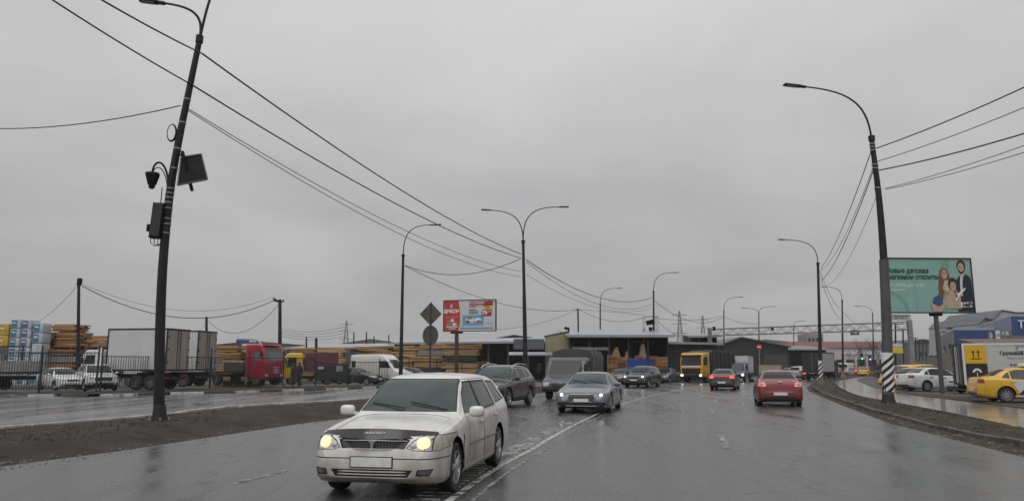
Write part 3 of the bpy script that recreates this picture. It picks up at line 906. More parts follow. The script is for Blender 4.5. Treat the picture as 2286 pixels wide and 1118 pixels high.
def along(line, step, start=0.0):
    """points and directions at equal steps along a polyline"""
    res, d = [], start
    pos = 0.0
    for i in range(len(line) - 1):
        a, b = Vector(line[i][:2]), Vector(line[i + 1][:2])
        ln = (b - a).length
        while d <= pos + ln:
            t = (d - pos) / ln
            res.append((a.lerp(b, t), (b - a).normalized()))
            d += step
        pos += ln
    return res

def kerb(name, line, blen, h, w, mats, off=0.0, z=0.0, gap=.012, jit=.006):
    root = bpy.data.objects.new(name, None); link(root); root['kind'] = 'structure'
    datas = []
    for m in mats:
        b = MB().box((blen / 2, 0, h / 2 - .05), (blen - gap, w, h + .1), bev=.02).build('kerb_stone', m, None)
        datas.append(b.data); bpy.data.objects.remove(b)
    for i, (p, d) in enumerate(along(line, blen)):
        o = link(bpy.data.objects.new('kerb_stone', datas[i % len(datas)]), root)
        nrm = Vector((-d.y, d.x))
        o.location = (p.x + nrm.x * off, p.y + nrm.y * off, z + rnd.uniform(-jit, jit))
        o.rotation_euler = (rnd.uniform(-.02, .02), rnd.uniform(-.006, .006), math.atan2(d.y, d.x) + rnd.uniform(-.006, .006))
    return root
kerb('kerb', catmull(K0, 4), 1.9, .12, .16, [KWHITE, KDARK])
kerb('median_kerb', catmull(M1[1:], 4), 2.0, .215, .18, [CONC2])
kerb('verge_kerb', catmull(E1[:9], 4), 1.6, .15, .16, [DIRTYK], z=-.01, jit=.025)
KD = catmull([(p[0] - .3, p[1] + .6) for p in K0], 4)
strip('yard_edge', [(p[0], p[1] + .1) for p in K0], [(p[0] - 2.0, p[1] + 5.0) for p in K0], .12, .13, MUD, n=4, nu=6, amp=.05)

# centre line: two worn bands with a grooved rumble strip, and worn lane dashes
CLpx = [(985, 1152), (1033, 1118), (1133, 1045), (1213, 999), (1246, 977), (1319, 936), (1376, 911), (1445, 887), (1529, 868), (1565, 860.5), (1592, 857), (1640, 848), (1700, 838)]
CL = catmull([G(*p)[:2] for p in CLpx], 6)
def offs(line, d):
    res = []
    for i in range(len(line)):
        a, b = Vector(line[max(i - 1, 0)][:2]), Vector(line[min(i + 1, len(line) - 1)][:2])
        t = (b - a).normalized()
        res.append((line[i][0] - t.y * d, line[i][1] + t.x * d))
    return res
def band(name, line, d0, d1, z, mat):
    a, b = offs(line, d0), offs(line, d1)
    vs = [(p[0], p[1], z) for p in a] + [(p[0], p[1], z) for p in b]
    k = len(a)
    fs = [(i, i + 1, i + 1 + k, i + k) for i in range(k - 1)]
    m = MB().add(vs, fs)
    o = m.build(name, mat)
    if o.data.polygons[0].normal.z < 0: o.data.flip_normals()
    o['kind'] = 'structure'
    return o
band('centre_line', CL, -.13, -.06, .004, PAINTW2)
band('centre_line', CL, .12, .225, .004, PAINTW)
rt = bpy.data.objects.new('rumble_strip', None); link(rt); rt['kind'] = 'structure'
bd = MB().box((0, 0, .002), (.075, .36, .014), bev=.004).build('rumble_bar', PAINTW, None)
bdat = bd.data; bpy.data.objects.remove(bd)
for i, (p, d) in enumerate(along(CL, .26)):
    if p.y > 24: break
    if p.y > 13 and rnd.random() < (p.y - 13) / 14: continue
    o = link(bpy.data.objects.new('rumble_bar', bdat), rt)
    nrm = Vector((-d.y, d.x))
    o.location = (p.x + nrm.x * .48, p.y + nrm.y * .48, 0)
    o.rotation_euler = (0, 0, math.atan2(d.y, d.x) + rnd.uniform(-.03, .03))
def dash(pa, pb, w, mat=None):
    a, b = G(*pa)[:2], G(*pb)[:2]
    band('lane_dash', [a, tuple((Vector(a) + Vector(b)) / 2), b], -w / 2, w / 2, .004, mat or PAINTW2)
dash((520, 1079), (640, 1050), .11)
dash((1622, 1000), (1608, 970), .15); dash((1592, 925), (1588, 912), .15); dash((1597, 899), (1598, 890), .15)
dash((1420, 868), (1452, 858), .15)
for pa, pb in (((0, 936), (80, 931)), ((175, 926), (275, 920)), ((300, 918), (440, 910)), ((420, 921), (480, 914)), ((530, 905), (610, 900))):
    a, b = G(*pa)[:2], G(*pb)[:2]
    band('lane_dash', [a, tuple((Vector(a) + Vector(b)) / 2), b], -.07, .07, -.002, PAINTW2)

# clods, pebbles and litter on the earth strips
def clods(name, A, B, count, zf, mat, seed, smin=.015, smax=.07, t0=0.0, t1=1.0, label=None):
    r = random.Random(seed)
    a, b = catmull(A, 6), catmull(B, 6)
    m = MB()
    for _ in range(count):
        i = r.random() ** 1.3 * (len(a) - 1.001); k = int(i); f = i - k
        t = t0 + (t1 - t0) * r.random()
        pa = Vector(a[k]).lerp(Vector(a[k + 1]), f); pb = Vector(b[k]).lerp(Vector(b[k + 1]), f)
        p = pa.lerp(pb, t)
        s = smin + (smax - smin) * r.random() ** 3
        vs = []
        for q in ((1, 0, 0), (-1, 0, 0), (0, 1, 0), (0, -1, 0), (0, 0, 1), (0, 0, -.5), (.6, .6, .4), (-.6, .5, .5)):
            vs.append((p.x + q[0] * s * r.uniform(.6, 1.4), p.y + q[1] * s * r.uniform(.6, 1.4), zf(t) + s * .2 + q[2] * s * r.uniform(.4, .9)))
        m.add(vs, [(0, 2, 6), (6, 2, 4), (0, 6, 4), (2, 7, 4), (2, 1, 7), (7, 1, 4), (1, 3, 4), (3, 0, 4), (0, 3, 5), (3, 1, 5), (1, 2, 5), (2, 0, 5)])
    o = m.build(name, mat)
    tag(o, label, 'soil', None, 'stuff')
    return o
CLOD = M('soil_clods', (0.042, 0.036, 0.029), rough=0.8, var=0.5, scale=3)
CLODL = M('gravel_bits', (0.13, 0.125, 0.115), rough=0.7, var=0.5, scale=5)
clods('soil_clods', M0[1:], M1[1:], 900, lambda t: med_prof(t), CLOD, 1, .012, .05, label='dark soil clods scattered over the muddy median strip')
clods('gravel', M0[1:], M1[1:], 700, lambda t: .0, CLODL, 2, .008, .03, -.10, .12, label='wet grit along the road edge of the median')
clods('soil_clods', E1, E3, 1300, lambda t: verge_prof(t), CLOD, 3, label='brown soil clods on the verge below the striped pole')
clods('gravel', E0, E1, 800, lambda t: gut_prof(max(0, min(1, t))), CLODL, 4, .01, .04, -.35, 1.0, label='pale grit and litter in the gutter of the verge')

# dead grass on the earth strips
DEADG = M('dead_grass', (0.060, 0.050, 0.032), rough=.9, var=.4, scale=2)
def tufts(name, A, B, count, zf, seed, label, t0=.15, t1=.95):
    r = random.Random(seed)
    a, b = catmull(A, 6), catmull(B, 6)
    vs, fs = [], []
    for _ in range(count):
        i = r.random() ** 1.2 * (len(a) - 1.001); k = int(i); f = i - k
        t = t0 + (t1 - t0) * r.random()
        p = Vector(a[k]).lerp(Vector(a[k + 1]), f).lerp(Vector(b[k]).lerp(Vector(b[k + 1]), f), t)
        if fbm(p.x * .35 + 40, p.y * .35) < -.02: continue
        for _b in range(7):
            an = r.uniform(0, 6.28); h = r.uniform(.025, .085); ln = r.uniform(.02, .10)
            q = Vector((p.x + r.uniform(-.06, .06), p.y + r.uniform(-.06, .06), zf(t) - .02))
            d = Vector((math.cos(an), math.sin(an), 0)); n_ = Vector((-d.y, d.x, 0)) * .007
            o_ = len(vs)
            vs += [q - n_, q + n_, q + d * ln * .5 + Vector((0, 0, h * .7)) + n_ * .6, q + d * ln * .5 + Vector((0, 0, h * .7)) - n_ * .6, q + d * ln + Vector((0, 0, h))]
            fs += [(o_, o_ + 1, o_ + 2, o_ + 3), (o_ + 3, o_ + 2, o_ + 4)]
    me = bpy.data.meshes.new(name); me.from_pydata(vs, [], fs)
    return tag(mesh_obj(name, me, DEADG), label, 'grass', None, 'stuff')
tufts('dead_grass', M0[1:], M1[1:], 800, lambda t: med_prof(t), 5, 'short dead grass tufts on the muddy median strip', .3)
tufts('dead_grass', E1, E3, 700, lambda t: verge_prof(t), 6, 'short dead grass tufts on the verge by the striped pole')
# ------------------------------------------------------------------ street lamps, cables
POLE = M('dark_pole_steel', (0.014, 0.0135, 0.015), rough=0.55, metal=0.0, spec=.3, var=0.3, scale=2, wear=((0.030, 0.022, 0.018), 0.60, 3.0))
POLEG = M('grey_pole_steel', (0.085, 0.083, 0.083), rough=0.55, metal=0.3, var=0.25, scale=2)
GALV = M('galvanised_steel', (0.30, 0.30, 0.31), rough=0.5, metal=0.5, var=0.2, scale=3)
STRIPEW = M('stripe_white', (0.66, 0.66, 0.64), rough=0.6, var=0.15)
STRIPEB = M('stripe_black', (0.014, 0.014, 0.014), rough=0.6)
CABLE = M('cable_black', (0.010, 0.010, 0.011), rough=0.6)

def bez(p0, p1, p2, p3, n=12):
    P = [Vector(p) for p in (p0, p1, p2, p3)]
    return [P[0] * (1 - t)**3 + P[1] * 3 * t * (1 - t)**2 + P[2] * 3 * t * t * (1 - t) + P[3] * t**3 for t in [i / n for i in range(n + 1)]]

def lamp(label, base, top, tips, r0=.13, r1=.075, mat=None, head=.75, name='street_lamp', flange=True, band=True, low=None, group=None, path=None):
    base, top = Vector(base), Vector(top)
    root = thing(name, label, 'street lamp', base, 0, group)
    T = top - base
    mat = mat or POLE
    m = MB()
    q = [(0, 0, -.05), T * .5, T]
    if path:
        pp = catmull([tuple(Vector(p) - base) for p in path], 4)
        m.tube([Vector(p) for p in pp], r0, 12, r1)
    else:
        m.tube([Vector((0, 0, -.1)), T * .30, T * .32, T * .62, T * .64, T], [r0 * 1.05, r0 * .98, r0 * .9, (r0 + r1) / 2 * .98, r1 * 1.18, r1], 12)
    m.build('shaft', mat, root, 30)
    if flange:
        f = MB().lathe([(.001, -.03), (r0 * 2.0, -.03), (r0 * 2.0, .015), (r0 * 1.5, .03), (r0 * 1.25, .16), (r0 * 1.06, .40), (r0 * 1.0, .42)], n=12).build('base_flange', mat, root, 30)
        for i in range(6):
            a = math.pi * i / 3
            MB().lathe([(.001, .085), (.026, .085), (.026, -.04)], (r0 * 1.85 * math.cos(a), r0 * 1.85 * math.sin(a), 0), n=6).build('bolt', GALV, f)
    if band:
        MB().tube([T - T.normalized() * .05, T + T.normalized() * .16], r1 * 1.35, 10).build('collar', mat, root, 30)
    for tip in tips:
        D = Vector(tip) - base
        dz = D.z - T.z
        up = T.normalized() if not path else (Vector(path[-1]) - Vector(path[-2])).normalized()
        ax = MB()
        end = D - (D - T).normalized() * head * .4
        pts = bez(T, T + up * dz * .75, T + up * dz * .98 + (D - T) * .22 * Vector((1, 1, .1)), D, 14)
        ax.tube(pts, .042, 8, .030).build('bracket_arm', mat, root, 50)
        dv_ = (pts[-1] - pts[-3]).normalized()
        h = MB()
        qq = dv_.to_track_quat('X', 'Z').to_matrix()
        h.box(D + dv_ * head * .35, (head * .75, .24, .075), qq, bev=.03)
        h.box(D - dv_ * head * .12, (head * .35, .13, .09), qq, bev=.03)
        ho = h.build('lamp_head', mat, root, 40)
        MB().box(D + dv_ * head * .38 - (qq @ Vector((0, 0, .043))), (head * .5, .19, .012), qq).build('diffuser', M('lamp_diffuser', (.25, .25, .25), rough=.3), ho)
    return root

def pole_at(px_base, Y, px_top, py_top, z0=0.0):
    """base on the ground and shaft top for a pole standing at distance Y"""
    bx = gx(px_base, Y, HOR + 1.6 * F_PX / Y)
    t = at(px_top, py_top, Y)
    return (bx, Y, z0), t

# the leaning pole with the camera kit
PATH1 = [(355, 938), (357, 760), (363, 600), (378, 440), (398, 320), (425, 188), (445, 92)]
PATH2 = [(1984, 902), (1980, 740), (1973, 580), (1962, 440), (1946, 312)]
def along_px(path, py):
    for (xa, ya), (xb, yb) in zip(path, path[1:]):
        if yb <= py <= ya:
            return xa + (xb - xa) * (ya - py) / (ya - yb)
B1 = Vector(G(355, 938, .17)); T1 = Vector(at(445, 92, B1.y))
L1 = lamp('leaning dark twin arm lamp pole on the median carrying the traffic camera kit', B1, T1,
          [at(352, 6, B1.y - .3), at(505, -42, B1.y + .5)], r0=.145, r1=.080, head=.7, path=[B1 + Vector((0, 0, -.1))] + [at(x, y, B1.y) for x, y in PATH1[1:]])
def on1(px, py, dy=0.0): return Vector(at(px, py, B1.y + dy)) - B1
# camera equipment strapped to the pole
cab = thing('camera_cabinet', 'dark metal control cabinet strapped to the leaning pole', 'cabinet', B1 + on1(352, 493, -.12))
KIT = M('kit_dark_metal', (0.011, 0.011, 0.012), rough=.75, spec=.15, var=.3)
lean = (on1(398, 320) - on1(366, 560)).normalized()
tilt = Vector((0, 0, 1)).rotation_difference(lean).to_matrix()
cb_ = MB().box((0, 0, 0), (.30, .22, 1.0), tilt, bev=.02).build('case', KIT, cab, 40)
MB().box(tilt @ Vector((-.0, -.115, .02)), (.26, .012, .92), tilt, bev=.004).build('cabinet_door', M('kit_door', (.035, .035, .038), rough=.4, metal=.3), cab)
MB().box(tilt @ Vector((-.19, -.02, -.22)), (.10, .16, .20), tilt, bev=.01).build('junction_box', KIT, cab)
MB().tube([tilt @ Vector((.02, 0, .5)), tilt @ Vector((.0, 0, .95))], .014, 6).build('aerial', KIT, cab)
for k in range(3):
    MB().tube([tilt @ Vector((-.12 + .1 * k, 0, -.5)), tilt @ Vector((-.12 + .1 * k, 0, -.62)), tilt @ Vector((-.02 + .06 * k, .02, -.70)), tilt @ Vector((.18, .04, -.62)), tilt @ Vector((.22, .04, -.4))], .012, 6).build('cable_loop', CABLE, cab, 60)
cm = thing('traffic_camera', 'shielded traffic camera hanging from a curved bracket on the leaning pole', 'camera', B1 + on1(340, 398, -.2))
MB().lathe([(.001, .16), (.19, .15), (.20, .10), (.12, -.17), (.10, -.19), (.001, -.19)], n=8).build('hood', KIT, cm, 25)
MB().lathe([(.09, -.18), (.085, -.26), (.05, -.30), (.001, -.31)], n=12).build('lens_dome', GLASSD, cm, 60)
a0 = on1(340, 385, -.2) - on1(340, 398, -.2)
MB().tube(bez(a0, a0 + Vector((.02, 0, .42)), on1(372, 352) - on1(340, 398, -.2), on1(376, 410) - on1(340, 398, -.2), 14), .028, 8).build('bracket', KIT, cm, 60)
MB().tube(bez(a0 + Vector((.02, 0, 0)), a0 + Vector((.08, 0, .3)), on1(376, 372) - on1(340, 398, -.2), on1(374, 440) - on1(340, 398, -.2), 14), .014, 6).build('cable', CABLE, cm, 60)
sp = thing('solar_panel', 'square solar panel mounted on the leaning pole seen from the back', 'solar panel', B1 + on1(428, 380, .1))
pts = [on1(404, 352) - on1(428, 380, .1), on1(449, 345, .25) - on1(428, 380, .1), on1(463, 401, -.25) - on1(428, 380, .1), on1(396, 414, -.35) - on1(428, 380, .1)]
nr_ = (pts[1] - pts[0]).cross(pts[3] - pts[0]).normalized()
pm = MB().add([p for p in pts] + [p + nr_ * .035 for p in pts], [(0, 1, 2, 3), (7, 6, 5, 4), (0, 4, 5, 1), (1, 5, 6, 2), (2, 6, 7, 3), (3, 7, 4, 0)]).build('panel', KIT, sp)
fr = MB()
for i in range(4): fr.beam(pts[i] - nr_ * .02 * (1 if nr_.y > 0 else -1), pts[(i + 1) % 4] - nr_ * .02 * (1 if nr_.y > 0 else -1), .035)
fr.build('frame', M('panel_frame', (.10, .10, .11), rough=.5, metal=.4), sp)
MB().beam(on1(407, 338, -.12) - on1(428, 380, .1), on1(429, 426, -.18) - on1(428, 380, .1), .07).build('strut', KIT, sp)
MB().beam(on1(402, 345) - on1(428, 380, .1), on1(415, 352, -.1) - on1(428, 380, .1), .05).build('clamp', KIT, sp)
coil = thing('cable_coil', 'loose coil of spare cable hanging on the leaning pole', 'cable', B1 + on1(384, 297, -.05))
for k in range(3):
    MB().tube([Vector((.14 * math.cos(a) * (1 - .08 * k), -.02 * k, .26 * math.sin(a) * (1 - .05 * k))) for a in [2 * math.pi * i / 20 for i in range(21)]], .011, 5, cap=False).build('loop', CABLE, coil, 60)
bands_y = (222, 274, 332, 376, 421, 431, 441, 452, 465, 488, 500, 520)
for yb in bands_y:
    t = (938 - yb) / (938 - 92)
    p = on1(along_px(PATH1, yb), yb)
    MB().tube([p - lean * .016, p + lean * .016], .145 * (1 - t) + .080 * t + .010, 12).build('strap', GALV, L1, 30)

# the striped pole on the verge
B2 = Vector(G(1984, 902, .16)); T2 = Vector(at(1946, 312, B2.y))
L2 = lamp('tall dark single arm lamp pole with a black and white striped foot on the verge', B2, T2, [at(1785, 193, B2.y - .6)], r0=.195, r1=.095, head=.95, path=[B2 + Vector((0, 0, -.1))] + [at(x, y, B2.y) for x, y in PATH2[1:]])
T2v = T2 - B2
MB().tube([Vector((0, 0, .36)), Vector(at(1980, 740, B2.y)) - B2, Vector(at(1973, 580, B2.y)) - B2], .212, 12, .178).build('sleeve', POLEG, L2, 30)
def stripes(root, axis, r, z0, z1, n):
    w = MB().tube([axis * z0, axis * z1], r, 16)
    w.build('striped_band', STRIPEW, root, 30)
    for k in range(n):
        za = z0 + (z1 - z0) * k / n
        m = MB(); A, B = [], []
        for i in range(17):
            a = -math.pi + 2 * math.pi * i / 16
            sl = -.24 * math.sin(a / 2) * 1.6
            zz = za - sl
            lo_, hi_ = max(z0, min(z1, zz)), max(z0, min(z1, zz + (z1 - z0) / n * .5))
            A.append(axis * lo_ + Vector((math.sin(a) * (r + .004), -math.cos(a) * (r + .004), 0)))
            B.append(axis * hi_ + Vector((math.sin(a) * (r + .004), -math.cos(a) * (r + .004), 0)))
        m.add(A + B, [(i, i + 1, i + 18, i + 17) for i in range(16)])
        m.build('black_stripe', STRIPEB, root, 60)
ax2 = (Vector(at(1980, 740, B2.y)) - B2).normalized()
stripes(L2, ax2, .222, .48, 1.98, 5)
for yb in (322, 329, 336, 368, 376, 420):
    t = (902 - yb) / (902 - 312.)
    p = Vector(at(along_px(PATH2, yb), yb, B2.y)) - B2
    MB().tube([p - ax2 * .02, p + ax2 * .02], .215 * (1 - t) + .105 * t + .012, 12).build('strap', GALV, L2, 30)

def simple_lamp(label, pxb, Y, pxt, pyt, tips, z0=0.0, r0=.13, r1=.08, head=.7, **k):
    b, t = pole_at(pxb, Y, pxt, pyt, z0)
    return lamp(label, b, t, [at(p[0], p[1], Y - (.4 if p[0] < pxt else -.2)) for p in tips], r0=r0, r1=r1, head=head, **k), Vector(b), Vector(t)

LM1, BM1, TM1 = simple_lamp('twin arm street lamp on the median beyond the red billboard', 1174, 54, 1168, 541, [(1090, 469), (1254, 462)], .15, .17, .10)
LS1, BS1, TS1 = simple_lamp('single arm street lamp left of the diamond sign, arm over the side street', 894, 60, 900, 572, [(966, 502)], 0.1, .155, .10, .95)
LM2, BM2, TM2 = simple_lamp('slender single arm lamp in front of the open shed', 1340, 106, 1340, 680, [(1381, 643)], 0.1)
LM3, BM3, TM3 = simple_lamp('single arm lamp pole carrying a small solar panel above the crossover', 1460, 90, 1459, 652, [(1506, 608.5)], 0.1, .15, .09)
LM4, BM4, TM4 = simple_lamp('single arm lamp behind the left end of the gantry', 1616, 121, 1616, 694, [(1652, 663)], 0.0)
LM5, BM5, TM5 = simple_lamp('far twin arm lamp under the middle of the gantry', 1695, 129, 1694, 703, [(1661, 687.5), (1724, 684)], 0.0)
LM6, BM6, TM6 = simple_lamp('farthest small single arm lamp above the pink roofed building', 1772, 165, 1772, 728, [(1792, 716)], 0.0)
LR2, BR2, TR2 = simple_lamp('single arm lamp pole with striped foot at the tip of the verge', 1833, 65, 1826, 590, [(1750, 535)], .1, .16, .10)
LR3, BR3, TR3 = simple_lamp('second verge lamp past the gantry with a dark foot', 1882, 102, 1880, 672, [(1841, 640)], .1, .15, .09)
LR4, BR4, TR4 = simple_lamp('third verge lamp just left of the striped pole', 1951, 127, 1948, 701, [(1915, 683)], .0)
ax_r2 = (TR2 - BR2).normalized()
stripes(LR2, ax_r2, .185, .55, 2.0, 4)
MB().lathe([(.62, -.05), (.34, .30), (.19, .95), (.16, 1.0)], n=12).build('foot_cone', M('foot_concrete', (.10, .09, .08), rough=.8, var=.3), LR3, 40)
MB().lathe([(.42, -.05), (.30, .22), (.2, .5)], n=12).build('foot_block', M('foot_concrete', (.10, .09, .08)), LR2, 40)
sp2 = thing('solar_panel', 'small solar panel on the lamp pole above the black crossover', 'solar panel', at(1452, 719, 89.7))
MB().box((0, 0, 0), (1.0, .05, .6), Matrix.Rotation(R(28), 3, 'X') @ Matrix.Rotation(R(-14), 3, 'Y'), bev=.01).build('panel', KIT, sp2)
MB().beam((.1, .05, -.1), (.35, .25, -.3), .06).build('strut', KIT, sp2)
MB().lathe([(.001, -.55), (.26, -.6), (.14, -1.05), (.001, -1.1)], n=8).build('camera_hood', KIT, sp2)

# ------------------------------------------------------------------ cables
def cable(label, a, b, sag, r=.018, group=None, n=18, name='overhead_cable'):
    a, b = Vector(a), Vector(b)
    pts = []
    for i in range(n + 1):
        t = i / n
        p = a.lerp(b, t)
        p.z -= sag * 4 * t * (1 - t)
        pts.append(p - a)
    o = MB().tube(pts, r, 6).build(name, CABLE, None, 60)
    o.location = a
    return tag(o, label, 'cable', group)
A1 = Vector(at(451, 120, B1.y)); A2 = Vector(at(432, 192, B1.y)); A3 = Vector(at(415, 240, B1.y))
C1 = Vector(at(1163, 567, 54)); C2 = Vector(at(1163, 576, 54)); C3 = Vector(at(1163, 606, 54)); C4 = Vector(at(1163, 618, 54))
cable('topmost thick cable from the leaning pole to the twin arm lamp', A1, C1, .55, .026)
cable('second thick cable from the leaning pole to the twin arm lamp', A2, C2, .55, .024)
cable('third cable from the leaning pole, crossing below the two thick ones', A3, C3, .75, .013)
cable('lowest thin cable from the leaning pole to the twin arm lamp', A3 + Vector((0, 0, -.05)), C4, .85, .013)
E_1 = at(205, -22, 15.5); E_2 = at(88, -30, 15.5)
cable('thick cable from the top of the leaning pole to the upper edge', A1, Vector(A1) + (Vector(E_1) - Vector(A1)) * 1.6, .10, .022)
cable('lower thick cable from the leaning pole to the upper left corner', A2, Vector(A2) + (Vector(E_2) - Vector(A2)) * 1.6, .12, .02)
cable('single cable from the leaning pole to the left picture edge', at(403, 236, B1.y), at(-120, 280, B1.y + 6), .35, .016)
# verge side
for (pa, pe, lb, rr) in (((1957, 331), (2420, 132), 'topmost cable from the striped pole to the right edge', .022), ((1960, 360), (2420, 183), 'second cable from the striped pole to the right edge', .014),
                     ((1963, 380), (2420, 256), 'third thick cable from the striped pole to the right edge', .024), ((1976, 421), (2420, 275), 'fourth thin cable from the striped pole to the right edge', .012),
                     ((1976, 423), (2420, 296), 'lowest thin cable from the striped pole to the right edge', .012)):
    cable(lb, at(*pa, B2.y), at(*pe, B2.y - 9), .12, rr)
for (pa, pe, lb, rr, sg) in (((1944, 340), (1833, 598), 'leftmost cable from the striped pole down to the next verge lamp', .018, .5), ((1950, 372), (1833, 603), 'second cable from the striped pole to the next verge lamp', .012, .7),
                     ((1950, 380), (1835, 625), 'thick third cable from the striped pole to the next verge lamp', .02, .6), ((1956, 440), (1836, 640), 'lowest faint cable from the striped pole to the next verge lamp', .010, .9)):
    cable(lb, at(*pa, B2.y), at(*pe, 65), sg, rr)
for (pa, pe, lb, rr, sg) in (((1830, 606), (1880, 690), 'upper cable between the two lamps at the verge tip', .02, .8), ((1832, 622), (1880, 712), 'lower cable between the two lamps at the verge tip', .02, .9),
                     ):
    cable(lb, at(*pa, 65), at(*pe, 102), sg, rr)
cable('cable from the second verge lamp to the third verge lamp', at(1882, 695, 102), at(1948, 735, 127), .8, .022)
# across the middle
cable('slack cable between the side street lamp and the twin arm lamp', at(904, 592, 60), at(1163, 577, 54), .95, .024)
cable('long cable from the side street lamp down to the thin roof mast', at(904, 593, 60), at(1291, 691, 88), 1.3, .024)
cable('cable from the twin arm lamp to the lamp with the small solar panel', at(1174, 579, 54), at(1455, 664, 90), 1.5, .030)
cable('thinner cable below it from the twin arm lamp to the same lamp', at(1174, 584, 54), at(1455, 679, 90), 1.7, .018)
cable('faint low cable from the twin arm lamp towards the shed', at(1174, 612, 54), at(1452, 688, 90), 1.3, .014)
cable('cable between the thin roof mast and the roof frame', at(1292, 690, 88), at(1438, 708, 88), .9, .022)
cable('upper cable from roof mast across the slender lamp', at(1292, 691, 88), at(1438, 703, 88), -.05, .018)
cable('cable from the low poles up to the thin roof mast', at(1090, 735, 92), at(1290, 691, 88), .6, .018)
cable('cable from lamp with solar panel to lamp behind the gantry', at(1462, 672, 90), at(1614, 708, 121), 1.6, .03)
cable('second cable from lamp with solar panel to lamp behind the gantry', at(1462, 710, 90), at(1614, 705, 121), .4, .026)
cable('slack cable from the roof frame to the gantry post', at(1468, 716, 88), at(1582, 748, 94), 1.2, .022)
cable('cable from lamp behind gantry to far twin arm lamp', at(1618, 707, 121), at(1693, 722, 129), .4, .026)
# yard poles and their cables
def yard_pole(label, px, Y, pt, r, arm=None):
    b, t = pole_at(px, Y, px + (2 if px < 300 else 0), pt, .1)
    root = thing('utility_pole', label, 'pole', b)
    T = Vector(t) - Vector(b)
    MB().tube([(0, 0, -.2), T], r * 1.15, 10, r * .8).build('shaft', POLE, root, 40)
    if arm == 'box':
        MB().box(T + Vector((.05, 0, .25)), (.30, .30, .45), bev=.03).build('floodlight', KIT, root)
        MB().lathe([(.14, -.12), (.20, .0), (.10, .1)], T, n=8).build('cap', KIT, root)
    if arm == 'cross':
        MB().beam(T + Vector((-.6, 0, -.15)), T + Vector((.4, 0, -.25)), .12).build('crossarm', POLE, root)
        MB().beam(T + Vector((-.7, 0, .10)), T + Vector((-.15, 0, -.25)), .12, .2).build('lamp_arm', POLE, root)
        MB().lathe([(.07, 0), (.07, .16), (.001, .2)], T + Vector((.35, 0, -.2)), n=8).build('insulator', KIT, root)
    return root, T + Vector(b)
_, Q1 = yard_pole('tall thin floodlight pole standing in the lumber yard, left of the trucks', 174, 62, 634, .14, 'box')
_, Q2 = yard_pole('dark timber pole with a crossarm behind the red truck cab', 625, 79, 668, .20, 'cross')
_, Q3 = yard_pole('short dark pole behind the second white box truck', 461, 92, 707, .18)
cable('thick slack cable between the yard floodlight pole and the crossarm pole', Q1, Q2 + Vector((-.4, 0, 0)), 2.35, .036)
cable('thin cable above it between floodlight pole and crossarm pole', Q1 + Vector((0, 0, .15)), Q2 + Vector((-.6, 0, .3)), 1.9, .016)
cable('slack cable from the short pole to the crossarm pole', Q3 + Vector((.2, 0, -.5)), Q2 + Vector((0, 0, -.4)), 2.2, .024)
cable('cable from the short pole down towards the white truck', Q3 + Vector((0, 0, -.7)), at(430, 745, 80), .3, .02)
cable('thin cable from the floodlight pole down to the left edge', Q1, at(-40, 716, 75), 2.2, .016)
for i, (px, Y, pt, lb) in enumerate(((790, 130, 741, 'short lamp stub left of its twin behind the low sheds'), (818, 128, 741, 'hooked lamp stub behind the low sheds'), (835, 140, 750, 'thin post right of the hooked lamp stub'), (868, 140, 747, 'thin post close to the side street lamp'),
                                   (684, 110, 752, 'thin post left of the chimney stub in the yard'), (706, 105, 754, 'thick chimney stub in the lumber yard'))):
    yard_pole(lb, px, Y, pt, .22 if i == 5 else .13)
# thin mast and service frame on the shed roof
mast = thing('roof_mast', 'thin straight mast rising from the shed roof', 'mast', at(1291, 748, 88))
MB().tube([(0, 0, -.5), (0, 0, 3.05)], .09, 8).build('shaft', POLE, mast)
MB().beam((-.25, 0, 2.95), (.25, 0, 2.95), .08).build('crosspiece', POLE, mast)
fl = thing('floodlight_post', 'short post with a floodlight at the corner of the beige wall', 'floodlight', at(1270, 765, 86.5))
MB().tube([(0, 0, -1.5), (0, 0, 1.75)], .09, 8).build('shaft', POLE, fl)
MB().box((-.3, -.1, 1.62), (.42, .3, .30), Matrix.Rotation(R(20), 3, 'Y'), bev=.03).build('lamp_head', KIT, fl)
fr_ = thing('roof_frame', 'open square steel frame standing on the shed roof', 'frame', at(1453, 752, 88))
for x in (-.75, .75):
    for y in (-.6, .6):
        MB().beam((x, y, -.6), (x, y, 2.35), .07).build('leg', GALV, fr_)
MB().beam((-.8, -.6, 2.3), (.8, -.6, 2.3), .08).build('rail', POLE, fr_)
MB().beam((-.8, -.6, 0.6), (.8, -.6, 0.6), .06).build('rail', GALV, fr_)
MB().beam((-1.9, -.6, -.3), (-.75, -.6, .95), .07).build('brace', POLE, fr_)
# ------------------------------------------------------------------ signs and billboards
BROWN = M('brown_post', (0.060, 0.030, 0.022), rough=0.6, var=0.3)
SIGNBACK = M('sign_back', (0.085, 0.083, 0.075), rough=0.55, metal=0.3, var=0.2, scale=3)
YS = 36.0
sg_ = thing('road_sign', 'grey backs of a diamond and a round road sign on one brown post', 'road sign', (gx(959, YS, 875), YS, .15))
MB().tube([(0, 0, -.2), (0, 0, 4.45)], .045, 8).build('post', BROWN, sg_)
def plate(poly, t=.02):
    return MB().prism(poly, -t / 2, t / 2, 'y')
o = plate([(0, .55), (.55, 0), (0, -.55), (-.55, 0)]).build('diamond_plate', SIGNBACK, sg_); o.location = (0, -.07, 3.90); o.rotation_euler = (0, 0, R(-14))
MB().beam((0, -.09, 3.38), (0, -.09, 4.42), .05).build('bracket', BROWN, sg_)
o = MB().prism([(.47 * math.cos(a), .47 * math.sin(a)) for a in [2 * math.pi * i / 28 for i in range(28)]], -.01, .01, 'y').build('round_plate', SIGNBACK, sg_); o.location = (0, -.07, 2.90); o.rotation_euler = (0, 0, R(-34))
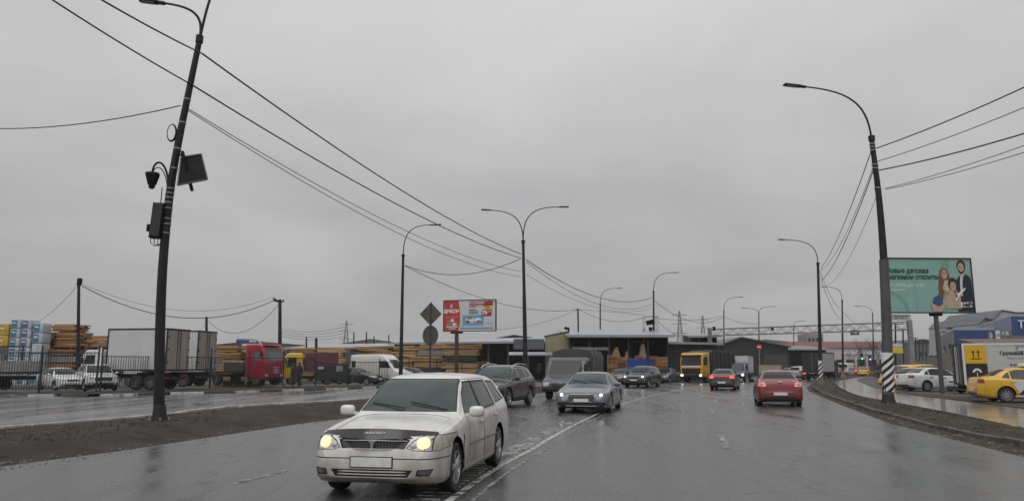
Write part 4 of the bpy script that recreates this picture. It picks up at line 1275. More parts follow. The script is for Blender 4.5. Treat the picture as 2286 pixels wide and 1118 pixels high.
MB().beam((0, -.09, 2.45), (0, -.09, 3.34), .05).build('bracket', BROWN, sg_)

def ink(name, col, rough=.5): return M(name, col, rough=rough, var=.06, scale=2)
PR = ink('print_red', (0.42, 0.035, 0.030)); PDR = ink('print_dark_red', (0.30, 0.012, 0.020)); PW_ = ink('print_white', (0.72, 0.72, 0.72)); PLG = ink('print_pale_grey', (0.50, 0.52, 0.56))
PY = ink('print_yellow', (0.66, 0.50, 0.04)); PBL = ink('print_cyan', (0.09, 0.33, 0.46)); PDK = ink('print_dark', (0.022, 0.022, 0.03)); PPK = ink('print_pink', (0.45, 0.10, 0.13)); PGN = ink('print_green', (0.16, 0.26, 0.10))
PGR = ink('print_grey', (0.22, 0.26, 0.29))

def flat(root, name, poly, z, mat):
    """flat print shape on a billboard face; (a, b) metres on the face, z its tiny lift towards the viewer"""
    m = MB().add([(a, -z, b) for a, b in poly], [tuple(range(len(poly)))])
    bm_o = m.build(name, mat, root)
    if bm_o.data.polygons[0].normal.y > 0: bm_o.data.flip_normals()
    return bm_o
def rect(x0, z0, x1, z1): return [(x0, z0), (x1, z0), (x1, z1), (x0, z1)]
def oval(cx, cz, rx, rz, n=20, a0=0.0): return [(cx + rx * math.cos(a0 + 2 * math.pi * i / n), cz + rz * math.sin(a0 + 2 * math.pi * i / n)) for i in range(n)]
def words(root, txt, x, z, size, mat, lift, bold=0.0, align='LEFT', sx=1.0, skew=0.0):
    Mx = Matrix.Translation((x, -lift, z)) @ Matrix.Rotation(R(90), 4, 'X') @ Matrix.Rotation(skew, 4, 'Z') @ Matrix.Scale(sx, 4, (1, 0, 0))
    return lettering('lettering', txt, size, mat, root, Mx, bold, align)

def billboard(label, px, Y, zc, w, h, rz, post_px, postmat, zg=0.0):
    cx = at(px, 700, Y)[0]
    root = thing('billboard', label, 'billboard', (cx, Y, zg), rz)
    MB().box((0, .17, zc), (w, .34, h), bev=.02).build('cabinet', M('billboard_case', (.035, .035, .037), rough=.5, var=.2), root)
    fr = MB()
    for a, b in (((-w / 2, -h / 2), (w / 2, -h / 2)), ((-w / 2, h / 2), (w / 2, h / 2)), ((-w / 2, -h / 2), (-w / 2, h / 2)), ((w / 2, -h / 2), (w / 2, h / 2))):
        fr.beam((a[0], -.03, zc + a[1]), (b[0], -.03, zc + b[1]), .06, .06)
    fr.build('frame', M('billboard_frame', (.03, .03, .032), rough=.5), root)
    return root
# red and white grocery poster
YB = 76.0
zc1 = at(1048, 704, YB)[2]
BB = billboard('red and white grocery billboard with a 79 price, on a brown post', 1048, YB, zc1, 5.5, 3.1, R(-16), 1018, BROWN)
px_ = -1.4
MB().tube([(px_, .2, -.3), (px_, .2, zc1 - 1.6)], .20, 12).build('post', BROWN, BB)
MB().box((px_, .2, zc1 - 1.66), (1.2, .34, .22)).build('post_head', BROWN, BB)
f = thing  # alias kept short below
face = flat(BB, 'poster', [(a, b + zc1) for a, b in rect(-2.7, -1.5, 2.7, 1.5)], .012, PW_)
P = lambda poly: [(a, b + zc1) for a, b in poly]
flat(BB, 'poster_panel', P(rect(-1.05, -1.5, 2.7, 1.5)), .016, PLG)
flat(BB, 'poster_panel', P([(-2.7, -1.5), (-1.12, -1.5), (-1.0, -.8), (-.98, 0), (-1.02, .7), (-1.15, 1.5), (-2.7, 1.5)]), .022, PR)
flat(BB, 'poster_stripe', P([(-1.06, -1.5), (-1.0, -1.5), (-.88, -.8), (-.86, 0), (-.9, .7), (-1.03, 1.5), (-1.09, 1.5), (-.96, .7), (-.92, 0), (-.94, -.8)]), .026, PY)
flat(BB, 'poster_badge', P(oval(-1.92, 1.0, .27, .27)), .028, PDR)
words(BB, 'Д', -1.92, zc1 + .88, .36, PW_, .034, .012, 'CENTER')
words(BB, 'ДИКСИ', -1.92, zc1 + .30, .46, PW_, .034, .02, 'CENTER', 1.0)
flat(BB, 'poster_band', P(rect(-2.55, -.22, -1.15, -.02)), .028, PPK)
for (cx, cz, mt) in ((-2.15, -.55, PGN), (-1.8, -.45, PW_), (-1.5, -.6, PPK), (-2.3, -.85, PPK), (-1.95, -.8, PGN), (-1.6, -.85, PW_), (-1.35, -.85, PGN)):
    flat(BB, 'poster_fruit', P(oval(cx, cz, .17, .15, 12)), .030 + .002 * abs(cx), mt)
flat(BB, 'poster_band', P(rect(-2.45, -1.15, -1.2, -1.02)), .030, PLG)
flat(BB, 'poster_band', P(rect(-2.2, -1.32, -1.4, -1.24)), .030, PLG)
flat(BB, 'poster_headline', P([(0.0, .80), (2.45, .93), (2.45, 1.42), (0.0, 1.38)]), .022, PDR)
words(BB, 'МЫ ИСПРАВИТЕ', .08, zc1 + 1.15, .22, PW_, .030, .006, 'LEFT', .82)
words(BB, 'НЕ ЭТО ДЕШЕВО', .08, zc1 + .88, .20, PW_, .030, .006, 'LEFT', .82)
flat(BB, 'poster_tag', P([(1.35, .60), (2.42, .72), (2.52, .98), (1.45, .86)]), .028, PY)
words(BB, '-32%', 1.9, zc1 + .66, .24, PDK, .034, .008, 'CENTER', 1.1, .10)
flat(BB, 'price_tag', P([(1.25, -.12), (2.3, -.08), (2.36, .58), (1.28, .52)]), .028, PDR)
words(BB, '79', 1.32, zc1 + .05, .56, PW_, .036, .02)
words(BB, '99', 1.98, zc1 + .28, .26, PY, .036, .01)
for i, ln in enumerate((.75, 1.0, .95)):
    flat(BB, 'poster_text_line', P(rect(-.05, .52 - .18 * i, -.05 + ln, .61 - .18 * i)), .022, PDK)
flat(BB, 'poster_product', P(rect(-.62, -1.02, 1.5, .02)), .022, PBL)
flat(BB, 'poster_product_edge', P(rect(-.72, -1.12, -.62, .06)), .024, PBL)
for (cx, cz, rx, mt) in ((0.05, -.38, .42, PW_), (.05, -.28, .30, PPK), (-.1, -.62, .26, PDR), (.28, -.62, .24, PLG), (.12, -.45, .2, PW_), (.9, -.45, .38, PW_), (1.0, -.62, .3, PPK)):
    flat(BB, 'poster_product_shape', P(oval(cx, cz, rx, rx * .55, 14, cx)), .026 + .002 * abs(cx * 3), mt)
flat(BB, 'poster_band', P(rect(-.95, -1.38, 2.5, -1.18)), .022, PGR)
flat(BB, 'poster_text_line', P(rect(1.7, -.75, 2.5, -.70)), .022, PGR)
flat(BB, 'poster_text_line', P(rect(1.7, -.90, 2.5, -.85)), .022, PGR)

# green poster with a family, beside the striped pole
YG = 44.0
zc2 = at(2080, 637, YG)[2]
GREEN = ink('print_teal', (0.205, 0.375, 0.325)); TEALD = ink('print_teal_dark', (0.15, 0.30, 0.26)); INKG = ink('print_deep_green', (0.006, 0.060, 0.045))
SKIN = ink('print_skin', (0.50, 0.30, 0.22)); HAIR = ink('print_auburn', (0.15, 0.06, 0.035)); HAIRD = ink('print_dark_hair', (0.03, 0.018, 0.014)); CREAM = ink('print_cream', (0.48, 0.40, 0.30)); NAVY = ink('print_navy', (0.008, 0.012, 0.022)); COBALT = ink('print_cobalt', (0.02, 0.07, 0.20)); BEIGE = ink('print_beige', (0.42, 0.31, 0.24))
BG = billboard('teal billboard with a smiling family and lettering, next to the striped pole', 2079, YG, zc2 - .1, 5.75, 3.18, R(2), 2083, POLEG, .1)
BG.scale = (.90, 1, 1)
zc2 -= .1
P = lambda poly: [(a, b + zc2) for a, b in poly]
MB().tube([(.42, .2, -.3), (.42, .2, zc2 - 1.7)], .14, 12).build('post', POLEG, BG)
MB().box((.42, .2, zc2 - 1.66), (.75, .32, .18), bev=.06).build('post_head', KIT, BG)
hang = MB().box((-2.0, .05, zc2 - 1.85), (1.3, .03, .34)).build('name_board', M('name_board_grey', (.38, .40, .42), rough=.5), BG)
words(BG, '207-81П', -2.0, zc2 - 1.93, .24, PDK, -.02, .0, 'CENTER')
flat(BG, 'poster', P(rect(-2.83, -1.54, 2.83, 1.54)), .012, GREEN)
flat(BG, 'poster_loop', P([(-2.9, -.55), (-2.5, -.55), (-2.1, -.75), (-1.75, -1.2), (-1.6, -1.5), (-1.35, -1.5), (-1.5, -1.1), (-1.9, -.6), (-2.4, -.36), (-2.9, -.36)]), .016, TEALD)
flat(BG, 'poster_loop', P([(.75, 1.05), (1.15, 1.5), (1.5, 1.5), (1.45, 1.2), (1.0, .45), (.8, .45), (1.22, 1.25), (1.0, 1.1)]), .016, TEALD)
words(BG, 'Новые детские', -2.72, zc2 + .72, .40, INKG, .020, .020, 'LEFT', .93)
words(BG, 'магазины открыты', -2.72, zc2 + .36, .40, INKG, .020, .020, 'LEFT', .93)
words(BG, 'IDS-место для твоего', -2.6, zc2 - .05, .24, PW_, .020, .0, 'LEFT', .98)
flat(BG, 'poster_text_line', P(rect(-2.5, -.30, -1.55, -.24)), .020, PLG)
words(BG, 'МиРа', 2.06, zc2 - 1.20, .29, PDK, .060, .02)
flat(BG, 'poster_logo', P([(1.98, -1.26), (2.74, -1.24), (2.72, -.96), (1.97, -.97)]), .052, PW_)
# man
flat(BG, 'poster_jacket', P([(1.78, -1.52), (1.80, -.2), (1.78, .28), (2.0, .52), (2.22, .66), (2.50, .66), (2.72, .50), (2.80, .25), (2.82, -1.52)]), .022, NAVY)
flat(BG, 'poster_shirt', P([(2.02, -.6), (2.05, .3), (2.12, .62), (2.32, .66), (2.22, .3), (2.16, -.6)]), .026, PLG)
flat(BG, 'poster_neck', P(rect(2.14, .55, 2.38, .85)), .028, SKIN)
flat(BG, 'poster_hair', P(oval(2.20, 1.15, .30, .36)), .030, HAIRD)
flat(BG, 'poster_face', P(oval(2.18, 1.03, .21, .30)), .034, SKIN)
flat(BG, 'poster_beard', P([(1.98, .95), (2.05, .75), (2.2, .68), (2.34, .76), (2.40, .98), (2.3, .88), (2.07, .88)]), .038, HAIRD)
flat(BG, 'poster_smile', P(oval(2.18, .86, .08, .03, 10)), .042, PW_)
# woman
flat(BG, 'poster_hair', P([(.62, -.75), (.60, -.1), (.68, .5), (.78, .92), (1.02, 1.06), (1.25, .95), (1.38, .6), (1.42, .2), (1.3, -.2), (1.1, -.6), (.9, -.8)]), .022, HAIR)
flat(BG, 'poster_dress', P([(.66, -1.2), (.85, -.2), (1.05, .3), (1.35, .3), (1.55, -.1), (1.6, -1.2)]), .026, CREAM)
flat(BG, 'poster_face', P(oval(1.05, .66, .20, .28, a0=.2)), .030, SKIN)
flat(BG, 'poster_smile', P(oval(1.06, .54, .08, .03, 10)), .034, PW_)
flat(BG, 'poster_hair', P([(.62, -.75), (.60, -.1), (.72, .4), (.82, .1), (.95, -.4), (.9, -.8)]), .034, HAIR)
# child
flat(BG, 'poster_hair', P(oval(1.55, .08, .32, .38)), .040, HAIRD)
flat(BG, 'poster_face', P(oval(1.55, -.04, .20, .26)), .044, SKIN)
flat(BG, 'poster_smile', P(oval(1.56, -.16, .07, .03, 10)), .048, PW_)
flat(BG, 'poster_dress', P([(1.0, -1.35), (1.1, -.45), (1.45, -.32), (1.75, -.35), (2.0, -.5), (1.98, -1.35)]), .048, BEIGE)
flat(BG, 'poster_paper', P([(1.62, -.62), (2.32, -.12), (2.36, -.20), (1.9, -.62), (1.7, -.9)]), .052, PW_)
for i in range(9):
    flat(BG, 'poster_flower', P(oval(.9 + rnd.random() * .9, -.75 + rnd.random() * .45, .09, .08, 8)), .054 + .001 * i, (CREAM, PPK, PGN, PR)[i % 4])
flat(BG, 'poster_stroller', P([(-.02, -1.1), (.25, -.95), (.5, -1.2), (.95, -1.05), (.75, -1.52), (.15, -1.52)]), .056, BEIGE)
flat(BG, 'poster_stroller', P([(.12, -1.05), (.2, -.72), (.55, -.55), (.78, -.75), (.8, -1.05), (.5, -1.2)]), .070, COBALT)

for (cx, cz, w_) in ((2.18, 1.07, .20), (1.05, .71, .19), (1.55, 0.0, .19)):
    for sx in (-1, 1):
        flat(BG, 'poster_eye', P(oval(cx + sx * w_ * .42, cz, w_ * .17, w_ * .09, 8)), .062, HAIRD)
        flat(BG, 'poster_brow', P(rect(cx + sx * w_ * .42 - w_ * .22, cz + w_ * .26, cx + sx * w_ * .42 + w_ * .22, cz + w_ * .36)), .062, HAIR)
    flat(BG, 'poster_nose', P([(cx - .02, cz - .02), (cx + .03, cz - .16), (cx - .04, cz - .16)]), .062, ink('print_skin_shade', (.36, .19, .13)))
for k_ in range(1, 3):
    flat(BG, 'sheet_seam', P(rect(-2.83 + 5.66 * k_ / 3 - .008, -1.54, -2.83 + 5.66 * k_ / 3 + .008, 1.54)), .078, TEALD)
# ------------------------------------------------------------------ gantry over the road
GANT = M('gantry_steel', (0.23, 0.215, 0.205), rough=0.6, metal=0.2, var=0.25, scale=2, wear=((.10, .07, .055), .62, 4))
ga = Vector(at(1584, 735, 94)); gb = Vector(at(2030, 718.5, 78))
gr = thing('gantry', 'long steel lattice gantry spanning the road in the distance', 'gantry', (ga.x, ga.y, 0))
D = gb - ga; D.z = 0; Lg = D.length; dx = D.normalized(); nx = Vector((-dx.y, dx.x, 0))
z1, z0 = ga.z, ga.z - .78
zt2 = gb.z - ga.z
for yo in (-.35, .35):
    for zz in (z1, z0):
        MB().beam(nx * yo + Vector((0, 0, zz)), nx * yo + D + Vector((0, 0, zz + zt2)), .11).build('chord', GANT, gr)
nb = int(Lg / 1.5)
for i in range(nb):
    t0_, t1_, t2_ = i / nb, (i + .38) / nb, (i + .62) / nb
    for yo in (-.35, .35):
        a = nx * yo + D * t0_ + Vector((0, 0, z1 + zt2 * t0_)); b = nx * yo + D * t1_ + Vector((0, 0, z0 + zt2 * t1_ + .12)); c = nx * yo + D * t2_ + Vector((0, 0, z0 + zt2 * t2_ + .12)); d = nx * yo + D * ((i + 1) / nb) + Vector((0, 0, z1 + zt2 * (i + 1) / nb))
        MB().beam(a, b, .05).beam(b, c, .05).beam(c, d, .05).build('lattice', GANT, gr)
for t in (0, 1):
    p = D * t
    MB().box(p + Vector((0, 0, (z1 + .2) / 2)), (.42, .42, z1 + .2), bev=.03).build('post', GANT, gr)
for px in (1594, 1724):
    MB().box(Vector(at(px, 733, 92)) - Vector(gr.location), (.3, .3, .5), bev=.03).build('sensor_box', KIT, gr)
snp = thing('direction_sign', 'small blue direction sign hanging under the far gantry', 'road sign', at(1908, 742, 82))
MB().box((0, 0, 0), (.92, .06, .52), bev=.01).build('plate', M('sign_blue', (.03, .07, .14), rough=.4), snp)
for i, (a, h) in enumerate(((-.28, .26), (-.05, .34), (.08, .30), (.22, .34))):
    MB().box((a, -.04, 0), (.07, .012, h)).build('marking', PW_, snp)
MB().beam((0, 0, .25), (0, 0, .6), .05).build('hanger', GANT, snp)
# prohibition sign and signals far away
ne = thing('no_entry_sign', 'small red and white no entry sign beside the far twin arm lamp', 'road sign', (gx(1697, 118), 118, 0))
MB().tube([(0, 0, 0), (0, 0, 4.9)], .06, 8).build('post', GALV, ne)
o = MB().prism(oval(0, 0, .42, .42, 24), -.01, .01, 'y').build('disc', ink('sign_red', (.45, .02, .02)), ne); o.location = (0, -.09, 4.62)
MB().box((0, -.115, 4.62), (.56, .012, .16)).build('bar', PW_, ne)
for px, Y, col, lb, py in ((1924, 150, (.05, 1.0, .35), 'lit green traffic light near the far crossing', 798), (1942, 170, (.30, .28, 1.0), 'violet lit signal right of the green traffic light', 800)):
    p = at(px, py, Y)
    tl = thing('traffic_light', lb, 'traffic light', (p[0], p[1], 0))
    MB().tube([(0, .2, 0), (0, .2, p[2] + .6)], .08, 8).build('post', POLE, tl)
    MB().box((0, 0, p[2] + .2), (.42, .3, 1.15), bev=.04).build('housing', KIT, tl)
    MB().lathe([(.001, -.02), (.17, .0)], (0, -.17, p[2] - .15), 'y', 14).build('lit_lens', M('signal_' + str(px), col, emit=3.0, ecol=col), tl)
# ------------------------------------------------------------------ buildings
SHEET_D = M('dark_sheet_metal', (0.026, 0.027, 0.031), rough=0.55, metal=0.2, var=0.3, scale=0.6)
SHEET_G = M('grey_sheet_metal', (0.11, 0.115, 0.125), rough=0.5, metal=0.3, var=0.2, scale=0.5)
ROOFM = M('wet_metal_roof', (0.33, 0.35, 0.38), rough=0.35, metal=0.3, var=0.2, scale=0.4)
BEIGEW = M('beige_panel', (0.27, 0.225, 0.135), rough=0.65, var=0.14, scale=0.5, wear=((.20, .165, .10), .62, .8))
BLUEW = M('blue_panel', (0.018, 0.060, 0.170), rough=0.5, var=0.12, scale=0.3)
LGREY = M('light_panel', (0.30, 0.30, 0.31), rough=0.6, var=0.12, scale=0.3)
SHEET_B = M('blue_grey_sheet', (0.15, 0.16, 0.18), rough=0.5, var=0.15, scale=0.4)
PINKR = M('hazed_red_roof', (0.36, 0.17, 0.17), rough=0.7, var=0.15, scale=0.1)  # red roof, distance haze mixed into its colour
INNER = M('shed_interior', (0.012, 0.012, 0.013), rough=0.9, var=0.3)
WOOD = M('sawn_timber', (0.42, 0.250, 0.105), rough=0.75, var=0.28, scale=2.0, stretch=(.4, 6, 9))
WOOD2 = M('weathered_timber', (0.25, 0.130, 0.055), rough=0.8, var=0.35, scale=2.0, stretch=(.4, 6, 9))
WOOD3 = M('pale_timber', (0.50, 0.345, 0.175), rough=0.75, var=0.25, scale=2.0, stretch=(.4, 6, 9))
WOODD = M('dark_wet_timber', (0.13, 0.065, 0.03), rough=0.8, var=0.4, scale=2.0, stretch=(.4, 6, 9))
PALLET = M('pallet_wood', (0.30, 0.165, 0.075), rough=0.8, var=0.35, scale=3)
WHITEB = M('white_panel', (0.60, 0.61, 0.62), rough=0.5, var=0.08, scale=1)

def ribs(root, name, a, b, z0, z1, step, mat, depth=.05, w=.08):
    """upright ribs of a profiled wall between two ground points"""
    a, b = Vector(a), Vector(b); n = max(1, int((b - a).length / step))
    m = MB()
    for i in range(n + 1):
        p = a.lerp(b, i / n)
        m.box((p.x, p.y, (z0 + z1) / 2), (w, depth, z1 - z0), Matrix.Rotation(math.atan2((b - a).y, (b - a).x), 3, 'Z'))
    o = m.build(name, mat, root); o['kind'] = 'stuff'
    return o

def shed(name, label, pxl, pxr, Y0, Y1, z_eave, z_ridge, depth, wall, roofm, openf=True, over=1.2, posts=6, cat='shed'):
    """long shed between two picture columns, front at Y0 (left) to Y1 (right), mono-pitch roof"""
    x0, x1 = gx(pxl, Y0), gx(pxr, Y1)
    root = thing(name, label, cat, (x0, Y0, 0), math.atan2(Y1 - Y0, x1 - x0))
    L = math.hypot(x1 - x0, Y1 - Y0)
    MB().box((L / 2, depth, z_ridge / 2), (L, .15, z_ridge)).build('back_wall', wall, root)
    for x in (0, L):
        MB().prism([(0, 0), (depth, 0), (depth, z_ridge), (0, z_eave)], x - .08, x + .08, 'x').build('side_wall', wall, root)
    if not openf:
        MB().box((L / 2, 0, z_eave / 2), (L, .12, z_eave)).build('front_wall', wall, root)
        ribs(root, 'wall_ribs', (0, -.08), (L, -.08), .1, z_eave - .1, .9, wall)
    else:
        for i in range(posts):
            MB().box((L * i / (posts - 1), .1, z_eave / 2), (.18, .18, z_eave)).build('post', POLEG, root)
    ang = math.atan2(z_ridge - z_eave, depth)
    MB().prism([(-over, z_eave - over * math.tan(ang)), (depth + .4, z_ridge + .4 * math.tan(ang)), (depth + .4, z_ridge + .4 * math.tan(ang) + .14), (-over, z_eave - over * math.tan(ang) + .14)], -.5, L + .5, 'x').build('roof', roofm, root)
    MB().box((L / 2, -over - .02, z_eave - over * math.tan(ang) + .02), (L + 1, .05, .26)).build('fascia', LGREY, root)
    return root, L
shA, LA = shed('lumber_shed', 'long low dark lumber shed behind the timber stacks', 880, 1225, 100, 93, 4.6, 5.3, 9, SHEET_D, ROOFM, True, 1.0, 9)
shed('low_shed', 'low pale roofed shed in the far yard behind the yellow truck', 640, 900, 120, 112, 4.4, 5.2, 10, SHEET_G, ROOFM, False, .6)
shB, LB = shed('open_shed', 'dark open fronted pallet shed with a thin metal roof', 1274, 1492, 82, 82, 4.9, 5.9, 11, SHEET_D, ROOFM, True, 1.6, 6)
# beige end wall, pitched top
bw = thing('beige_wall', 'beige panel end wall between the two sheds', 'wall', (gx(1217, 83), 83, 0), 0)
wB = gx(1272, 83) - gx(1217, 83)
for i in range(3):
    a, b = wB * i / 3, wB * (i + 1) / 3
    MB().prism([(a + .01, 0), (b - .01, 0), (b - .01, 4.75 + .55 * (i + 1) / 3), (a + .01, 4.75 + .55 * i / 3)], -.08, .08, 'y').build('panel', BEIGEW, bw)
MB().beam((-.1, 0, 4.82), (wB + .1, 0, 5.40), .30, .14).build('coping', SHEET_D, bw)
MB().box((wB + .06, -.05, 2.7), (.14, .22, 5.4)).build('corner_trim', WHITEB, bw)
MB().box((-1.75, -.5, 4.0), (3.3, .2, 1.1), bev=.02).build('sign_board', SHEET_G, bw)
MB().box((-1.6, -1.2, 2.95), (4.6, 1.8, .10), Matrix.Rotation(R(10), 3, 'X')).build('canopy', ROOFM, bw)
# lettering over the shed front
so = thing('shed_sign', 'white lettering board along the pallet shed front', 'sign', (gx(1278, 79), 79, 0))
MB().box((1.85, 0, 3.42), (3.8, .06, .42)).build('board', SHEET_D, so)
words(so, 'ПИЛОМАТЕРИАЛЫ И БРУС', .05, 3.30, .34, PLG, .04, .0, 'LEFT', .80)
shed('dark_shed', 'dark flat shed between the pallet shed and the yellow tipper', 1490, 1600, 88, 92, 4.3, 4.7, 9, SHEET_D, ROOFM, False, .8)
shed('site_cabin', 'small upper cabin with an open balcony over the tipper truck', 1545, 1602, 97, 97, 5.4, 5.7, 4, SHEET_D, ROOFM, True, .6, 4, 'cabin')

def gable(name, label, pxl, pxr, Y, z_eave, z_ridge, depth, wall, roofm, ridge_t=.5, cat='warehouse', rz=0.0):
    x0, x1 = gx(pxl, Y), gx(pxr, Y)
    root = thing(name, label, cat, (x0, Y, 0), rz); L = x1 - x0
    MB().prism([(0, 0), (L, 0), (L, z_eave), (L * ridge_t, z_ridge), (0, z_eave)], 0, depth, 'y').build('walls', wall, root)
    for (a, za, b, zb) in ((-.4, z_eave - .1, L * ridge_t, z_ridge), (L * ridge_t, z_ridge, L + .4, z_eave - .1)):
        MB().prism([(a, za + .02), (b, zb + .02), (b, zb + .22), (a, za + .22)], -.6, depth + .4, 'y').build('roof_slope', roofm, root)
    ribs(root, 'wall_ribs', (.2, -.06), (L - .2, -.06), .1, z_eave - .05, 1.0, wall)
    return root, L
whD, lw = gable('warehouse', 'dark gabled warehouse behind the gantry post', 1600, 1762, 135, 5.0, 6.6, 25, SHEET_D, SHEET_G, .35)
MB().box((lw * .82, -.1, 1.9), (4.2, .1, 3.6)).build('gate', M('gate_dark', (.045, .045, .05), rough=.5), whD)
shed('canopy_roof', 'flat dark canopy with a pale underside near the far crossing', 1738, 1846, 146, 146, 4.9, 5.6, 10, SHEET_B, SHEET_B, True, 1.5, 5, 'canopy')
fb = thing('retail_building', 'far long building with a pinkish roof band painted pale for haze', 'building', (gx(1765, 270), 270, 0))
Lf = gx(2010, 270) - gx(1765, 270)
MB().box((Lf / 2, 15, 4.2), (Lf, 30, 8.4)).build('walls', M('hazed_retail_wall', (.44, .42, .40), rough=.7, var=.15, scale=.2), fb)  # wall colour lightened to paint in the haze of distance
MB().box((Lf / 2, 14.8, 9.2), (Lf + .6, 30.6, 2.2)).build('roof_band', PINKR, fb)
for i in range(10):
    MB().box((Lf * (i + .5) / 10, -.1, 3.0), (Lf / 10 - 1.0, .2, 2.2)).build('window', GLASSD, fb)
for i in range(3):
    MB().box((Lf * (.55 + .15 * i), -.15, 6.4), (4.5, .2, 1.2)).build('sign_panel', WHITEB, fb)
tw = thing('office_block', 'far grey office block rising behind the pink roof', 'building', (gx(1806, 300), 300, 0))
MB().box((3.2, 5, 7.2), (6.4, 10, 14.4)).build('walls', M('office_grey', (.20, .19, .185), rough=.7, var=.15), tw)
for r_ in range(4):
    for c_ in range(4):
        MB().box((.9 + c_ * 1.5, -.05, 4.2 + r_ * 2.6), (.9, .1, 1.4)).build('window', GLASSD, tw)
# blue and grey buildings on the right
def hall(label, pa, Ya, pb, Yb, pc, Yc, z, wl, wr_, roofm, name='trade_hall'):
    """box hall showing two faces: left face a->b, right face b->c"""
    A, B, C = Vector((gx(pa, Ya), Ya, 0)), Vector((gx(pb, Yb), Yb, 0)), Vector((gx(pc, Yc), Yc, 0))
    root = thing(name, label, 'building', B)
    def wall(p, q, mat, nm, z0=0.0):
        d = (q - p); m = MB(); ang = math.atan2(d.y, d.x)
        m.box((p + q) / 2 - B + Vector((0, 0, (z + z0) / 2)), (d.length, .2, z - z0), Matrix.Rotation(ang, 3, 'Z'))
        return m.build(nm, mat, root), d.normalized(), ang
    wall(A, B, wl, 'side_wall'); wall(B, C, wr_, 'front_wall')
    D_ = A + C - B
    wall(C, D_, wl, 'side_wall'); wall(A, D_, wl, 'rear_wall')
    m = MB(); q = [p - B + Vector((0, 0, z)) for p in (A, B, C, D_)]
    m.add(q + [p + Vector((0, 0, .25)) for p in q], [(0, 1, 2, 3), (4, 7, 6, 5), (0, 4, 5, 1), (1, 5, 6, 2), (2, 6, 7, 3), (3, 7, 4, 0)])
    m.build('roof', roofm, root)
    return root, A - B, C - B
bh, a_, c_ = hall('nearer blue fronted trade hall with grey side wall', 2096, 118, 2137, 90, 2228, 90, 5.85, SHEET_B, BLUEW, ROOFM)
for i in range(3):
    p = a_ * (.2 + .27 * i)
    MB().box(p + Vector((-.1, -.12, 3.9)), (2.6, .3, .9), Matrix.Rotation(math.atan2(a_.y, a_.x), 3, 'Z')).build('window', GLASS, bh)
sb = c_ * .52
MB().prism([(c_.x * .30, 3.72), (c_.x * .98, 3.72), (c_.x * .98, 4.75), (c_.x * .86, 4.75)], -.5, -.12, 'y').build('sign_band', M('fascia_brown', (.20, .13, .11), rough=.6, var=.2), bh)
for i in range(7):
    MB().box((c_.x * (.52 + .065 * i), -.54, 3.98), (.24, .06, .26)).build('sign_letter', PLG, bh)
MB().box((c_.x * .5, -.7, 1.6), (c_.x * .96, .3, 3.2)).build('lower_wall', LGREY, bh)
for i, (px, py) in enumerate(((2098, 746), (2110, 742), (2122, 736), (2128, 735))):
    fo_ = thing('roof_floodlight', ('first', 'second', 'third', 'fourth')[i] + ' floodlight from the left on the blue hall roof edge', 'floodlight', at(px, py + 6, 110 - 4 * i))
    MB().tube([(0, 0, -.8), (0, 0, .5)], .04, 6).build('stem', POLE, fo_)
    MB().box((-.2, 0, .5), (.6, .3, .12), bev=.03).build('head', KIT, fo_)
# market hall behind: long facade with a pale blue lettered band, corner towards the road
gh, a2, c2 = hall('long grey market hall with a pale blue lettered band behind the blue hall', 2183, 136, 2268, 103, 2420, 106, 8.3, SHEET_B, SHEET_B, ROOFM, 'market_hall')
ang2 = math.atan2(-a2.y, -a2.x)
MB().box(a2 / 2 + Vector((-.12, -.12, 7.3)), (a2.length, .16, 1.9), Matrix.Rotation(ang2, 3, 'Z')).build('lettered_band', M('pale_blue_panel', (.17, .21, .30), rough=.5, var=.12, scale=.3), gh)
MB().box(c2 / 2 + Vector((0, -.14, 7.1)), (c2.length, .16, 2.4), Matrix.Rotation(math.atan2(c2.y, c2.x), 3, 'Z')).build('blue_band', BLUEW, gh)
lm = Matrix.Translation(a2 * .97 + Vector((-.3, -.3, 6.75))) @ Matrix.Rotation(ang2, 4, 'Z') @ Matrix.Rotation(R(90), 4, 'X') @ Matrix.Scale(2.1, 4, (1, 0, 0))
lettering('lettering', 'СТРОИТЕЛЕЙ', 1.5, PLG, gh, lm, .02)
lettering('lettering', 'ТЦ', 1.5, PLG, gh, Matrix.Translation(c2 * .07 + Vector((0, -.3, 6.7))) @ Matrix.Rotation(R(90), 4, 'X'), .02)
gab = thing('gabled_halls', 'pale twin gabled roofs rising behind the market hall at the right edge', 'building', (gx(2185, 150), 150, 0))
def zx(px, py): p = at(px, py, 150); return (p[0] - gx(2185, 150), p[2])
for poly in ([(2185, 790), (2222, 790), (2222, 716), (2217, 714), (2199, 709), (2185, 725)], [(2217, 790), (2420, 790), (2420, 698), (2268, 698), (2236, 693), (2217, 713)]):
    pz = [zx(*p) for p in poly]
    MB().prism(pz, 0 if poly[0][0] > 2200 else .5, 18, 'y').build('gable', M('pale_gable', (.36, .36, .355), rough=.6, var=.06), gab)
    for q in range(2, len(pz) - 1):
        MB().beam((pz[q][0], 9, pz[q][1] + .05), (pz[q + 1][0], 9, pz[q + 1][1] + .05), 18.4, .22).build('roof_edge', SHEET_G, gab)
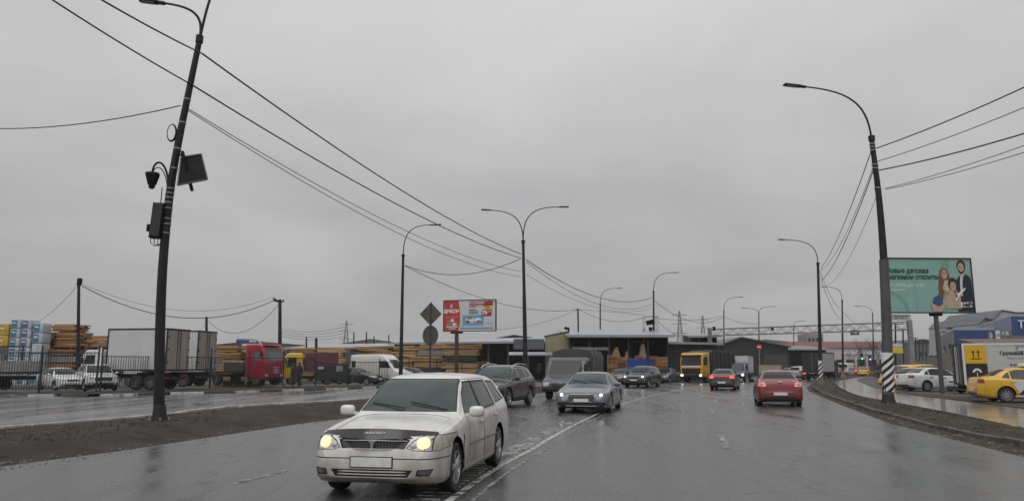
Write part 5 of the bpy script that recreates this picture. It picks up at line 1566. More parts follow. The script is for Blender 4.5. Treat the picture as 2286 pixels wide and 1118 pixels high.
for i, (pa, pb, ya, yb_, mt) in enumerate(((2207, 2216, 741, 758, LGREY), (2222, 2233, 738, 758, WHITEB), (2234, 2242, 739, 749, M('sign_green', (.16, .30, .16), rough=.5)), (2243, 2252, 739, 749, M('sign_pale_green', (.30, .40, .30), rough=.5)))):
    p, q = at(pa, ya, 87), at(pb, yb_, 87)
    o = thing('shop_sign', ('dim grey leftmost', 'white', 'green', 'pale green rightmost')[i] + ' shop sign box in the row right of the blue hall', 'sign', (p[0], 87, q[2]))
    MB().box(((q[0] - p[0]) / 2, 0, (p[2] - q[2]) / 2), (q[0] - p[0] - .05, .2, p[2] - q[2]), bev=.03).build('box', mt, o)
    MB().box(((q[0] - p[0]) / 2, -.11, (p[2] - q[2]) / 2), ((q[0] - p[0]) * .6, .02, (p[2] - q[2]) * .3)).build('print', PLG if mt is not WHITEB else PGR, o)
ki = thing('kiosk_row', 'low kiosk row with a long brown awning behind the rental truck', 'building', (gx(2196, 74), 74, .1), R(-6))
MB().box((9, 2.0, 1.7), (18, 4, 3.4)).build('walls', LGREY, ki)
MB().prism([(-1.4, 3.3), (4.2, 4.1), (4.2, 4.3), (-1.4, 3.5)], -.3, 18.3, 'x').build('awning', M('awning_brown', (.12, .07, .05), rough=.7, var=.3), ki)
for i in range(7): MB().box((1.4 + i * 2.4, -.04, 1.6), (1.7, .1, 2.4)).build('shop_window', GLASS, ki)

# long profiled fence beyond the parked taxis
pf = thing('corrugated_fence', 'pale brown corrugated fence behind the parked cars on the right', 'fence', (gx(2040, 120), 120, .1))
Lp = 26
pe = Vector((gx(2152, 62), 62, .1)) - Vector(pf.location)
nP = 18
for i in range(nP):
    a, b = pe * (i / nP), pe * ((i + 1) / nP)
    MB().box((a + b) / 2 + Vector((0, 0, 1.15)), ((b - a).length - .06, .06, 2.3), Matrix.Rotation(math.atan2(pe.y, pe.x), 3, 'Z')).build('panel', M('fence_panel_%d' % (i % 3), ((.20, .17, .15), (.15, .13, .12), (.23, .16, .13))[i % 3], rough=.6, var=.2), pf)

# lattice pylons on the skyline
PYL = M('pylon_steel', (0.19, 0.195, 0.205), rough=.7)
def pylon(label, px, pt, Y, w=5.0):
    top = at(px, pt, Y)[2]
    root = thing('pylon', label, 'pylon', (gx(px, Y), Y, 0))
    m = MB(); n = 7
    def wd(t): return w * (1 - t) ** 1.3 + .5
    for sx in (-1, 1):
        for sy in (-1, 1):
            m.tube([(sx * wd(i / n) / 2, sy * wd(i / n) / 2, top * i / n) for i in range(n + 1)], .22, 4)
    m.build('legs', PYL, root)
    br = MB()
    for i in range(n):
        a, b = wd(i / n) / 2, wd((i + 1) / n) / 2
        za, zb = top * i / n, top * (i + 1) / n
        br.tube([(-a, -a, za), (b, -b, zb)], .12, 4).tube([(a, -a, za), (-b, -b, zb)], .12, 4).tube([(-b, -b, zb), (b, -b, zb)], .12, 4)
    br.build('bracing', PYL, root)['kind'] = 'stuff'
    for zz in (.62, .78, .93):
        MB().tube([(-w * .75, 0, top * zz), (w * .75, 0, top * zz)], .2, 4).build('crossarm', PYL, root)
    return root
pylon('lattice pylon far behind the lumber yard', 770, 716, 420)
pylon('taller lattice pylon on the skyline right of the lamp with solar panel', 1521, 694, 380)
pylon('shorter lattice pylon just left of the gantry post', 1573, 705, 420)
for i in range(4):
    cable('faint far power line left of the first pylon, line %s from the top' % ('one', 'two', 'three', 'four')[i], at(630, 735 + i * 5, 420), at(770, 729 + i * 7, 420), 2, .10, 'far power lines')
# receding utility poles along the right hand street
for i, (px, pt, Y) in enumerate(((1999, 722, 105), (2016, 735, 118), (2035, 745, 130), (2044, 753, 150), (2052, 757, 170), (2060, 760, 195), (2068, 762, 220))):
    b, t = pole_at(px, Y, px, pt, .1)
    root = thing('utility_pole', ('nearest', 'second', 'third', 'fourth', 'fifth', 'sixth', 'farthest')[i] + ' of the utility poles receding behind the parked taxis', 'pole', b, 0, 'utility poles along the right street')
    T = Vector(t) - Vector(b)
    MB().tube([(0, 0, -.2), T], .15, 8, .11).build('shaft', POLE, root)
    MB().beam(T + Vector((0, 0, -.1)), T + Vector((1.2 if i < 2 else .5, 0, -.05)), .09).build('arm', POLE, root)
cable('cable along the receding utility poles on the right', at(1999, 724, 105), at(2016, 737, 118), .4, .03)
cable('cable from third pole along the right hand street', at(2035, 747, 130), at(2068, 764, 220), .8, .05)
yb = thing('yellow_banner_sign', 'small yellow and white roadside sign board past the striped pole', 'sign', (gx(2003, 98), 98, .1))
MB().box((0, 0, 3.55), (1.9, .1, .75), bev=.02).build('board', PY, yb)
MB().box((0, 0, 4.2), (1.9, .1, .45), bev=.02).build('upper_board', PLG, yb)
for x in (-.8, .8): MB().tube([(x, .1, -.1), (x, .1, 4.4)], .05, 6).build('post', GALV, yb)

# ------------------------------------------------------------------ lumber yard
WRAPG = M('grey_film', (0.20, 0.20, 0.205), rough=.35, var=.25, scale=2); WRAPB = M('dark_film', (0.035, 0.036, 0.04), rough=.35, var=.25, scale=2)
def stack(label, pxl, pxr, Y, zb, zt, depth, mats, rows=None, rz=0.0, seed=0, loose=0.0, name='lumber_stack', step=.30, group=None):
    """timber stack: every board end/edge is modelled, bundles divided by bearers"""
    r = random.Random(seed)
    loose = loose + .25
    x0, x1 = gx(pxl, Y), gx(pxr, Y)
    root = thing(name, label, 'lumber', (x0, Y, .1), rz, group)
    L = x1 - x0; H = zt - zb
    nb_ = max(1, round(H / .62)); hb = H / nb_
    for b in range(nb_):
        z0 = zb + b * hb
        if r.random() < .13 and nb_ > 2:                # a film-wrapped bundle
            MB().box((L / 2, depth / 2, z0 + hb / 2 + .03), (L * .97, depth * .98, hb - .10), bev=.03).build('wrapped_bundle', (WRAPG, WRAPB)[r.randrange(2)], root)
            continue
        m = MB()
        nl = max(3, int((hb - .09) / .055 / 1.6)); th = (hb - .09) / nl
        dxs, dl = r.uniform(-.12, .12) * (1 + 4 * loose), r.uniform(-.1, .1) * (1 + 4 * loose)
        nd = max(2, int(depth / .5))
        for i in range(nl):
            for j in range(nd):
                jx = r.uniform(-.06, .06) * (1 + 5 * loose); jl = r.uniform(-.08, .08) * (1 + 5 * loose)
                m.cur = r.randrange(len(mats))
                rot = Matrix.Rotation(r.uniform(-.012, .012) * (1 + 3 * loose), 3, 'Y')
                m.box((L / 2 + dxs + jx, depth * (j + .5) / nd + (r.uniform(-.035, .035) if j == 0 else 0), z0 + .085 + th * (i + .5)), (L + dl + jl, depth / nd - .012, th - .010), rot)
        o = m.build('plank_bundle', mats, root); o['kind'] = 'stuff'
        for k in range(max(2, int(L / 1.8))):
            xx = L * (k + .5) / max(2, int(L / 1.8)) + r.uniform(-.1, .1)
            MB().box((xx, depth / 2, z0 + .045), (.12, depth - .06, .08)).build('bearer', WOODD, root)
    if zb > .05:
        for k in range(2): MB().box((L * (.25 + .5 * k), depth / 2, zb / 2 - .05), (.3, depth * .8, zb + .1)).build('trestle', WOODD, root)
    return root
def zpx(py, Y): return at(1143, py, Y)[2] - .1
stack('tall square orange timber stack rising above the white cars', 113, 165, 66, zpx(777, 66), zpx(723, 66), 2.2, [WOOD2, WOOD2, WOOD], seed=1)
stack('wide brown timber stack directly below the tall square one', 98, 168, 65, .0, zpx(779, 65), 2.4, [WOOD2, WOODD, WOOD2], seed=2)
stack('long bright timber stack between the square stack and the box truck', 166, 250, 70, zpx(777, 70), zpx(749, 70), 2.0, [WOOD, WOOD2, WOOD3], seed=3)
stack('dark tarp coloured timber stack under the long bright one', 170, 250, 69, .0, zpx(779, 69), 2.0, [SHEET_D, WOODD], seed=31)
stack('small dark brown timber stack beside the blue packs', 88, 113, 67, .0, zpx(741, 67), 2.0, [WOODD, WOOD2], seed=4)
stack('timber stack behind the second box truck under the blue cab', 486, 542, 66, .2, zpx(771, 66), 2.0, [WOOD, WOOD3, WOOD2], seed=5, loose=.4)
stack('leaning loose timber stack left of the red cab', 541, 585, 66.5, .2, zpx(772, 66.5), 2.0, [WOOD3, WOOD, WOODD], seed=6, loose=1.0)
stack('orange timber stack behind the yellow truck', 646, 702, 88, .3, zpx(776, 88), 2.0, [WOOD, WOOD2], seed=7)
stack('smooth orange timber stack right of the yellow truck', 702, 766, 86, .5, zpx(775, 86), 2.0, [WOOD, WOOD3], seed=8)
stack('splayed loose boards heaped behind the white van', 800, 884, 84, .2, zpx(773, 84), 2.4, [WOOD3, WOOD, WOOD2], seed=9, loose=1.2)
stack('timber stack immediately right of the side street lamp', 880, 932, 82, .0, zpx(772, 82), 2.4, [WOOD, WOOD3, WOOD2], seed=10, loose=.7)
stack('tall timber stack behind the diamond and round signs', 930, 994, 80, .0, zpx(767, 80), 2.4, [WOOD, WOOD2, WOOD3], seed=11, loose=.6)
stack('neat pale timber stack under the red billboard', 992, 1064, 78, .0, zpx(766, 78), 2.6, [WOOD3, WOOD3, WOOD], seed=12, loose=.2)
stack('low timber stack behind the charcoal crossover', 1060, 1092, 79, .0, zpx(806, 79), 2.0, [WOOD3, WOOD2], seed=13, loose=.3)

def pack(label, pxl, pxr, Y, zb, zt, body, face, n, seed=0):
    r = random.Random(seed)
    x0, x1 = gx(pxl, Y), gx(pxr, Y); L = x1 - x0
    root = thing('insulation_pack', label, 'building material', (x0, Y, .1))
    h = (zt - zb) / n
    for i in range(n):
        z = zb + h * (i + .5)
        o = MB().box((L / 2, .6, z), (L - .06, 1.2, h - .05), bev=.05).build('wrapped_pack', body, root, 40)
        MB().box((L * .36, -.012, z), (L * .52, .02, h * .74)).build('printed_panel', face[r.randrange(len(face))], o)
        MB().box((L * .36, -.026, z + h * .1), (L * .40, .012, h * .14), Matrix.Rotation(.12, 3, 'Y')).build('printed_stripe', WHITEB, o)
    return root
PACKW = M('pack_white_film', (0.40, 0.44, 0.48), rough=.3, var=.2, scale=3); PACKB = M('pack_blue_print', (0.05, 0.17, 0.27), rough=.3, var=.35, scale=4); PACKI = M('pack_indigo_print', (0.07, 0.10, 0.22), rough=.3, var=.35, scale=4); PACKY = M('pack_yellow_film', (0.45, 0.30, 0.03), rough=.35, var=.2, scale=3)
zt_ = zpx(712, 64)
pack('yellow wrapped pack at the left picture edge', -14, 11, 64, zpx(776, 64), zpx(722, 64), PACKY, [PACKY], 2)
pack('white and teal insulation column next to the yellow pack', 13, 37, 64, .0, zt_, PACKW, [PACKB], 7, 1)
pack('white and indigo insulation column in the middle of three', 38, 61, 64, .0, zpx(713, 64), PACKW, [PACKI], 7, 2)
pack('shorter white and teal insulation column beside the brown timber', 65, 88, 64, .0, zpx(720, 64), PACKW, [PACKB, PACKW], 6, 3)

# crates and pallets under the open shed
def crate(label, pxl, pxr, Y, zb, zt, seed, cols=2):
    r = random.Random(seed)
    x0, x1 = gx(pxl, Y), gx(pxr, Y); L = x1 - x0; H = zt - zb
    root = thing('crate_stack', label, 'crates', (x0, Y, 0))
    rows = max(1, round(H / .75)); h = H / rows
    for i in range(rows):
        for k in range(2):
            MB().box((L / 2, k * .9, zb + h * i + .06), (L - .03, .09, .11)).build('rail', PALLET, root)
        for c in range(cols + 1):
            MB().box((L * c / cols * .96 + .02 * L, -.02, zb + h * (i + .5)), (.08, .08, h - .02)).build('upright', PALLET, root)
        for s in range(3):
            if r.random() < .85:
                MB().box((L / 2, -.07, zb + h * (i + .3 + .25 * s)), (L * r.uniform(.9, 1.0), .025, h * .16)).build('slat', (PALLET, WOOD2, WOODD)[r.randrange(3)], root)
        MB().box((L / 2, .48, zb + h * (i + .5)), (L * .9, .8, h * .8)).build('load', (PALLET, WOODD, WOOD2)[r.randrange(3)], root)
    return root
for i, (a, b, t_) in enumerate(((1357, 1378, 789), (1379, 1398, 793), (1399, 1418, 796), (1420, 1436, 790), (1437, 1452, 800), (1453, 1467, 791), (1468, 1490, 793))):
    crate(('leftmost', 'second', 'third', 'fourth', 'fifth', 'sixth', 'rightmost')[i] + ' pallet crate stack from the left inside the open shed', a, b, 80.5 + .4 * (i % 2), 0.02, zpx(t_, 80.5), 40 + i)
for i, (a, b, z0_, z1_, lb) in enumerate(((1369, 1385, 790, 772, 'pale sacks heaped on the left crates in the open shed'), (1429, 1444, 790, 764, 'tall tan bundle leaning on the crates in the open shed'), (1397, 1403, 795, 781, 'small pale bundle between the crates in the open shed'))):
    x0, x1 = gx(a, 81.3), gx(b, 81.3)
    zz0, zz1 = zpx(z0_, 81.3), zpx(z1_, 81.3)
    o = thing('bundle', lb, 'bundle', (x0, 81.3, 0))
    MB().prism([(0, zz0 - 1.4), (x1 - x0, zz0 - 1.4), (x1 - x0, zz0), ((x1 - x0) * .7, zz1), ((x1 - x0) * .35, zz1 - .1), (0, zz0 + .2)], 0, .8, 'y').build('wrap', M('kraft_wrap', (.26, .20, .14), rough=.8, var=.25), o)
    MB().box(((x1 - x0) / 2, -.01, zz0 - .3), (x1 - x0 + .02, .03, .06)).build('strap', WOODD, o)

# ------------------------------------------------------------------ fences along the yard
FENCE = M('fence_green_black', (0.016, 0.020, 0.020), rough=.5, var=.3)
def fence(label, pts, h, post_every, bar, z=.1, ph=.3):
    P0 = pts[0]
    root = thing('bar_fence', label, 'fence', (P0[0], P0[1], z))
    bb = MB().box((0, 0, (h - .2) / 2 + .12), (.024, .024, h - .2)).build('bar', FENCE, None); bdat_ = bb.data; bpy.data.objects.remove(bb)
    pp = MB().box((0, 0, h / 2 + ph / 2 - .05), (.075, .075, h + ph + .1)).build('post', FENCE, None); pdat = pp.data; bpy.data.objects.remove(pp)
    for i in range(len(pts) - 1):
        a, b = Vector(pts[i][:2]) - Vector(P0[:2]), Vector(pts[i + 1][:2]) - Vector(P0[:2])
        for zz in (.22, h - .12):
            MB().beam((a.x, a.y, zz), (b.x, b.y, zz), .045).build('rail', FENCE, root)
        n = int((b - a).length / bar)
        for k in range(n):
            p = a.lerp(b, (k + .5) / n)
            o = link(bpy.data.objects.new('bar', bdat_), root); o.location = (p.x, p.y, 0); o.rotation_euler = (rnd.uniform(-.015, .015), rnd.uniform(-.01, .01), 0)
        m = max(1, round((b - a).length / post_every))
        for k in range(m + (1 if i == len(pts) - 2 else 0)):
            p = a.lerp(b, k / m)
            o = link(bpy.data.objects.new('post', pdat), root); o.location = (p.x, p.y, 0)
    return root
fence('dark bar fence in front of the white parked cars', [(gx(-40, 45.5), 45.5), (gx(218, 46.5), 46.5)], 2.45, 2.6, .15)
fence('long dark bar fence in front of the trucks and timber stacks', [(gx(226, 47.5), 47.5), (gx(470, 53), 53), (gx(705, 60), 60)], 2.25, 3.0, .15, ph=.5)
fence('bar fence from the gate to the red billboard post', [(gx(776, 64), 64), (gx(1085, 76), 76)], 2.0, 3.0, .17, ph=.2)
gt = thing('yard_gate', 'dark sheet gate between the two yard fences', 'gate', (gx(706, 60.5), 60.5, .1), math.atan2(3.0, gx(775, 63.5) - gx(706, 60.5)))
Lg_ = math.hypot(gx(775, 63.5) - gx(706, 60.5), 3)
MB().box((Lg_ / 2, 0, 1.0), (Lg_ - .1, .05, 1.15)).build('panel', M('gate_sheet', (.030, .032, .033), rough=.6, var=.3), gt)
MB().beam((0, 0, .22), (Lg_, 0, .22), .05).beam((0, 0, 1.72), (Lg_, 0, 1.72), .06).build('frame', FENCE, gt)
MB().box((Lg_ * .72, -.05, 1.35), (.72, .02, .45)).build('notice', PGR, gt)
MB().box((Lg_ * .12, -.05, 1.4), (.6, .02, .18)).build('notice', PLG, gt)
for k in range(14):
    MB().box((Lg_ * (k + .5) / 14, 0, .30), (.025, .025, .5)).build('bar', FENCE, gt)
# ------------------------------------------------------------------ cars on the road
WHITEP = paint('white_wagon_paint', (0.63, 0.625, 0.605), dz=(0.16, 1.0), amt=0.80, dcol=(0.23, 0.195, 0.155))
DOORP = paint('white_wagon_door_paint', (0.63, 0.625, 0.605), dz=(0.20, 1.15), amt=0.9, dcol=(0.14, 0.115, 0.09))
SILVERP = paint('grey_liftback_paint', (0.105, 0.125, 0.160), rough=0.24, metal=0.30, dz=(.15, .6), amt=.6)
BLACKCAR = paint('charcoal_paint', (0.018, 0.018, 0.020), rough=0.2, amt=.35)
NIGHTP = paint('black_blue_paint', (0.012, 0.013, 0.026), rough=0.2, amt=.4)
BLACKP2 = paint('black_coupe_paint', (0.014, 0.014, 0.014), rough=0.22, amt=.6)
REDP = paint('red_sedan_paint', (0.19, 0.009, 0.012), rough=0.28, amt=.75, dz=(.15, .6), dcol=(0.030, 0.012, 0.010))

ww = make_car(WAGON, 'station_wagon', 'dirty white station wagon with lit yellow headlights and dark hood deflector', 'car',
              (-1.30, 11.70, 0), head_rz(10.7), WHITEP, res=1.5, head_lit=None, group=None, wheel='spoke', rear=True, doorm=DOORP)
def wagon_extras(root):
    S = WAGON; xf = S['fo'] + S['wb'] / 2
    top = interp(S['top'])
    # hood deflector, wrapped round the hood lip
    pts0, pts1 = [], []
    for i in range(25):
        y = -.74 + 1.48 * i / 24
        e = abs(y) / .74
        xb = xf - .085 - .20 * e ** 3
        lift = .035 * (1 - .25 * e ** 4)
        pts0.append((xb + .034, y, .722 + .02 * e)); pts1.append((xb - .080, y, .842 - .045 * e ** 2.2))
    m = MB(); k = len(pts0)
    m.add(pts0 + pts1 + [(a[0] - .012, a[1], a[2] - .012) for a in pts0] + [(a[0] - .012, a[1], a[2] - .012) for a in pts1],
          [(i, i + 1, i + 1 + k, i + k) for i in range(k - 1)] + [(i + 2 * k, i + 3 * k, i + 1 + 3 * k, i + 1 + 2 * k) for i in range(k - 1)]
          + [(i + k, i + 1 + k, i + 1 + 3 * k, i + 3 * k) for i in range(k - 1)] + [(i, i + 2 * k, i + 1 + 2 * k, i + 1) for i in range(k - 1)])
    df = m.build('hood_deflector', M('smoked_plastic', (0.016, 0.013, 0.012), rough=0.12, spec=0.6), root, 50)
    Mx = Matrix.Translation((xf - .108, 0, .772)) @ Matrix.Rotation(R(90), 4, 'Z') @ Matrix.Rotation(R(46), 4, 'X')
    lettering('lettering', 'ARDEO', .048, M('deflector_letters', (0.34, 0.33, 0.32), rough=0.5), df, Mx @ Matrix.Translation((0, 0, .014)) @ Matrix.Scale(1.7, 4, (1, 0, 0)), bold=.002, align='CENTER')
    # grille chrome: thin upper bar, v emblem, fine bars
    g = MB()
    g.tube([(xf - .028 - .09 * abs(y / .43) ** 2.5, y, .712 - .01 * abs(y / .43)) for y in [-.43 + .86 * i / 12 for i in range(13)]], .008, 6)
    g.tube([(xf - .006 - .09 * abs(y / .40) ** 2.5, y, .612) for y in [-.40 + .80 * i / 12 for i in range(13)]], .007, 6)
    g.prism([(-.055, .712), (.055, .712), (.018, .675), (.012, .612), (-.012, .612), (-.018, .675)], xf - .028, xf - .004, 'x')
    g.build('grille_trim', CHROME, root)
    v = MB()
    for i in range(22):
        y = -.385 + .77 * i / 21
        if abs(y) > .03:
            v.beam((xf - .012 - .09 * abs(y / .40) ** 2.5, y, .618), (xf - .030 - .09 * abs(y / .40) ** 2.5, y, .705), .010, .008)
    v.build('grille_bars', M('grille_grey', (0.05, 0.05, 0.05), rough=.4, metal=.4), root)
    # bumper seam and lower slats
    b = MB()
    for zz in (.31, .345):
        b.tube([(xf + .006 - .05 * abs(y / .5) ** 3, y, zz) for y in [-.47 + .94 * i / 12 for i in range(13)]], .009, 6)
    b.build('intake_slats', WHITEP, root)
    # lit reflectors in the headlamps, grey indicators outside
    for sg in (1, -1):
        hl = [c for c in root.children if c.name.startswith('headlight') and (sum(v.co.y for v in c.data.vertices) > 0) == (sg > 0)][0]
        for c in list(hl.children): bpy.data.objects.remove(c)
        vs = [v.co for v in hl.data.vertices]
        def surf(y):
            return max((v.x for v in vs if abs(abs(v.y) - y) < .05), default=xf - .12)
        o = MB().ellipsoid((0, 0, 0), (.028, .084, .074), p=2.6).build('lit_lamp', WARMLIT, hl, 60)
        o.location = (surf(.64) - .042, sg * .635, .680); o.rotation_euler = (0, -.30, sg * .42)
        o = MB().ellipsoid((0, 0, 0), (.03, .05, .04)).build('high_beam', LENS, hl, 60)
        o.location = (surf(.52) - .035, sg * .515, .648); o.rotation_euler = (0, -.3, sg * .3)
    # door trim strip, side moulding
    for sg in (1, -1):
        MB().box((-.35, sg * (S['W'] / 2 + .004), .545), (2.1, .012, .022), bev=.004).build('side_moulding', M('moulding_grey', (0.16, 0.15, 0.14), rough=.6), root)
        # wind deflectors over the side windows
        pts = [(xf - a, sg * (.655 + .11), b) for a, b in ((2.52, 1.335), (3.36, 1.335), (3.36, 1.40), (2.52, 1.40))]
    # scuffed, rusty wing edge by the wheel
    pts = [(xf - 1.215 + .012 * math.sin(i * 2.1), S['W'] / 2 - .004, .30 + .042 * i) for i in range(10)]
    RUST = M('rusty_scuff', (0.075, 0.038, 0.022), rough=.9, var=.6, scale=18)
    m = MB()
    for p in pts:
        m.ellipsoid(p, (.028 + .02 * rnd.random(), .006, .03), nu=8, nv=5)
    m.build('rust_patch', RUST, root)
    return root
wagon_extras(ww)

make_car(SUV, 'crossover', 'charcoal crossover with roof rails driving behind the white wagon', 'car', (-1.16 + .62, 32.3, 0), head_rz(19), BLACKCAR,
         head_lit=WHITELIT, rails=True, lens=LENSD, trim=CHROME, res=1.0, rear=False, mirror_mat=BLACKP)
lb = make_car(LIFT, 'liftback_car', 'metallic grey low liftback car with bright white headlights on the inner lane', 'car', (2.95, 29.0, 0), head_rz(14), SILVERP,
         head_lit=WHITELIT, lens=LENSD, trim=CHROME, rear=False, res=1.1, mirror_mat=SILVERP)
xfl = LIFT['fo'] + LIFT['wb'] / 2
m = MB()
m.tube([(xfl - .0 - .16 * abs(y / .86) ** 3, y, .405) for y in [-.86 + 1.72 * i / 14 for i in range(15)]], .014, 6)
m.tube([(xfl + .012 - .16 * abs(y / .84) ** 3, y, .265) for y in [-.84 + 1.68 * i / 14 for i in range(15)]], .012, 6)
m.tube([(xfl - .006, -.40, .665), (xfl - .03, .40, .665)], .010, 6)
m.build('front_trim', CHROME, lb)
for yy in range(5):
    MB().box((xfl - .015, 0, .46 + yy * .042), (.02, .74, .010)).build('grille_bar', CHROME, lb)
cc = make_car(SUV, 'crossover', 'black crossover with chrome rimmed grille and bright running lights near the shed', 'car', (gx(1434, 61.5), 61.5, 0), head_rz(27), NIGHTP,
         head_lit=WHITELIT, lens=LENSD, trim=CHROME, rear=False, res=.8, mirror_mat=BLACKP)
xs_ = SUV['fo'] + SUV['wb'] / 2
m = MB()
loop = [(-.50, .86), (.50, .86), (.44, .66), (.2, .60), (-.2, .60), (-.44, .66), (-.50, .86)]
m.tube([(xs_ - .02, a, b) for a, b in loop], .022, 6)
for sg in (1, -1):
    m.tube([(xs_ - .13, sg * .84, .72), (xs_ - .10, sg * .82, .48)], .025, 6)
m.build('front_trim', CHROME, cc)
bc = make_car(SEDAN, 'coupe', 'black low car with a lit red light bar across its tail', 'car', (gx(1622, 55), 55.5, 0), head_rz(21, False), BLACKP2,
         front=False, tail_lit=True, res=.8, wheel='cover')
m = MB().box((0, 0, 0), (.03, 1.0, .07), bev=.01).build('light_bar', M('dim_red_bar', (.4, .02, .02), rough=.15, emit=.45, ecol=(1, .08, .08)), bc)
m.location = (SEDAN['fo'] + SEDAN['wb'] / 2 - SEDAN['L'] + .05, 0, .93)
red = make_car(SEDAN, 'sedan', 'red sedan with dark rear window seen from behind in the right lane', 'car', (gx(1738, 33), 33.4, 0), head_rz(15, False), REDP,
         front=False, tail_lit=False, res=1.1, wheel='cover', tailm=M('red_sedan_lamp', (0.45, 0.18, 0.14), rough=.1, spec=.6, var=.5, scale=12, emit=.25, ecol=(1, .2, .15)), mirror_mat=BLACKP)
xr = SEDAN['fo'] + SEDAN['wb'] / 2 - SEDAN['L']
MB().box((xr + .01, 0, .985), (.02, .16, .05), bev=.01).build('badge', CHROME, red)
m = MB().box((xr - .006, 0, .235), (.03, 1.1, .03), bev=.01); m.build('bumper_lip', BLACKP, red)
for sg in (1, -1):
    MB().ellipsoid((xr + .07, sg * .70, .90), (.03, .07, .04)).build('lamp_core', LENS, red, 50)
# ------------------------------------------------------------------ trucks and vans
def make_cab(root, prof, W, x0, paintm, ws, sides, bev=.09, grille=None, heads=None, head_lit=None, bumper=None, glass=None, res_mirror=True, lensm=None):
    """truck cab from a side profile ((distance behind the nose, height)), glazed by cutting"""
    bm = bmesh.new()
    k = len(prof)
    a = [bm.verts.new((x0 - x, -W / 2, z)) for x, z in prof]; b = [bm.verts.new((x0 - x, W / 2, z)) for x, z in prof]
    bm.faces.new(a); bm.faces.new(b[::-1])
    for i in range(k): bm.faces.new((a[i], b[i], b[(i + 1) % k], a[(i + 1) % k]))
    bmesh.ops.recalc_face_normals(bm, faces=bm.faces)
    bmesh.ops.bevel(bm, geom=bm.edges[:], offset=bev, segments=3, profile=.5, affect='EDGES', clamp_overlap=True)
    bmesh.ops.recalc_face_normals(bm, faces=bm.faces)
    if bm.calc_volume(signed=True) < 0: bmesh.ops.reverse_faces(bm, faces=bm.faces[:])
    bm.normal_update()
    f = cut(bm, ws, 'x', lambda c, n: n.x > .15 and c.z > min(p[1] for p in ws) - .05)
    extract(bm, f, 'windscreen', [glass or GLASS, SEAL], root, .03, -.01)
    for sg in (1, -1):
        for s in sides:
            f = cut(bm, [(x0 - x, z) for x, z in s], 'y', lambda c, n: n.y * sg > .3)
            extract(bm, f, 'side_window', [glass or GLASS, SEAL], root, .025, -.01)
    if grille:
        f = cut(bm, grille, 'x', lambda c, n: n.x > .1 and c.z < min(p[1] for p in ws) + .1)
        extract(bm, f, 'grille', [BLACKP, SEAL], root, .02, -.02)
    if heads:
        for sg in (1, -1):
            poly = heads if sg > 0 else mirror(heads)
            f = cut(bm, poly, 'x', lambda c, n: n.x > .05 and c.z < min(p[1] for p in ws))
            h = extract(bm, f, 'headlight', [lensm or LENS, SEAL], root, .015, -.004)
            if h and head_lit:
                vs = [v.co for v in h.data.vertices]
                c = sum(vs, Vector()) / len(vs)
                o = MB().ellipsoid((0, 0, 0), (.03, .11, .09)).build('lit_lamp', head_lit, h, 60)
                o.location = (max(v.x for v in vs) + .005, c.y, c.z)
    if bumper:
        f = cut(bm, bumper, 'x', lambda c, n: n.x > .05)
        extract(bm, f, 'bumper', [BLACKP, SEAL], root, .01, -.004)
    me = bpy.data.meshes.new('cab'); bm.to_mesh(me); bm.free()
    mesh_obj('cab', me, [paintm], root, 35)
    if res_mirror:
        for sg in (1, -1):
            zt = max(p[1] for p in ws) - .25; xm = x0 - .25
            m = MB().box((xm, sg * (W / 2 + .16), zt - .1), (.10, .18, .42), bev=.03); m.beam((xm - .1, sg * (W / 2 - .02), zt - .1), (xm, sg * (W / 2 + .12), zt - .1), .04)
            m.build('door_mirror', BLACKP, root)

def axle(root, x, W, r, w=.26, dual=False, kind='steel'):
    for sg in (1, -1):
        add_wheel(root, x, sg * (W / 2 - w / 2), r, w, kind, True, STEELRIM)

def cargo_box(root, x0, x1, W, z0, z1, mat, frame=None, doors=True, doormat=None, ribs_=False):
    L = x0 - x1; xc = (x0 + x1) / 2
    b = MB().box((xc, 0, (z0 + z1) / 2), (L, W, z1 - z0), bev=.025).build('cargo_box', mat, root)
    fm = frame or GALV
    for sy in (1, -1):
        for z in (z0 + .03, z1 - .03):
            MB().box((xc, sy * (W / 2 + .004), z), (L + .02, .03, .10)).build('edge_rail', fm, root)
        for x in (x0 - .03, x1 + .03):
            MB().box((x, sy * (W / 2 + .006), (z0 + z1) / 2), (.10, .03, z1 - z0)).build('corner_post', fm, root)
    if doors:
        for sy in (1, -1):
            d = MB().box((x1 - .022, sy * W / 4, (z0 + z1) / 2), (.05, W / 2 - .06, z1 - z0 - .16), bev=.01).build('rear_door', doormat or mat, root)
            MB().tube([(x1 - .065, sy * .16, z0 + .1), (x1 - .065, sy * .16, z1 - .12)], .022, 6).build('lock_rod', fm, d)
            for z in (.2, .5, .8):
                MB().box((x1 - .055, sy * (W / 2 - .08), z0 + (z1 - z0) * z), (.04, .16, .10)).build('hinge', BLACKP, d)
        for z in (z0 + .02, z1 - .04):
            MB().box((x1 - .03, 0, z), (.07, W + .04, .12)).build('door_sill', BLACKP, root)
    return b

def chassis(root, x0, x1, z=.62, W=.9):
    m = MB()
    for sy in (1, -1): m.box(((x0 + x1) / 2, sy * W / 2, z), (x0 - x1, .12, .24))
    m.box(((x0 + x1) / 2, 0, z - .05), ((x0 - x1) * .9, W, .1))
    m.build('chassis', UNDER, root)

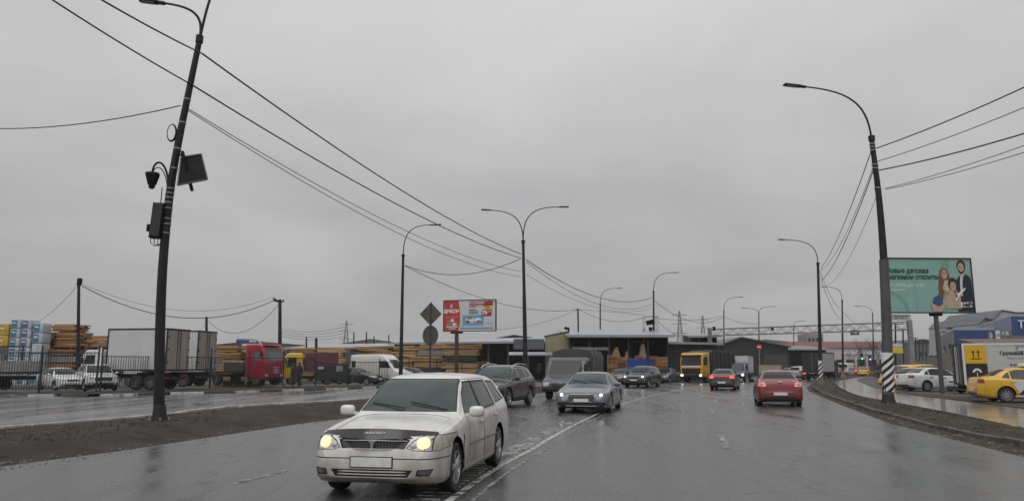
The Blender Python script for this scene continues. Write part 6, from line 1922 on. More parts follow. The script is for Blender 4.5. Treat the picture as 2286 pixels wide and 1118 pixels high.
# -- dark light truck with a canvas hood
GAZP = paint('dark_truck_paint', (0.040, 0.038, 0.052), rough=.35, dz=(.3, 1.0), amt=.5)
CANVAS = M('dark_canvas', (0.060, 0.055, 0.056), rough=.7, var=.3, scale=1.2, bump=.3, bscale=4)
g1 = thing('canvas_truck', 'dark light truck with a black canvas hood behind the grey liftback', 'truck', (gx(1282, 39.5), 40.2, 0), head_rz(17))
GP = [(0, .38), (0, .72), (.08, .92), (.80, 1.16), (1.30, 1.93), (1.55, 2.06), (2.35, 2.08), (2.35, .38)]
make_cab(g1, GP, 2.02, 2.7, GAZP, [(-.86, 1.22), (.86, 1.22), (.76, 1.88), (-.76, 1.88)], [[(1.02, 1.24), (1.42, 1.88), (2.05, 1.90), (2.05, 1.22)]], .10,
         [(-.45, .55), (.45, .55), (.5, .80), (-.5, .80)], [(.60, .66), (.93, .64), (.95, .86), (.66, .88)], None, [(-1.0, .40), (1.0, .40), (1.0, .54), (-1.0, .54)], GLASSD)
chassis(g1, 2.3, -2.9)
axle(g1, 1.75, 1.95, .34); axle(g1, -1.45, 1.95, .34)
MB().box((-1.35, 0, 1.15), (3.1, 2.1, .42), bev=.02).build('drop_side', M('drop_side_metal', (.07, .066, .062), rough=.6, var=.3), g1)
hp = [(-1.05, 1.36), (-1.07, 2.10), (-.95, 2.36), (-.55, 2.47), (0, 2.50), (.55, 2.47), (.95, 2.36), (1.07, 2.10), (1.05, 1.36)]
MB().prism(hp, -2.9, .22, 'x').build('canvas_hood', CANVAS, g1, 40)
for x in (.2, -.8, -1.9, -2.88):
    MB().tube([(x, a * 1.012, b + .012) for a, b in hp], .022, 6).build('hoop', CANVAS, g1)
for y in (-.35, .42):
    MB().box((2.7 - 1.0, y, 1.30), (.02, .34, .12), Matrix.Rotation(R(35), 3, 'Y')).build('dash_paper', PW_, g1)

# -- yellow tipper
YEL = paint('tipper_yellow', (0.50, 0.26, 0.008), rough=.35, dz=(.3, 1.5), amt=.55)
t1 = thing('tipper_truck', 'yellow tipper truck with a long dark body under the gantry', 'truck', (gx(1584, 80), 81, 0), head_rz(40))
make_cab(t1, [(0, .55), (0, 1.55), (.10, 2.45), (.30, 2.92), (.5, 3.02), (1.75, 3.02), (1.75, .75), (1.3, .55)], 2.5, 3.6, YEL, [(-1.12, 1.72), (1.12, 1.72), (1.06, 2.62), (-1.06, 2.62)],
         [[(.25, 1.75), (.42, 2.6), (1.2, 2.6), (1.2, 1.75)]], .10, [(-.98, .82), (.98, .82), (1.02, 1.42), (-1.02, 1.42)], [(.84, .62), (1.16, .62), (1.18, .88), (.90, .92)], WHITELIT, [(-.8, .56), (.8, .56), (.8, .80), (-.8, .80)])
MB().box((3.60, 0, 1.60), (.06, 2.2, .12), bev=.02).build('badge_strip', WHITEB, t1)
MB().box((3.35, 0, 2.72), (.45, 2.3, .10), bev=.03).build('sun_visor', BLACKP, t1)
chassis(t1, 3.2, -4.3, .85)
for x in (2.35, -1.6, -3.0): axle(t1, x, 2.45, .52, .32)
MB().prism([(1.55, 1.15), (1.7, 3.0), (1.2, 3.25), (-4.2, 3.0), (-4.5, 1.3), (-4.2, 1.15)], -1.25, 1.25, 'y').build('tipper_body', M('tipper_dark', (.022, .022, .024), rough=.55, var=.3), t1)
for i in range(6):
    for sg in (1, -1):
        MB().box((1.2 - i * .98, sg * 1.29, 2.1), (.12, .08, 1.75)).build('rib', M('tipper_dark', (.022, .022, .024)), t1)
MB().box((-1.5, 0, 3.16), (5.2, 2.56, .10), Matrix.Rotation(R(-2.6), 3, 'Y')).build('tarp_cover', CANVAS, t1)

# -- white box light truck behind the black car
PURP = paint('plum_cab_paint', (0.045, 0.040, 0.075), rough=.35, dz=(.3, 1.0), amt=.4)
def box_light(label, px, Y, rz, cabm, boxm, lit=None, zt=2.75, name='box_truck', z=0.0, length=3.3, doormat=None):
    g = thing(name, label, 'truck', (gx(px, Y), Y, z), rz)
    make_cab(g, GP, 2.02, 2.7, cabm, [(-.86, 1.22), (.86, 1.22), (.76, 1.88), (-.76, 1.88)], [[(1.02, 1.24), (1.42, 1.88), (2.05, 1.90), (2.05, 1.22)]], .10,
         [(-.45, .55), (.45, .55), (.5, .80), (-.5, .80)], [(.60, .66), (.93, .64), (.95, .86), (.66, .88)], lit, [(-1.0, .40), (1.0, .40), (1.0, .54), (-1.0, .54)])
    chassis(g, 2.3, .3 - length); axle(g, 1.75, 1.95, .34); axle(g, 1.6 - length, 1.95, .34)
    cargo_box(g, .28, .28 - length, 2.15, .95, zt, boxm, doormat=doormat)
    return g
BOXW = M('box_body_white', (0.50, 0.51, 0.52), rough=.45, var=.10, scale=.8, dirt=(DIRT, .6, 1.8, .5))
BOXG = M('box_body_grey', (0.50, 0.51, 0.52), rough=.5, var=.10, scale=.8, dirt=((.10, .08, .065), .7, 2.6, .5))
BOXD = M('box_door_dirty', (0.26, 0.235, 0.21), rough=.6, var=.25, scale=1.2, stretch=(1, 4, .4))
box_light('white box light truck with a plum cab between the tipper and the black car', 1650, 84, head_rz(26), PURP, BOXW, WHITELIT)

# -- two tall white box trucks in the yard, rear doors towards the road
def yard_box(label, pxc, Y, ztop, length, second=False):
    # nearest corner of the box at (pxc, Y); front points away to the left
    u = Vector((-.985, .17)); v = Vector((.17, .985))
    c = Vector((gx(pxc, Y), Y)) + v * 1.2 + u * (length / 2)
    g = thing('cargo_truck', label, 'truck', (c.x, c.y, .1), math.atan2(u.y, u.x))
    zb = 1.25
    cargo_box(g, length / 2, -length / 2, 2.4, zb, ztop, BOXG, BLACKP, True, BOXD)
    chassis(g, length / 2 + 2.0, -length / 2, .9)
    make_cab(g, [(0, .6), (0, 1.5), (.15, 2.3), (.4, 2.6), (1.7, 2.6), (1.7, .6)], 2.2, length / 2 + 2.0, M('yard_cab_white', (.5, .5, .5), rough=.4, var=.1), [(-.95, 1.5), (.95, 1.5), (.9, 2.25), (-.9, 2.25)], [[(.3, 1.55), (.4, 2.25), (1.1, 2.25), (1.1, 1.55)]], .1)
    for x in (length / 2 + 1.2, -length / 2 + 1.1, -length / 2 + 2.1): axle(g, x, 2.35, .48, .3)
    MB().box((-length / 2 + .1, 0, .75), (.1, 2.2, .18)).build('rear_bumper', BLACKP, g)
    MB().box((0, -1.1, .85), (length * .7, .06, .5)).build('side_guard', UNDER, g)
    for sg in (1, -1): MB().box((-length / 2 + .03, sg * .95, .78), (.08, .3, .14)).build('tail_light', REDL, g)
    return g
yard_box('large white box truck parked behind the fence, left of the leaning pole', 369, 49.5, 3.95, 4.3)
yard_box('second white box truck half hidden right of the leaning pole', 439, 57, 4.15, 4.3)

# -- red tractor cab
REDT = paint('red_truck_paint', (0.30, 0.014, 0.034), rough=.3, dz=(.2, 1.1), amt=.5)
u = Vector((.93, -.37))
rc = thing('tractor_unit', 'dark red flat nosed truck cab parked behind the fence', 'truck', (-21.2, 62.96, .1), math.atan2(u.y, u.x))
make_cab(rc, [(0, .55), (0, 1.8), (.10, 2.5), (.30, 3.18), (.5, 3.28), (1.95, 3.28), (1.95, .7), (1.4, .55)], 2.48, 2.2, REDT, [(-1.08, 1.95), (1.08, 1.95), (1.0, 2.85), (-1.0, 2.85)],
         [[(.28, 1.98), (.45, 2.75), (1.05, 2.75), (1.05, 1.98)]], .10, None, [(.72, .72), (1.10, .70), (1.12, .92), (.76, .94)], None, [(-1.15, .56), (1.15, .56), (1.15, .66), (-1.15, .66)], M('cab_glass_pale', (.13, .155, .155), rough=.08, spec=.6))
for i in range(4):
    MB().box((2.215, .2, 1.02 + i * .14), (.03, .72, .05)).build('grille_slat', PLG, rc)
MB().box((2.05, 0, 3.30), (.5, 2.2, .10), bev=.03).build('roof_visor', REDT, rc)
chassis(rc, 2.0, -4.0, .8)
axle(rc, 1.4, 2.4, .5, .3); axle(rc, -2.6, 2.4, .5, .3)
MB().box((-2.0, 0, 1.05), (3.8, 2.3, .16)).build('flatbed', UNDER, rc)
MB().box((-1.0, 0, 1.5), (2.0, 2.2, .7)).build('load', M('tarp_grey', (.06, .06, .062), rough=.7, var=.3), rc)
# -- blue cab with a wind deflector behind the timber
BLUT = paint('blue_cab_paint', (0.012, 0.024, 0.10), rough=.3, amt=.2)
blc = thing('tractor_unit', 'dark blue truck cab roof showing above the timber, left of the red cab', 'truck', (gx(553, 72), 72.5, .1), R(12))
make_cab(blc, [(0, .6), (0, 1.9), (.15, 2.9), (.55, 3.75), (.9, 4.05), (2.6, 4.1), (2.6, .6)], 2.48, 1.4, BLUT, [(-1.05, 2.0), (1.05, 2.0), (1.0, 2.9), (-1.0, 2.9)], [[(.4, 2.0), (.5, 2.8), (1.3, 2.8), (1.3, 2.0)]], .16)
MB().box((.1, -1.26, 3.35), (1.5, .02, .5), bev=.005).build('livery_panel', WHITEB, blc)
MB().box((.3, -1.26, 3.85), (.6, .02, .2), bev=.005).build('livery_stripe', PLG, blc)
chassis(blc, 1.2, -3.0, .8); axle(blc, .7, 2.4, .5, .3); axle(blc, -2.2, 2.4, .5, .3)
# -- yellow small truck with a dark red load
ys = thing('flatbed_truck', 'small yellow truck with a maroon box behind the two pedestrians', 'truck', (gx(680, 63.5), 65.2, .1), R(200))
make_cab(ys, [(0, .5), (0, 1.3), (.2, 2.2), (.45, 2.62), (1.6, 2.62), (1.6, .5)], 2.1, 2.3, paint('small_truck_yellow', (.55, .36, .01), amt=.3), [(-.9, 1.4), (.9, 1.4), (.85, 2.25), (-.85, 2.25)], [[(.3, 1.45), (.45, 2.25), (1.1, 2.25), (1.1, 1.45)]], .12)
MB().box((-.9, 0, 1.9), (2.6, 2.1, 1.5), bev=.03).build('cargo_box', M('maroon_box', (.10, .03, .045), rough=.6, var=.2), ys)
chassis(ys, 2.0, -2.2); axle(ys, 1.5, 2.0, .38); axle(ys, -1.4, 2.0, .38)
# -- white high roof van
VANP = paint('white_van_paint', (.60, .59, .55), amt=.4)
u = Vector((.93, -.36))
vn = thing('panel_van', 'white high roof van behind the bar fence and gate', 'van', (gx(822, 62) , 68.5, .1), math.atan2(u.y, u.x))
make_cab(vn, [(0, .4), (0, .8), (.10, 1.0), (.95, 1.28), (1.65, 2.15), (2.1, 2.52), (2.5, 2.58), (5.4, 2.52), (5.5, .5), (5.2, .4)], 1.95, 2.75, VANP, [(-.82, 1.36), (.82, 1.36), (.76, 2.12), (-.76, 2.12)],
         [[(1.3, 1.40), (1.75, 2.0), (2.4, 2.0), (2.4, 1.38)], [(4.85, 1.45), (4.85, 2.0), (5.3, 2.0), (5.3, 1.45)]], .14, [(-.4, .62), (.4, .62), (.45, .85), (-.45, .85)], [(.55, .78), (.9, .76), (.92, .98), (.6, .98)])
axle(vn, 1.8, 1.9, .34, .22); axle(vn, -1.6, 1.9, .34, .22)
# -- flat trailer at the left edge
tr = thing('drop_side_trailer', 'grey drop side trailer at the left picture edge behind the fence', 'trailer', (gx(-28, 48), 49.2, .1), R(3))
for i in range(4):
    MB().box((-3.0 + i * 1.42, -1.15, 1.52), (1.38, .06, .68), bev=.01).build('side_board', M('trailer_board', (.20, .20, .21), rough=.6, var=.25), tr)
MB().box((-.9, 0, 1.12), (5.8, 2.3, .14)).build('deck', UNDER, tr)
MB().box((-.9, 1.15, 1.52), (5.8, .06, .68)).build('side_board', M('trailer_board', (.20, .20, .21)), tr)
chassis(tr, 2.0, -3.6, .8)
for x in (-2.4, -.2): axle(tr, x, 2.2, .42, .28)
for x in (-3.6, -1.6, .4, 1.9):
    MB().beam((x, -1.1, 1.8), (x, -1.1, 2.75), .07).build('stake', FENCE, tr)
MB().beam((-3.7, -1.1, 2.75), (1.95, -1.1, 2.75), .07).beam((-3.7, -1.1, 2.5), (1.95, -1.1, 2.5), .05).build('top_rail', FENCE, tr)

# -- parked cars behind the fence
PW1 = paint('parked_white_paint', (.62, .63, .64), amt=.3)
def dirv(x, y): return math.atan2(y, x)
make_car(SEDAN, 'sedan', 'white parked sedan behind the fence, nearer the insulation packs', 'car', (gx(128, 50), 50.6, .1), dirv(.75, -.66), PW1, res=.7, rear=False)
make_car(SUV, 'crossover', 'white parked crossover behind the fence, beside the large box truck', 'car', (gx(205, 49), 49.6, .1), dirv(.62, -.78), PW1, res=.7, rear=False)
make_car(SEDAN, 'sedan', 'dark parked sedan behind the bar fence in front of the white van', 'car', (gx(795, 65.5), 66.2, .1), dirv(.95, -.3), BLACKCAR, res=.6, rear=False, panels=False)
make_car(SEDAN, 'sedan', 'black parked car near the side street lamp, partly hidden by the white wagon', 'car', (gx(925, 70), 70, .1), dirv(.95, -.3), NIGHTP, res=.6, rear=False, panels=False)
make_car(SEDAN, 'sedan', 'dark car on the side street left of the blue pickup', 'car', (gx(1385, 72), 72, 0), head_rz(28), BLACKCAR, res=.6, rear=False, panels=False)
make_car(SEDAN, 'sedan', 'dark grey car on the side street right of the black crossover', 'car', (gx(1486, 80), 80, 0), head_rz(30), SILVERP, res=.6, rear=False, panels=False)
make_car(SUV, 'crossover', 'dark grey car parked by the lumber shed behind the charcoal crossover', 'car', (gx(1112, 74), 74, 0.1), dirv(.7, -.7), BLACKCAR, res=.6, rear=False, panels=False)
bp = thing('pickup', 'blue boxed pickup on the side street behind the black crossover', 'truck', (gx(1425, 76), 76.5, 0), head_rz(32))
make_cab(bp, [(0, .4), (0, .8), (.7, 1.0), (1.1, 1.55), (2.0, 1.6), (2.0, .4)], 1.8, 2.3, NIGHTP, [(-.7, 1.04), (.7, 1.04), (.65, 1.48), (-.65, 1.48)], [[(1.0, 1.08), (1.2, 1.5), (1.8, 1.5), (1.8, 1.08)]], .08)
cargo_box(bp, .25, -2.2, 1.9, .8, 2.35, M('pickup_blue', (.012, .04, .22), rough=.4, var=.1), BLUEW)
axle(bp, 1.5, 1.75, .33, .2); axle(bp, -1.3, 1.75, .33, .2)

# -- far traffic
SILV = paint('far_silver', (.36, .36, .37), metal=.2, amt=.3)
make_car(SUV, 'crossover', 'silver crossover turning ahead of the red sedan', 'car', (gx(1793, 98), 98, 0), head_rz(48, False), SILV, res=.6, front=False, panels=False)
make_car(SEDAN, 'sedan', 'dark far car left of the silver crossover', 'car', (gx(1760, 108), 108, 0), head_rz(30), NIGHTP, res=.5, rear=False, panels=False, doors=False, head_lit=WHITELIT)
make_car(SUV, 'crossover', 'dark far crossover behind the silver one', 'car', (gx(1786, 128), 128, 0), head_rz(30), BLACKCAR, res=.5, rear=False, panels=False, doors=False)
make_car(SEDAN, 'sedan', 'pale far car right of the beige container', 'car', (gx(1766, 135), 135, 0), head_rz(30), SILV, res=.5, rear=False, panels=False, doors=False)
make_car(SEDAN, 'sedan', 'far red car with lit tail lights beside the dark box truck', 'car', (gx(1869, 104), 104, 0), head_rz(40, False), paint('far_red', (.20, .015, .015), amt=.4), res=.5, front=False, panels=False, doors=False, tail_lit=True)
make_car(SEDAN, 'sedan', 'far white car with red tail lights near the second verge lamp', 'car', (gx(1890, 130), 130, 0), head_rz(42, False), SILV, res=.5, front=False, panels=False, doors=False, tail_lit=True)
make_car(SEDAN, 'sedan', 'far dark red car between the white and the yellow car', 'car', (gx(1911, 134), 134, 0), head_rz(42, False), paint('far_maroon', (.12, .02, .02), amt=.4), res=.5, front=False, panels=False, doors=False, tail_lit=True)
TAXIY = paint('taxi_yellow', (.58, .33, .010), amt=.35, dz=(.2, .6))
make_car(SEDAN, 'sedan', 'far yellow and pale car at the end of the visible road', 'car', (gx(1936, 126), 126, 0), head_rz(42, False), TAXIY, res=.5, front=False, panels=False, doors=False)
fv = thing('panel_van', 'far white van above the far white car', 'van', (gx(1893, 150), 150, 0), head_rz(42, False))
make_cab(fv, [(0, .4), (0, .9), (.7, 1.15), (1.3, 2.0), (1.7, 2.3), (5.0, 2.3), (5.0, .4)], 1.95, 2.5, VANP, [(-.8, 1.2), (.8, 1.2), (.75, 1.9), (-.75, 1.9)], [[(1.0, 1.25), (1.4, 1.9), (2.0, 1.9), (2.0, 1.25)]], .12)
MB().box((-2.52, 0, 1.7), (.03, 1.5, .6)).build('rear_window', GLASSD, fv)
for sg in (1, -1): MB().box((-2.52, sg * .85, 1.1), (.04, .12, .5)).build('tail_light', REDLIT, fv)
axle(fv, 1.6, 1.9, .34, .22); axle(fv, -1.4, 1.9, .34, .22)
# dark box truck, seen from behind
DKB = M('dark_box_body', (.028, .026, .028), rough=.6, var=.3); GYB = M('pale_box_side', (.34, .34, .35), rough=.5, var=.15)
dt = thing('cargo_truck', 'tall dark doored box truck driving away behind the verge lamp', 'truck', (gx(1838, 92), 93, 0), head_rz(40, False))
cargo_box(dt, 1.9, -2.6, 2.3, .95, 3.25, GYB, BLACKP, True, DKB)
make_cab(dt, [(0, .5), (0, 1.3), (.2, 2.1), (.5, 2.4), (1.7, 2.4), (1.7, .5)], 2.1, 3.7, PURP, [(-.9, 1.4), (.9, 1.4), (.85, 2.1), (-.85, 2.1)], [[(.3, 1.4), (.45, 2.1), (1.1, 2.1), (1.1, 1.4)]], .1)
chassis(dt, 3.2, -2.6); axle(dt, 2.7, 2.1, .42); axle(dt, -1.5, 2.1, .42)
for sg in (1, -1): MB().box((-2.66, sg * .95, .82), (.06, .32, .16)).build('tail_light', REDLIT, dt)
sk = thing('skip_container', 'beige ribbed container standing on the far left road edge', 'container', (gx(1724, 120), 121, 0), R(20))
MB().box((0, 0, 1.0), (2.6, 2.2, 1.8), bev=.04).build('shell', M('skip_beige', (.36, .32, .24), rough=.6, var=.2, dirt=(DIRT, 0, .8, .5)), sk)
for i in range(4): MB().box((-1.05 + i * .7, -1.13, 1.0), (.10, .06, 1.7)).build('rib', M('skip_beige', (.36, .32, .24)), sk)
MB().box((0, 0, 1.94), (2.7, 2.3, .08)).build('rim', WOODD, sk)
for x in (-.9, .9): MB().box((x, 0, .06), (.2, 2.0, .14)).build('skid', UNDER, sk)

# -- parked cars on the right
ZR = .10
tx = make_car(SEDAN, 'taxi', 'yellow taxi with a black triangle and a white door band at the right edge', 'taxi', (gx(2190, 33) + 2.35, 33.3, ZR), dirv(.97, -.24), TAXIY, res=1.1, wheel='cover', front=False, tailm=M('taxi_tail', (.20, .012, .012), rough=.1, spec=.6), glass=see_glass('taxi_glass', (.05, .07, .066), .4))
xf_ = SEDAN['fo'] + SEDAN['wb'] / 2
def decal(poly, y, mat, nm):
    m = MB().add([(xf_ - a, y, b) for a, b in poly], [tuple(range(len(poly)))]); m.build(nm, mat, tx)
yd = -(SEDAN['W'] / 2 + .006)
decal([(2.75, .92), (3.28, .92), (2.98, .34), (1.7, .34)], yd, M('taxi_white', (.55, .55, .54), rough=.3, var=.06), 'white_band')
decal([(2.10, .345), (2.62, .76), (3.06, .345)], yd - .004, STRIPEB, 'black_triangle')
MB().box((0, yd + .01, .27), (2.0, .02, .05)).build('sill_trim', PLG, tx)
ts = MB().ellipsoid((-.25, 0, 1.53), (.20, .48, .12), p=3).build('taxi_sign', M('taxi_sign_white', (.55, .55, .55), rough=.35, var=.15), tx, 50)
MB().beam((-.55, -.35, 1.47), (-.35, -.4, 1.50), .03).build('sign_strap', BLACKP, ts)
for i in range(4):
    MB().box((xf_ - 3.98 - i * .07, yd + .035, .86), (.03, .01, .09), Matrix.Rotation(.3, 3, 'Y')).build('checker', STRIPEB, tx)
make_car(SEDAN, 'sedan', 'white parked sedan behind the green billboard post', 'car', (26.9, 48.8, ZR), dirv(1, .10), PW1, res=.9, front=False, wheel='cover', tailm=REDL)
make_car(SEDAN, 'taxi', 'white car with an orange red side stripe behind the box van end', 'car', (27.4, 44.2, ZR), dirv(-1, .06), PW1, res=.7, rear=False, panels=False)
make_car(SEDAN, 'taxi', 'yellow taxi parked with its front at the striped pole', 'taxi', (gx(2050, 52), 53.4, ZR), dirv(-.90, -.43), TAXIY, res=.7, rear=False, panels=False)
make_car(SUV, 'taxi', 'yellow and white taxi behind the first parked taxi by the striped pole', 'taxi', (gx(2080, 60), 60.5, ZR), dirv(1, .1), TAXIY, res=.7, front=False, panels=False)
make_car(SUV, 'crossover', 'white parked crossover farther back, right of the utility poles', 'car', (gx(2056, 76), 77, ZR), dirv(.9, -.3), PW1, res=.6, rear=False, panels=False)
make_car(SEDAN, 'sedan', 'dark parked car far back between the utility poles', 'car', (gx(2020, 84), 85, ZR), dirv(.9, -.3), BLACKCAR, res=.5, rear=False, panels=False, doors=False)
make_car(SEDAN, 'sedan', 'silver parked car at the far end of the taxi row', 'car', (gx(2085, 90), 90, ZR), dirv(.9, -.3), SILV, res=.5, rear=False, panels=False, doors=False)
make_car(SUV, 'taxi', 'yellow taxi with a white bonnet third in the row beside the striped pole', 'taxi', (gx(2120, 60), 67, ZR), dirv(-.85, -.5), TAXIY, res=.6, rear=False, panels=False)
make_car(SEDAN, 'sedan', 'white parked car fourth in the row behind the striped pole', 'car', (gx(2050, 70), 72.5, ZR), dirv(-.85, -.5), PW1, res=.6, rear=False, panels=False)
make_car(SEDAN, 'taxi', 'yellow taxi deep in the row in front of the corrugated fence', 'taxi', (gx(2110, 70), 78, ZR), dirv(-.85, -.5), TAXIY, res=.6, rear=False, panels=False)
# rental box van: rear doors left, long white side with marks
DOORK = M('rental_door', (.040, .034, .032), rough=.5, var=.3, stretch=(1, 6, .5))
bv = thing('rental_box_truck', 'white rental box truck with yellow arrows and black umbrella panels beside the taxi', 'truck', (gx(2152, 38) + 2.66, 38.24, ZR), dirv(.95, -.31))
XR = -2.45
cargo_box(bv, .60, XR, 2.1, .62, 2.62, M('rental_white', (.44, .45, .45), rough=.4, var=.06), WHITEB, True, DOORK)
make_cab(bv, GP, 2.02, 3.1, PW1, [(-.86, 1.22), (.86, 1.22), (.76, 1.88), (-.76, 1.88)], [[(1.02, 1.24), (1.42, 1.88), (2.05, 1.90), (2.05, 1.22)]], .10)
chassis(bv, 2.7, XR, .5); axle(bv, 2.1, 1.95, .34); axle(bv, -1.3, 1.95, .34)
for i in range(9):
    MB().box((XR - .06, -1.0 + i * .25, 1.6), (.03, .09, 1.85)).build('door_rib', (DOORK, M('door_rib_brown', (.12, .08, .06), rough=.6), GALV)[i % 3], bv)
ys_ = -1.05
def vflat(name, poly, d, mat):
    m = MB().add([(a, ys_ - d, b) for a, b in poly], [tuple(range(len(poly)))]); o = m.build(name, mat, bv)
    if o.data.polygons[0].normal.y > 0: o.data.flip_normals()
    return o
vflat('yellow_panel', rect(XR + .10, 1.66, XR + 1.03, 2.52), .020, M('panel_yellow', (.62, .36, .008), rough=.4))
vflat('black_panel', rect(XR + .10, .72, XR + 1.03, 1.645), .020, STRIPEB)
BRN = M('mark_dark_red', (.10, .012, .012), rough=.5)
for x in (.46, .68):
    vflat('arrow_shaft', rect(XR + x - .025, 1.95, XR + x + .025, 2.20), .026, BRN)
    vflat('arrow_head', [(XR + x - .08, 2.18), (XR + x + .08, 2.18), (XR + x, 2.32)], .028, BRN)
vflat('arrow_base', rect(XR + .34, 1.86, XR + .80, 1.91), .026, BRN)
um = [(XR + .57 + .20 * math.cos(a), 1.22 + .20 * math.sin(a)) for a in [math.pi * i / 12 for i in range(13)]]
vflat('umbrella_top', um, .026, PW_)
vflat('umbrella_stem', rect(XR + .555, .95, XR + .585, 1.22), .028, PW_)
vflat('umbrella_hook', rect(XR + .57, .93, XR + .67, .965), .030, PW_)
vflat('umbrella_inset', [(XR + .57 + .12 * math.cos(a), 1.222 + .10 * math.sin(a)) for a in [math.pi * i / 10 for i in range(11)]], .032, STRIPEB)
def vwords(txt, x, z, s, mat, bold=0.0):
    Mx = Matrix.Translation((x, ys_ - .022, z)) @ Matrix.Rotation(R(90), 4, 'X')
    lettering('lettering', txt, s, mat, bv, Mx, bold)
vwords('Грузовой', XR + 1.60, 2.08, .22, PDK, .008)
vwords('Яндекс Такси', XR + 1.90, 1.88, .12, PGR)
vwords('8-69-99', XR + 2.0, 1.54, .16, PDK, .003)
vflat('logo_patch', rect(XR + 2.30, 2.24, XR + 2.74, 2.52), .018, PGR)
vflat('logo_patch', [(XR + 2.36, 2.26), (XR + 2.5, 2.48), (XR + 2.58, 2.36), (XR + 2.70, 2.47), (XR + 2.72, 2.26)], .020, PLG)

# ------------------------------------------------------------------ two pedestrians by the fence
CLOTH = [M('coat_black', (.014, .014, .015), rough=.85, var=.3), M('coat_dark_wine', (.030, .014, .016), rough=.85, var=.3)]
def person(label, loc, rz, h, coat, lean=0.0, bag=False):
    s = h / 1.75
    J = {'pel': (0, 0, .95), 'sp': (.02 + lean * .3, 0, 1.18), 'ch': (.03 + lean * .8, 0, 1.38), 'nk': (.04 + lean, 0, 1.50), 'hd': (.06 + lean * 1.1, 0, 1.60), 'ht': (.06 + lean * 1.15, 0, 1.72),
         'hl': (.0, .10, .90), 'kl': (.06, .11, .50), 'al': (-.03, .11, .09), 'fl': (.12, .12, .04), 'hr': (.0, -.10, .90), 'kr': (-.02, -.11, .50), 'ar': (-.12, -.11, .09), 'fr': (.04, -.12, .04),
         'sl': (.03 + lean * .9, .18, 1.42), 'el': (-.02 + lean * .6, .25, 1.14), 'wl': (.10 + lean * .5, .23, .92), 'gl': (.14 + lean * .5, .22, .83),
         'sr': (.03 + lean * .9, -.18, 1.42), 'er': (.0 + lean * .6, -.25, 1.14), 'wr': (.14 + lean * .5, -.22, .94), 'gr': (.18 + lean * .5, -.21, .86)}
    Rr = {'pel': .17, 'sp': .17, 'ch': .17, 'nk': .065, 'hd': .095, 'ht': .075, 'hl': .10, 'kl': .07, 'al': .05, 'fl': .045, 'hr': .10, 'kr': .07, 'ar': .05, 'fr': .045, 'sl': .085, 'el': .062, 'wl': .045, 'gl': .04, 'sr': .085, 'er': .062, 'wr': .045, 'gr': .04}
    E = ['pel-sp', 'sp-ch', 'ch-nk', 'nk-hd', 'hd-ht', 'pel-hl', 'hl-kl', 'kl-al', 'al-fl', 'pel-hr', 'hr-kr', 'kr-ar', 'ar-fr', 'ch-sl', 'sl-el', 'el-wl', 'wl-gl', 'ch-sr', 'sr-er', 'er-wr', 'wr-gr']
    ks = list(J)
    me = bpy.data.meshes.new('body')
    me.from_pydata([Vector(J[k]) * s for k in ks], [tuple(ks.index(q) for q in e.split('-')) for e in E], [])
    o = bpy.data.objects.new('body', me); COL.objects.link(o)
    sk_ = o.modifiers.new('skin', 'SKIN'); sk_.use_smooth_shade = True
    for i, k in enumerate(ks):
        me.skin_vertices[0].data[i].radius = (Rr[k] * s, Rr[k] * s)
        me.skin_vertices[0].data[i].use_root = (k == 'pel')
    o.modifiers.new('sub', 'SUBSURF').levels = 1
    dg = bpy.context.evaluated_depsgraph_get()
    bm_ = bpy.data.meshes.new_from_object(o.evaluated_get(dg)); bpy.data.objects.remove(o)
    root = thing('person', label, 'person', loc, rz)
    mesh_obj('body', bm_, [coat], root, 80)
    hd = Vector(J['hd']) * s
    MB().ellipsoid(hd + Vector((.035, 0, .0)) * s, (.075 * s, .072 * s, .10 * s)).build('face', M('skin_tone', (.30, .17, .12), rough=.6), root, 60)
    MB().ellipsoid(hd + Vector((-.012, 0, .045)) * s, (.115 * s, .105 * s, .105 * s)).build('hat', BLACKP, root, 60)
    MB().lathe([(.20 * s, .72 * s), (.215 * s, .95 * s), (.18 * s, 1.2 * s), (.20 * s, 1.38 * s), (.12 * s, 1.47 * s)], (lean * .5, 0, 0), n=14).build('jacket', coat, root, 60)
    for k in ('gl', 'gr'):
        hand = MB().ellipsoid(Vector(J[k]) * s, (.035, .025, .045)).build('hand', M('skin_tone', (.30, .17, .12)), root, 60)
        for q in range(4):
            p = Vector(J[k]) * s + Vector((.018 - .012 * q, 0, -.035))
            MB().tube([p, p + Vector((.006, 0, -.03 + .003 * abs(q - 1))), p + Vector((.018, 0, -.05 + .004 * abs(q - 1)))], .008, 5).build('finger', M('skin_tone', (.30, .17, .12)), hand)
        p = Vector(J[k]) * s + Vector((.03, 0, .0))
        MB().tube([p, p + Vector((.02, 0, -.02)), p + Vector((.02, 0, -.04))], .009, 5).build('thumb', M('skin_tone', (.30, .17, .12)), hand)
    return root
person('pedestrian in black leaning forward, left of the pair by the fence', (gx(654, 56.6), 56.6, .1), R(215), 1.72, CLOTH[0], -.10)
person('pedestrian in a dark wine jacket standing right of the pair by the fence', (gx(669, 56.2), 56.2, .1), R(250), 1.84, CLOTH[1], .03)

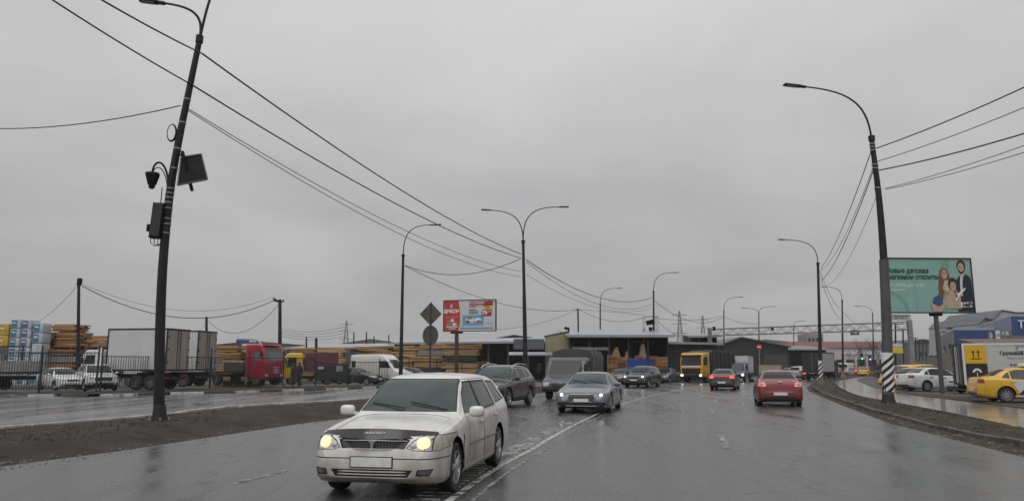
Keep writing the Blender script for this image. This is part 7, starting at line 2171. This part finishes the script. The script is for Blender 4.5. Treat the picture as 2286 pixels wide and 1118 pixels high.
# ------------------------------------------------------------------ bare shrubs and far trees
BARK = M('bare_twigs', (0.075, 0.066, 0.058), rough=.9, var=.3)
def bare_tree(label, px, Y, h, seed, spread=.5, name='bare_tree', stems=1, z=.05, cat='tree', depth=5):
    r = random.Random(seed)
    root = thing(name, label, cat, (gx(px, Y), Y, z))
    tm, cm_ = MB(), MB()
    def grow(p, d, ln, rad, lv):
        q = p + d * ln
        m = tm if lv == 0 else cm_
        m.tube([p, p + d * ln * .5 + Vector((r.uniform(-.05, .05), r.uniform(-.05, .05), 0)) * ln, q], rad, 5 if lv < 2 else 3, rad * .6, cap=False)
        if lv >= depth: return
        for _ in range(3 if lv < 3 else 2 + (r.random() < .5)):
            nd = (d + Vector((r.uniform(-1, 1), r.uniform(-1, 1), r.uniform(-.25, .6))) * spread).normalized()
            grow(p + d * ln * r.uniform(.55, 1.0), nd, ln * r.uniform(.58, .82), rad * .58, lv + 1)
    for s in range(stems):
        d = Vector((r.uniform(-.4, .4) * (stems > 1), r.uniform(-.4, .4) * (stems > 1), 1)).normalized()
        grow(Vector((r.uniform(-.2, .2) * (stems > 1), r.uniform(-.2, .2) * (stems > 1), -.1)), d, h * .36, h * .014 + .012, 0)
    tm.build('trunk', BARK, root, fix=False)
    cm_.build('crown', BARK, root, fix=False)['kind'] = 'stuff'
    return root
for i, (px, Y, h) in enumerate(((1902, 215, 9), (1917, 205, 8), (1932, 210, 10), (1946, 200, 9), (1962, 205, 10), (1975, 190, 9))):
    bare_tree(('first', 'second', 'third', 'fourth', 'fifth', 'sixth')[i] + ' bare tree from the left in the far row beyond the crossing', px, Y, h, 20 + i, .55)
for i, (px, Y, h, lb) in enumerate(((1962, 96, 2.6, 'bare bush left of the striped pole at the yard corner'), (1972, 84, 2.4, 'taller bare bush against the striped pole'), (1995, 76, 2.2, 'bare bush just right of the striped pole'), (1953, 112, 2.4, 'farthest bare bush beside the third verge lamp'))):
    bare_tree(lb, px, Y, h, 60 + i, .8, 'bare_bush', 6, ZR, 'bush', 4)
# low distant skyline behind everything
for i, (pa, pb, Y, z, lb, mt) in enumerate(((-60, 90, 230, 7.5, 'far low grey building behind the insulation packs', SHEET_G), (480, 660, 260, 9, 'far grey roofline behind the red cab', SHEET_G), (760, 905, 190, 7.2, 'far dark flat building behind the yard lamps', SHEET_D), (1085, 1225, 170, 7.4, 'far building block behind the lumber shed', SHEET_G), (1660, 1775, 330, 12, 'far pale block behind the warehouse', LGREY), (2040, 2100, 240, 9, 'far grey shed closing the right hand street', SHEET_G))):
    x0, x1 = gx(pa, Y), gx(pb, Y)
    o = thing('distant_building', lb, 'building', (x0, Y, 0))
    MB().box(((x1 - x0) / 2, 10, z / 2), (x1 - x0, 20, z)).build('walls', mt, o)
    MB().prism([(-.5, z), ((x1 - x0) * .45, z + 1.2), (x1 - x0 + .5, z)], -.5, 20.5, 'y').build('roof', SHEET_G if mt is not SHEET_G else SHEET_D, o)
    for k in range(5):
        MB().box(((x1 - x0) * (k + .5) / 5, -.06, z * .6), ((x1 - x0) * .10, .12, 1.4)).build('window', GLASSD, o)

# ------------------------------------------------------------------ damp air
HAZE = 0.0003
if HAZE:
    hm = bpy.data.materials.new('damp_air'); hm.use_nodes = True
    n = hm.node_tree.nodes; n.clear()
    pv = n.new('ShaderNodeVolumePrincipled'); pv.inputs['Color'].default_value = (.985, .987, .99, 1); pv.inputs['Density'].default_value = HAZE; pv.inputs['Anisotropy'].default_value = 0.1
    om = n.new('ShaderNodeOutputMaterial'); hm.node_tree.links.new(pv.outputs[0], om.inputs['Volume'])
    hz = MB().box((0, 200, 24), (1400, 760, 52)).build('haze', hm)
    hz['kind'] = 'stuff'; hz['label'] = 'thin damp grey air over the street'
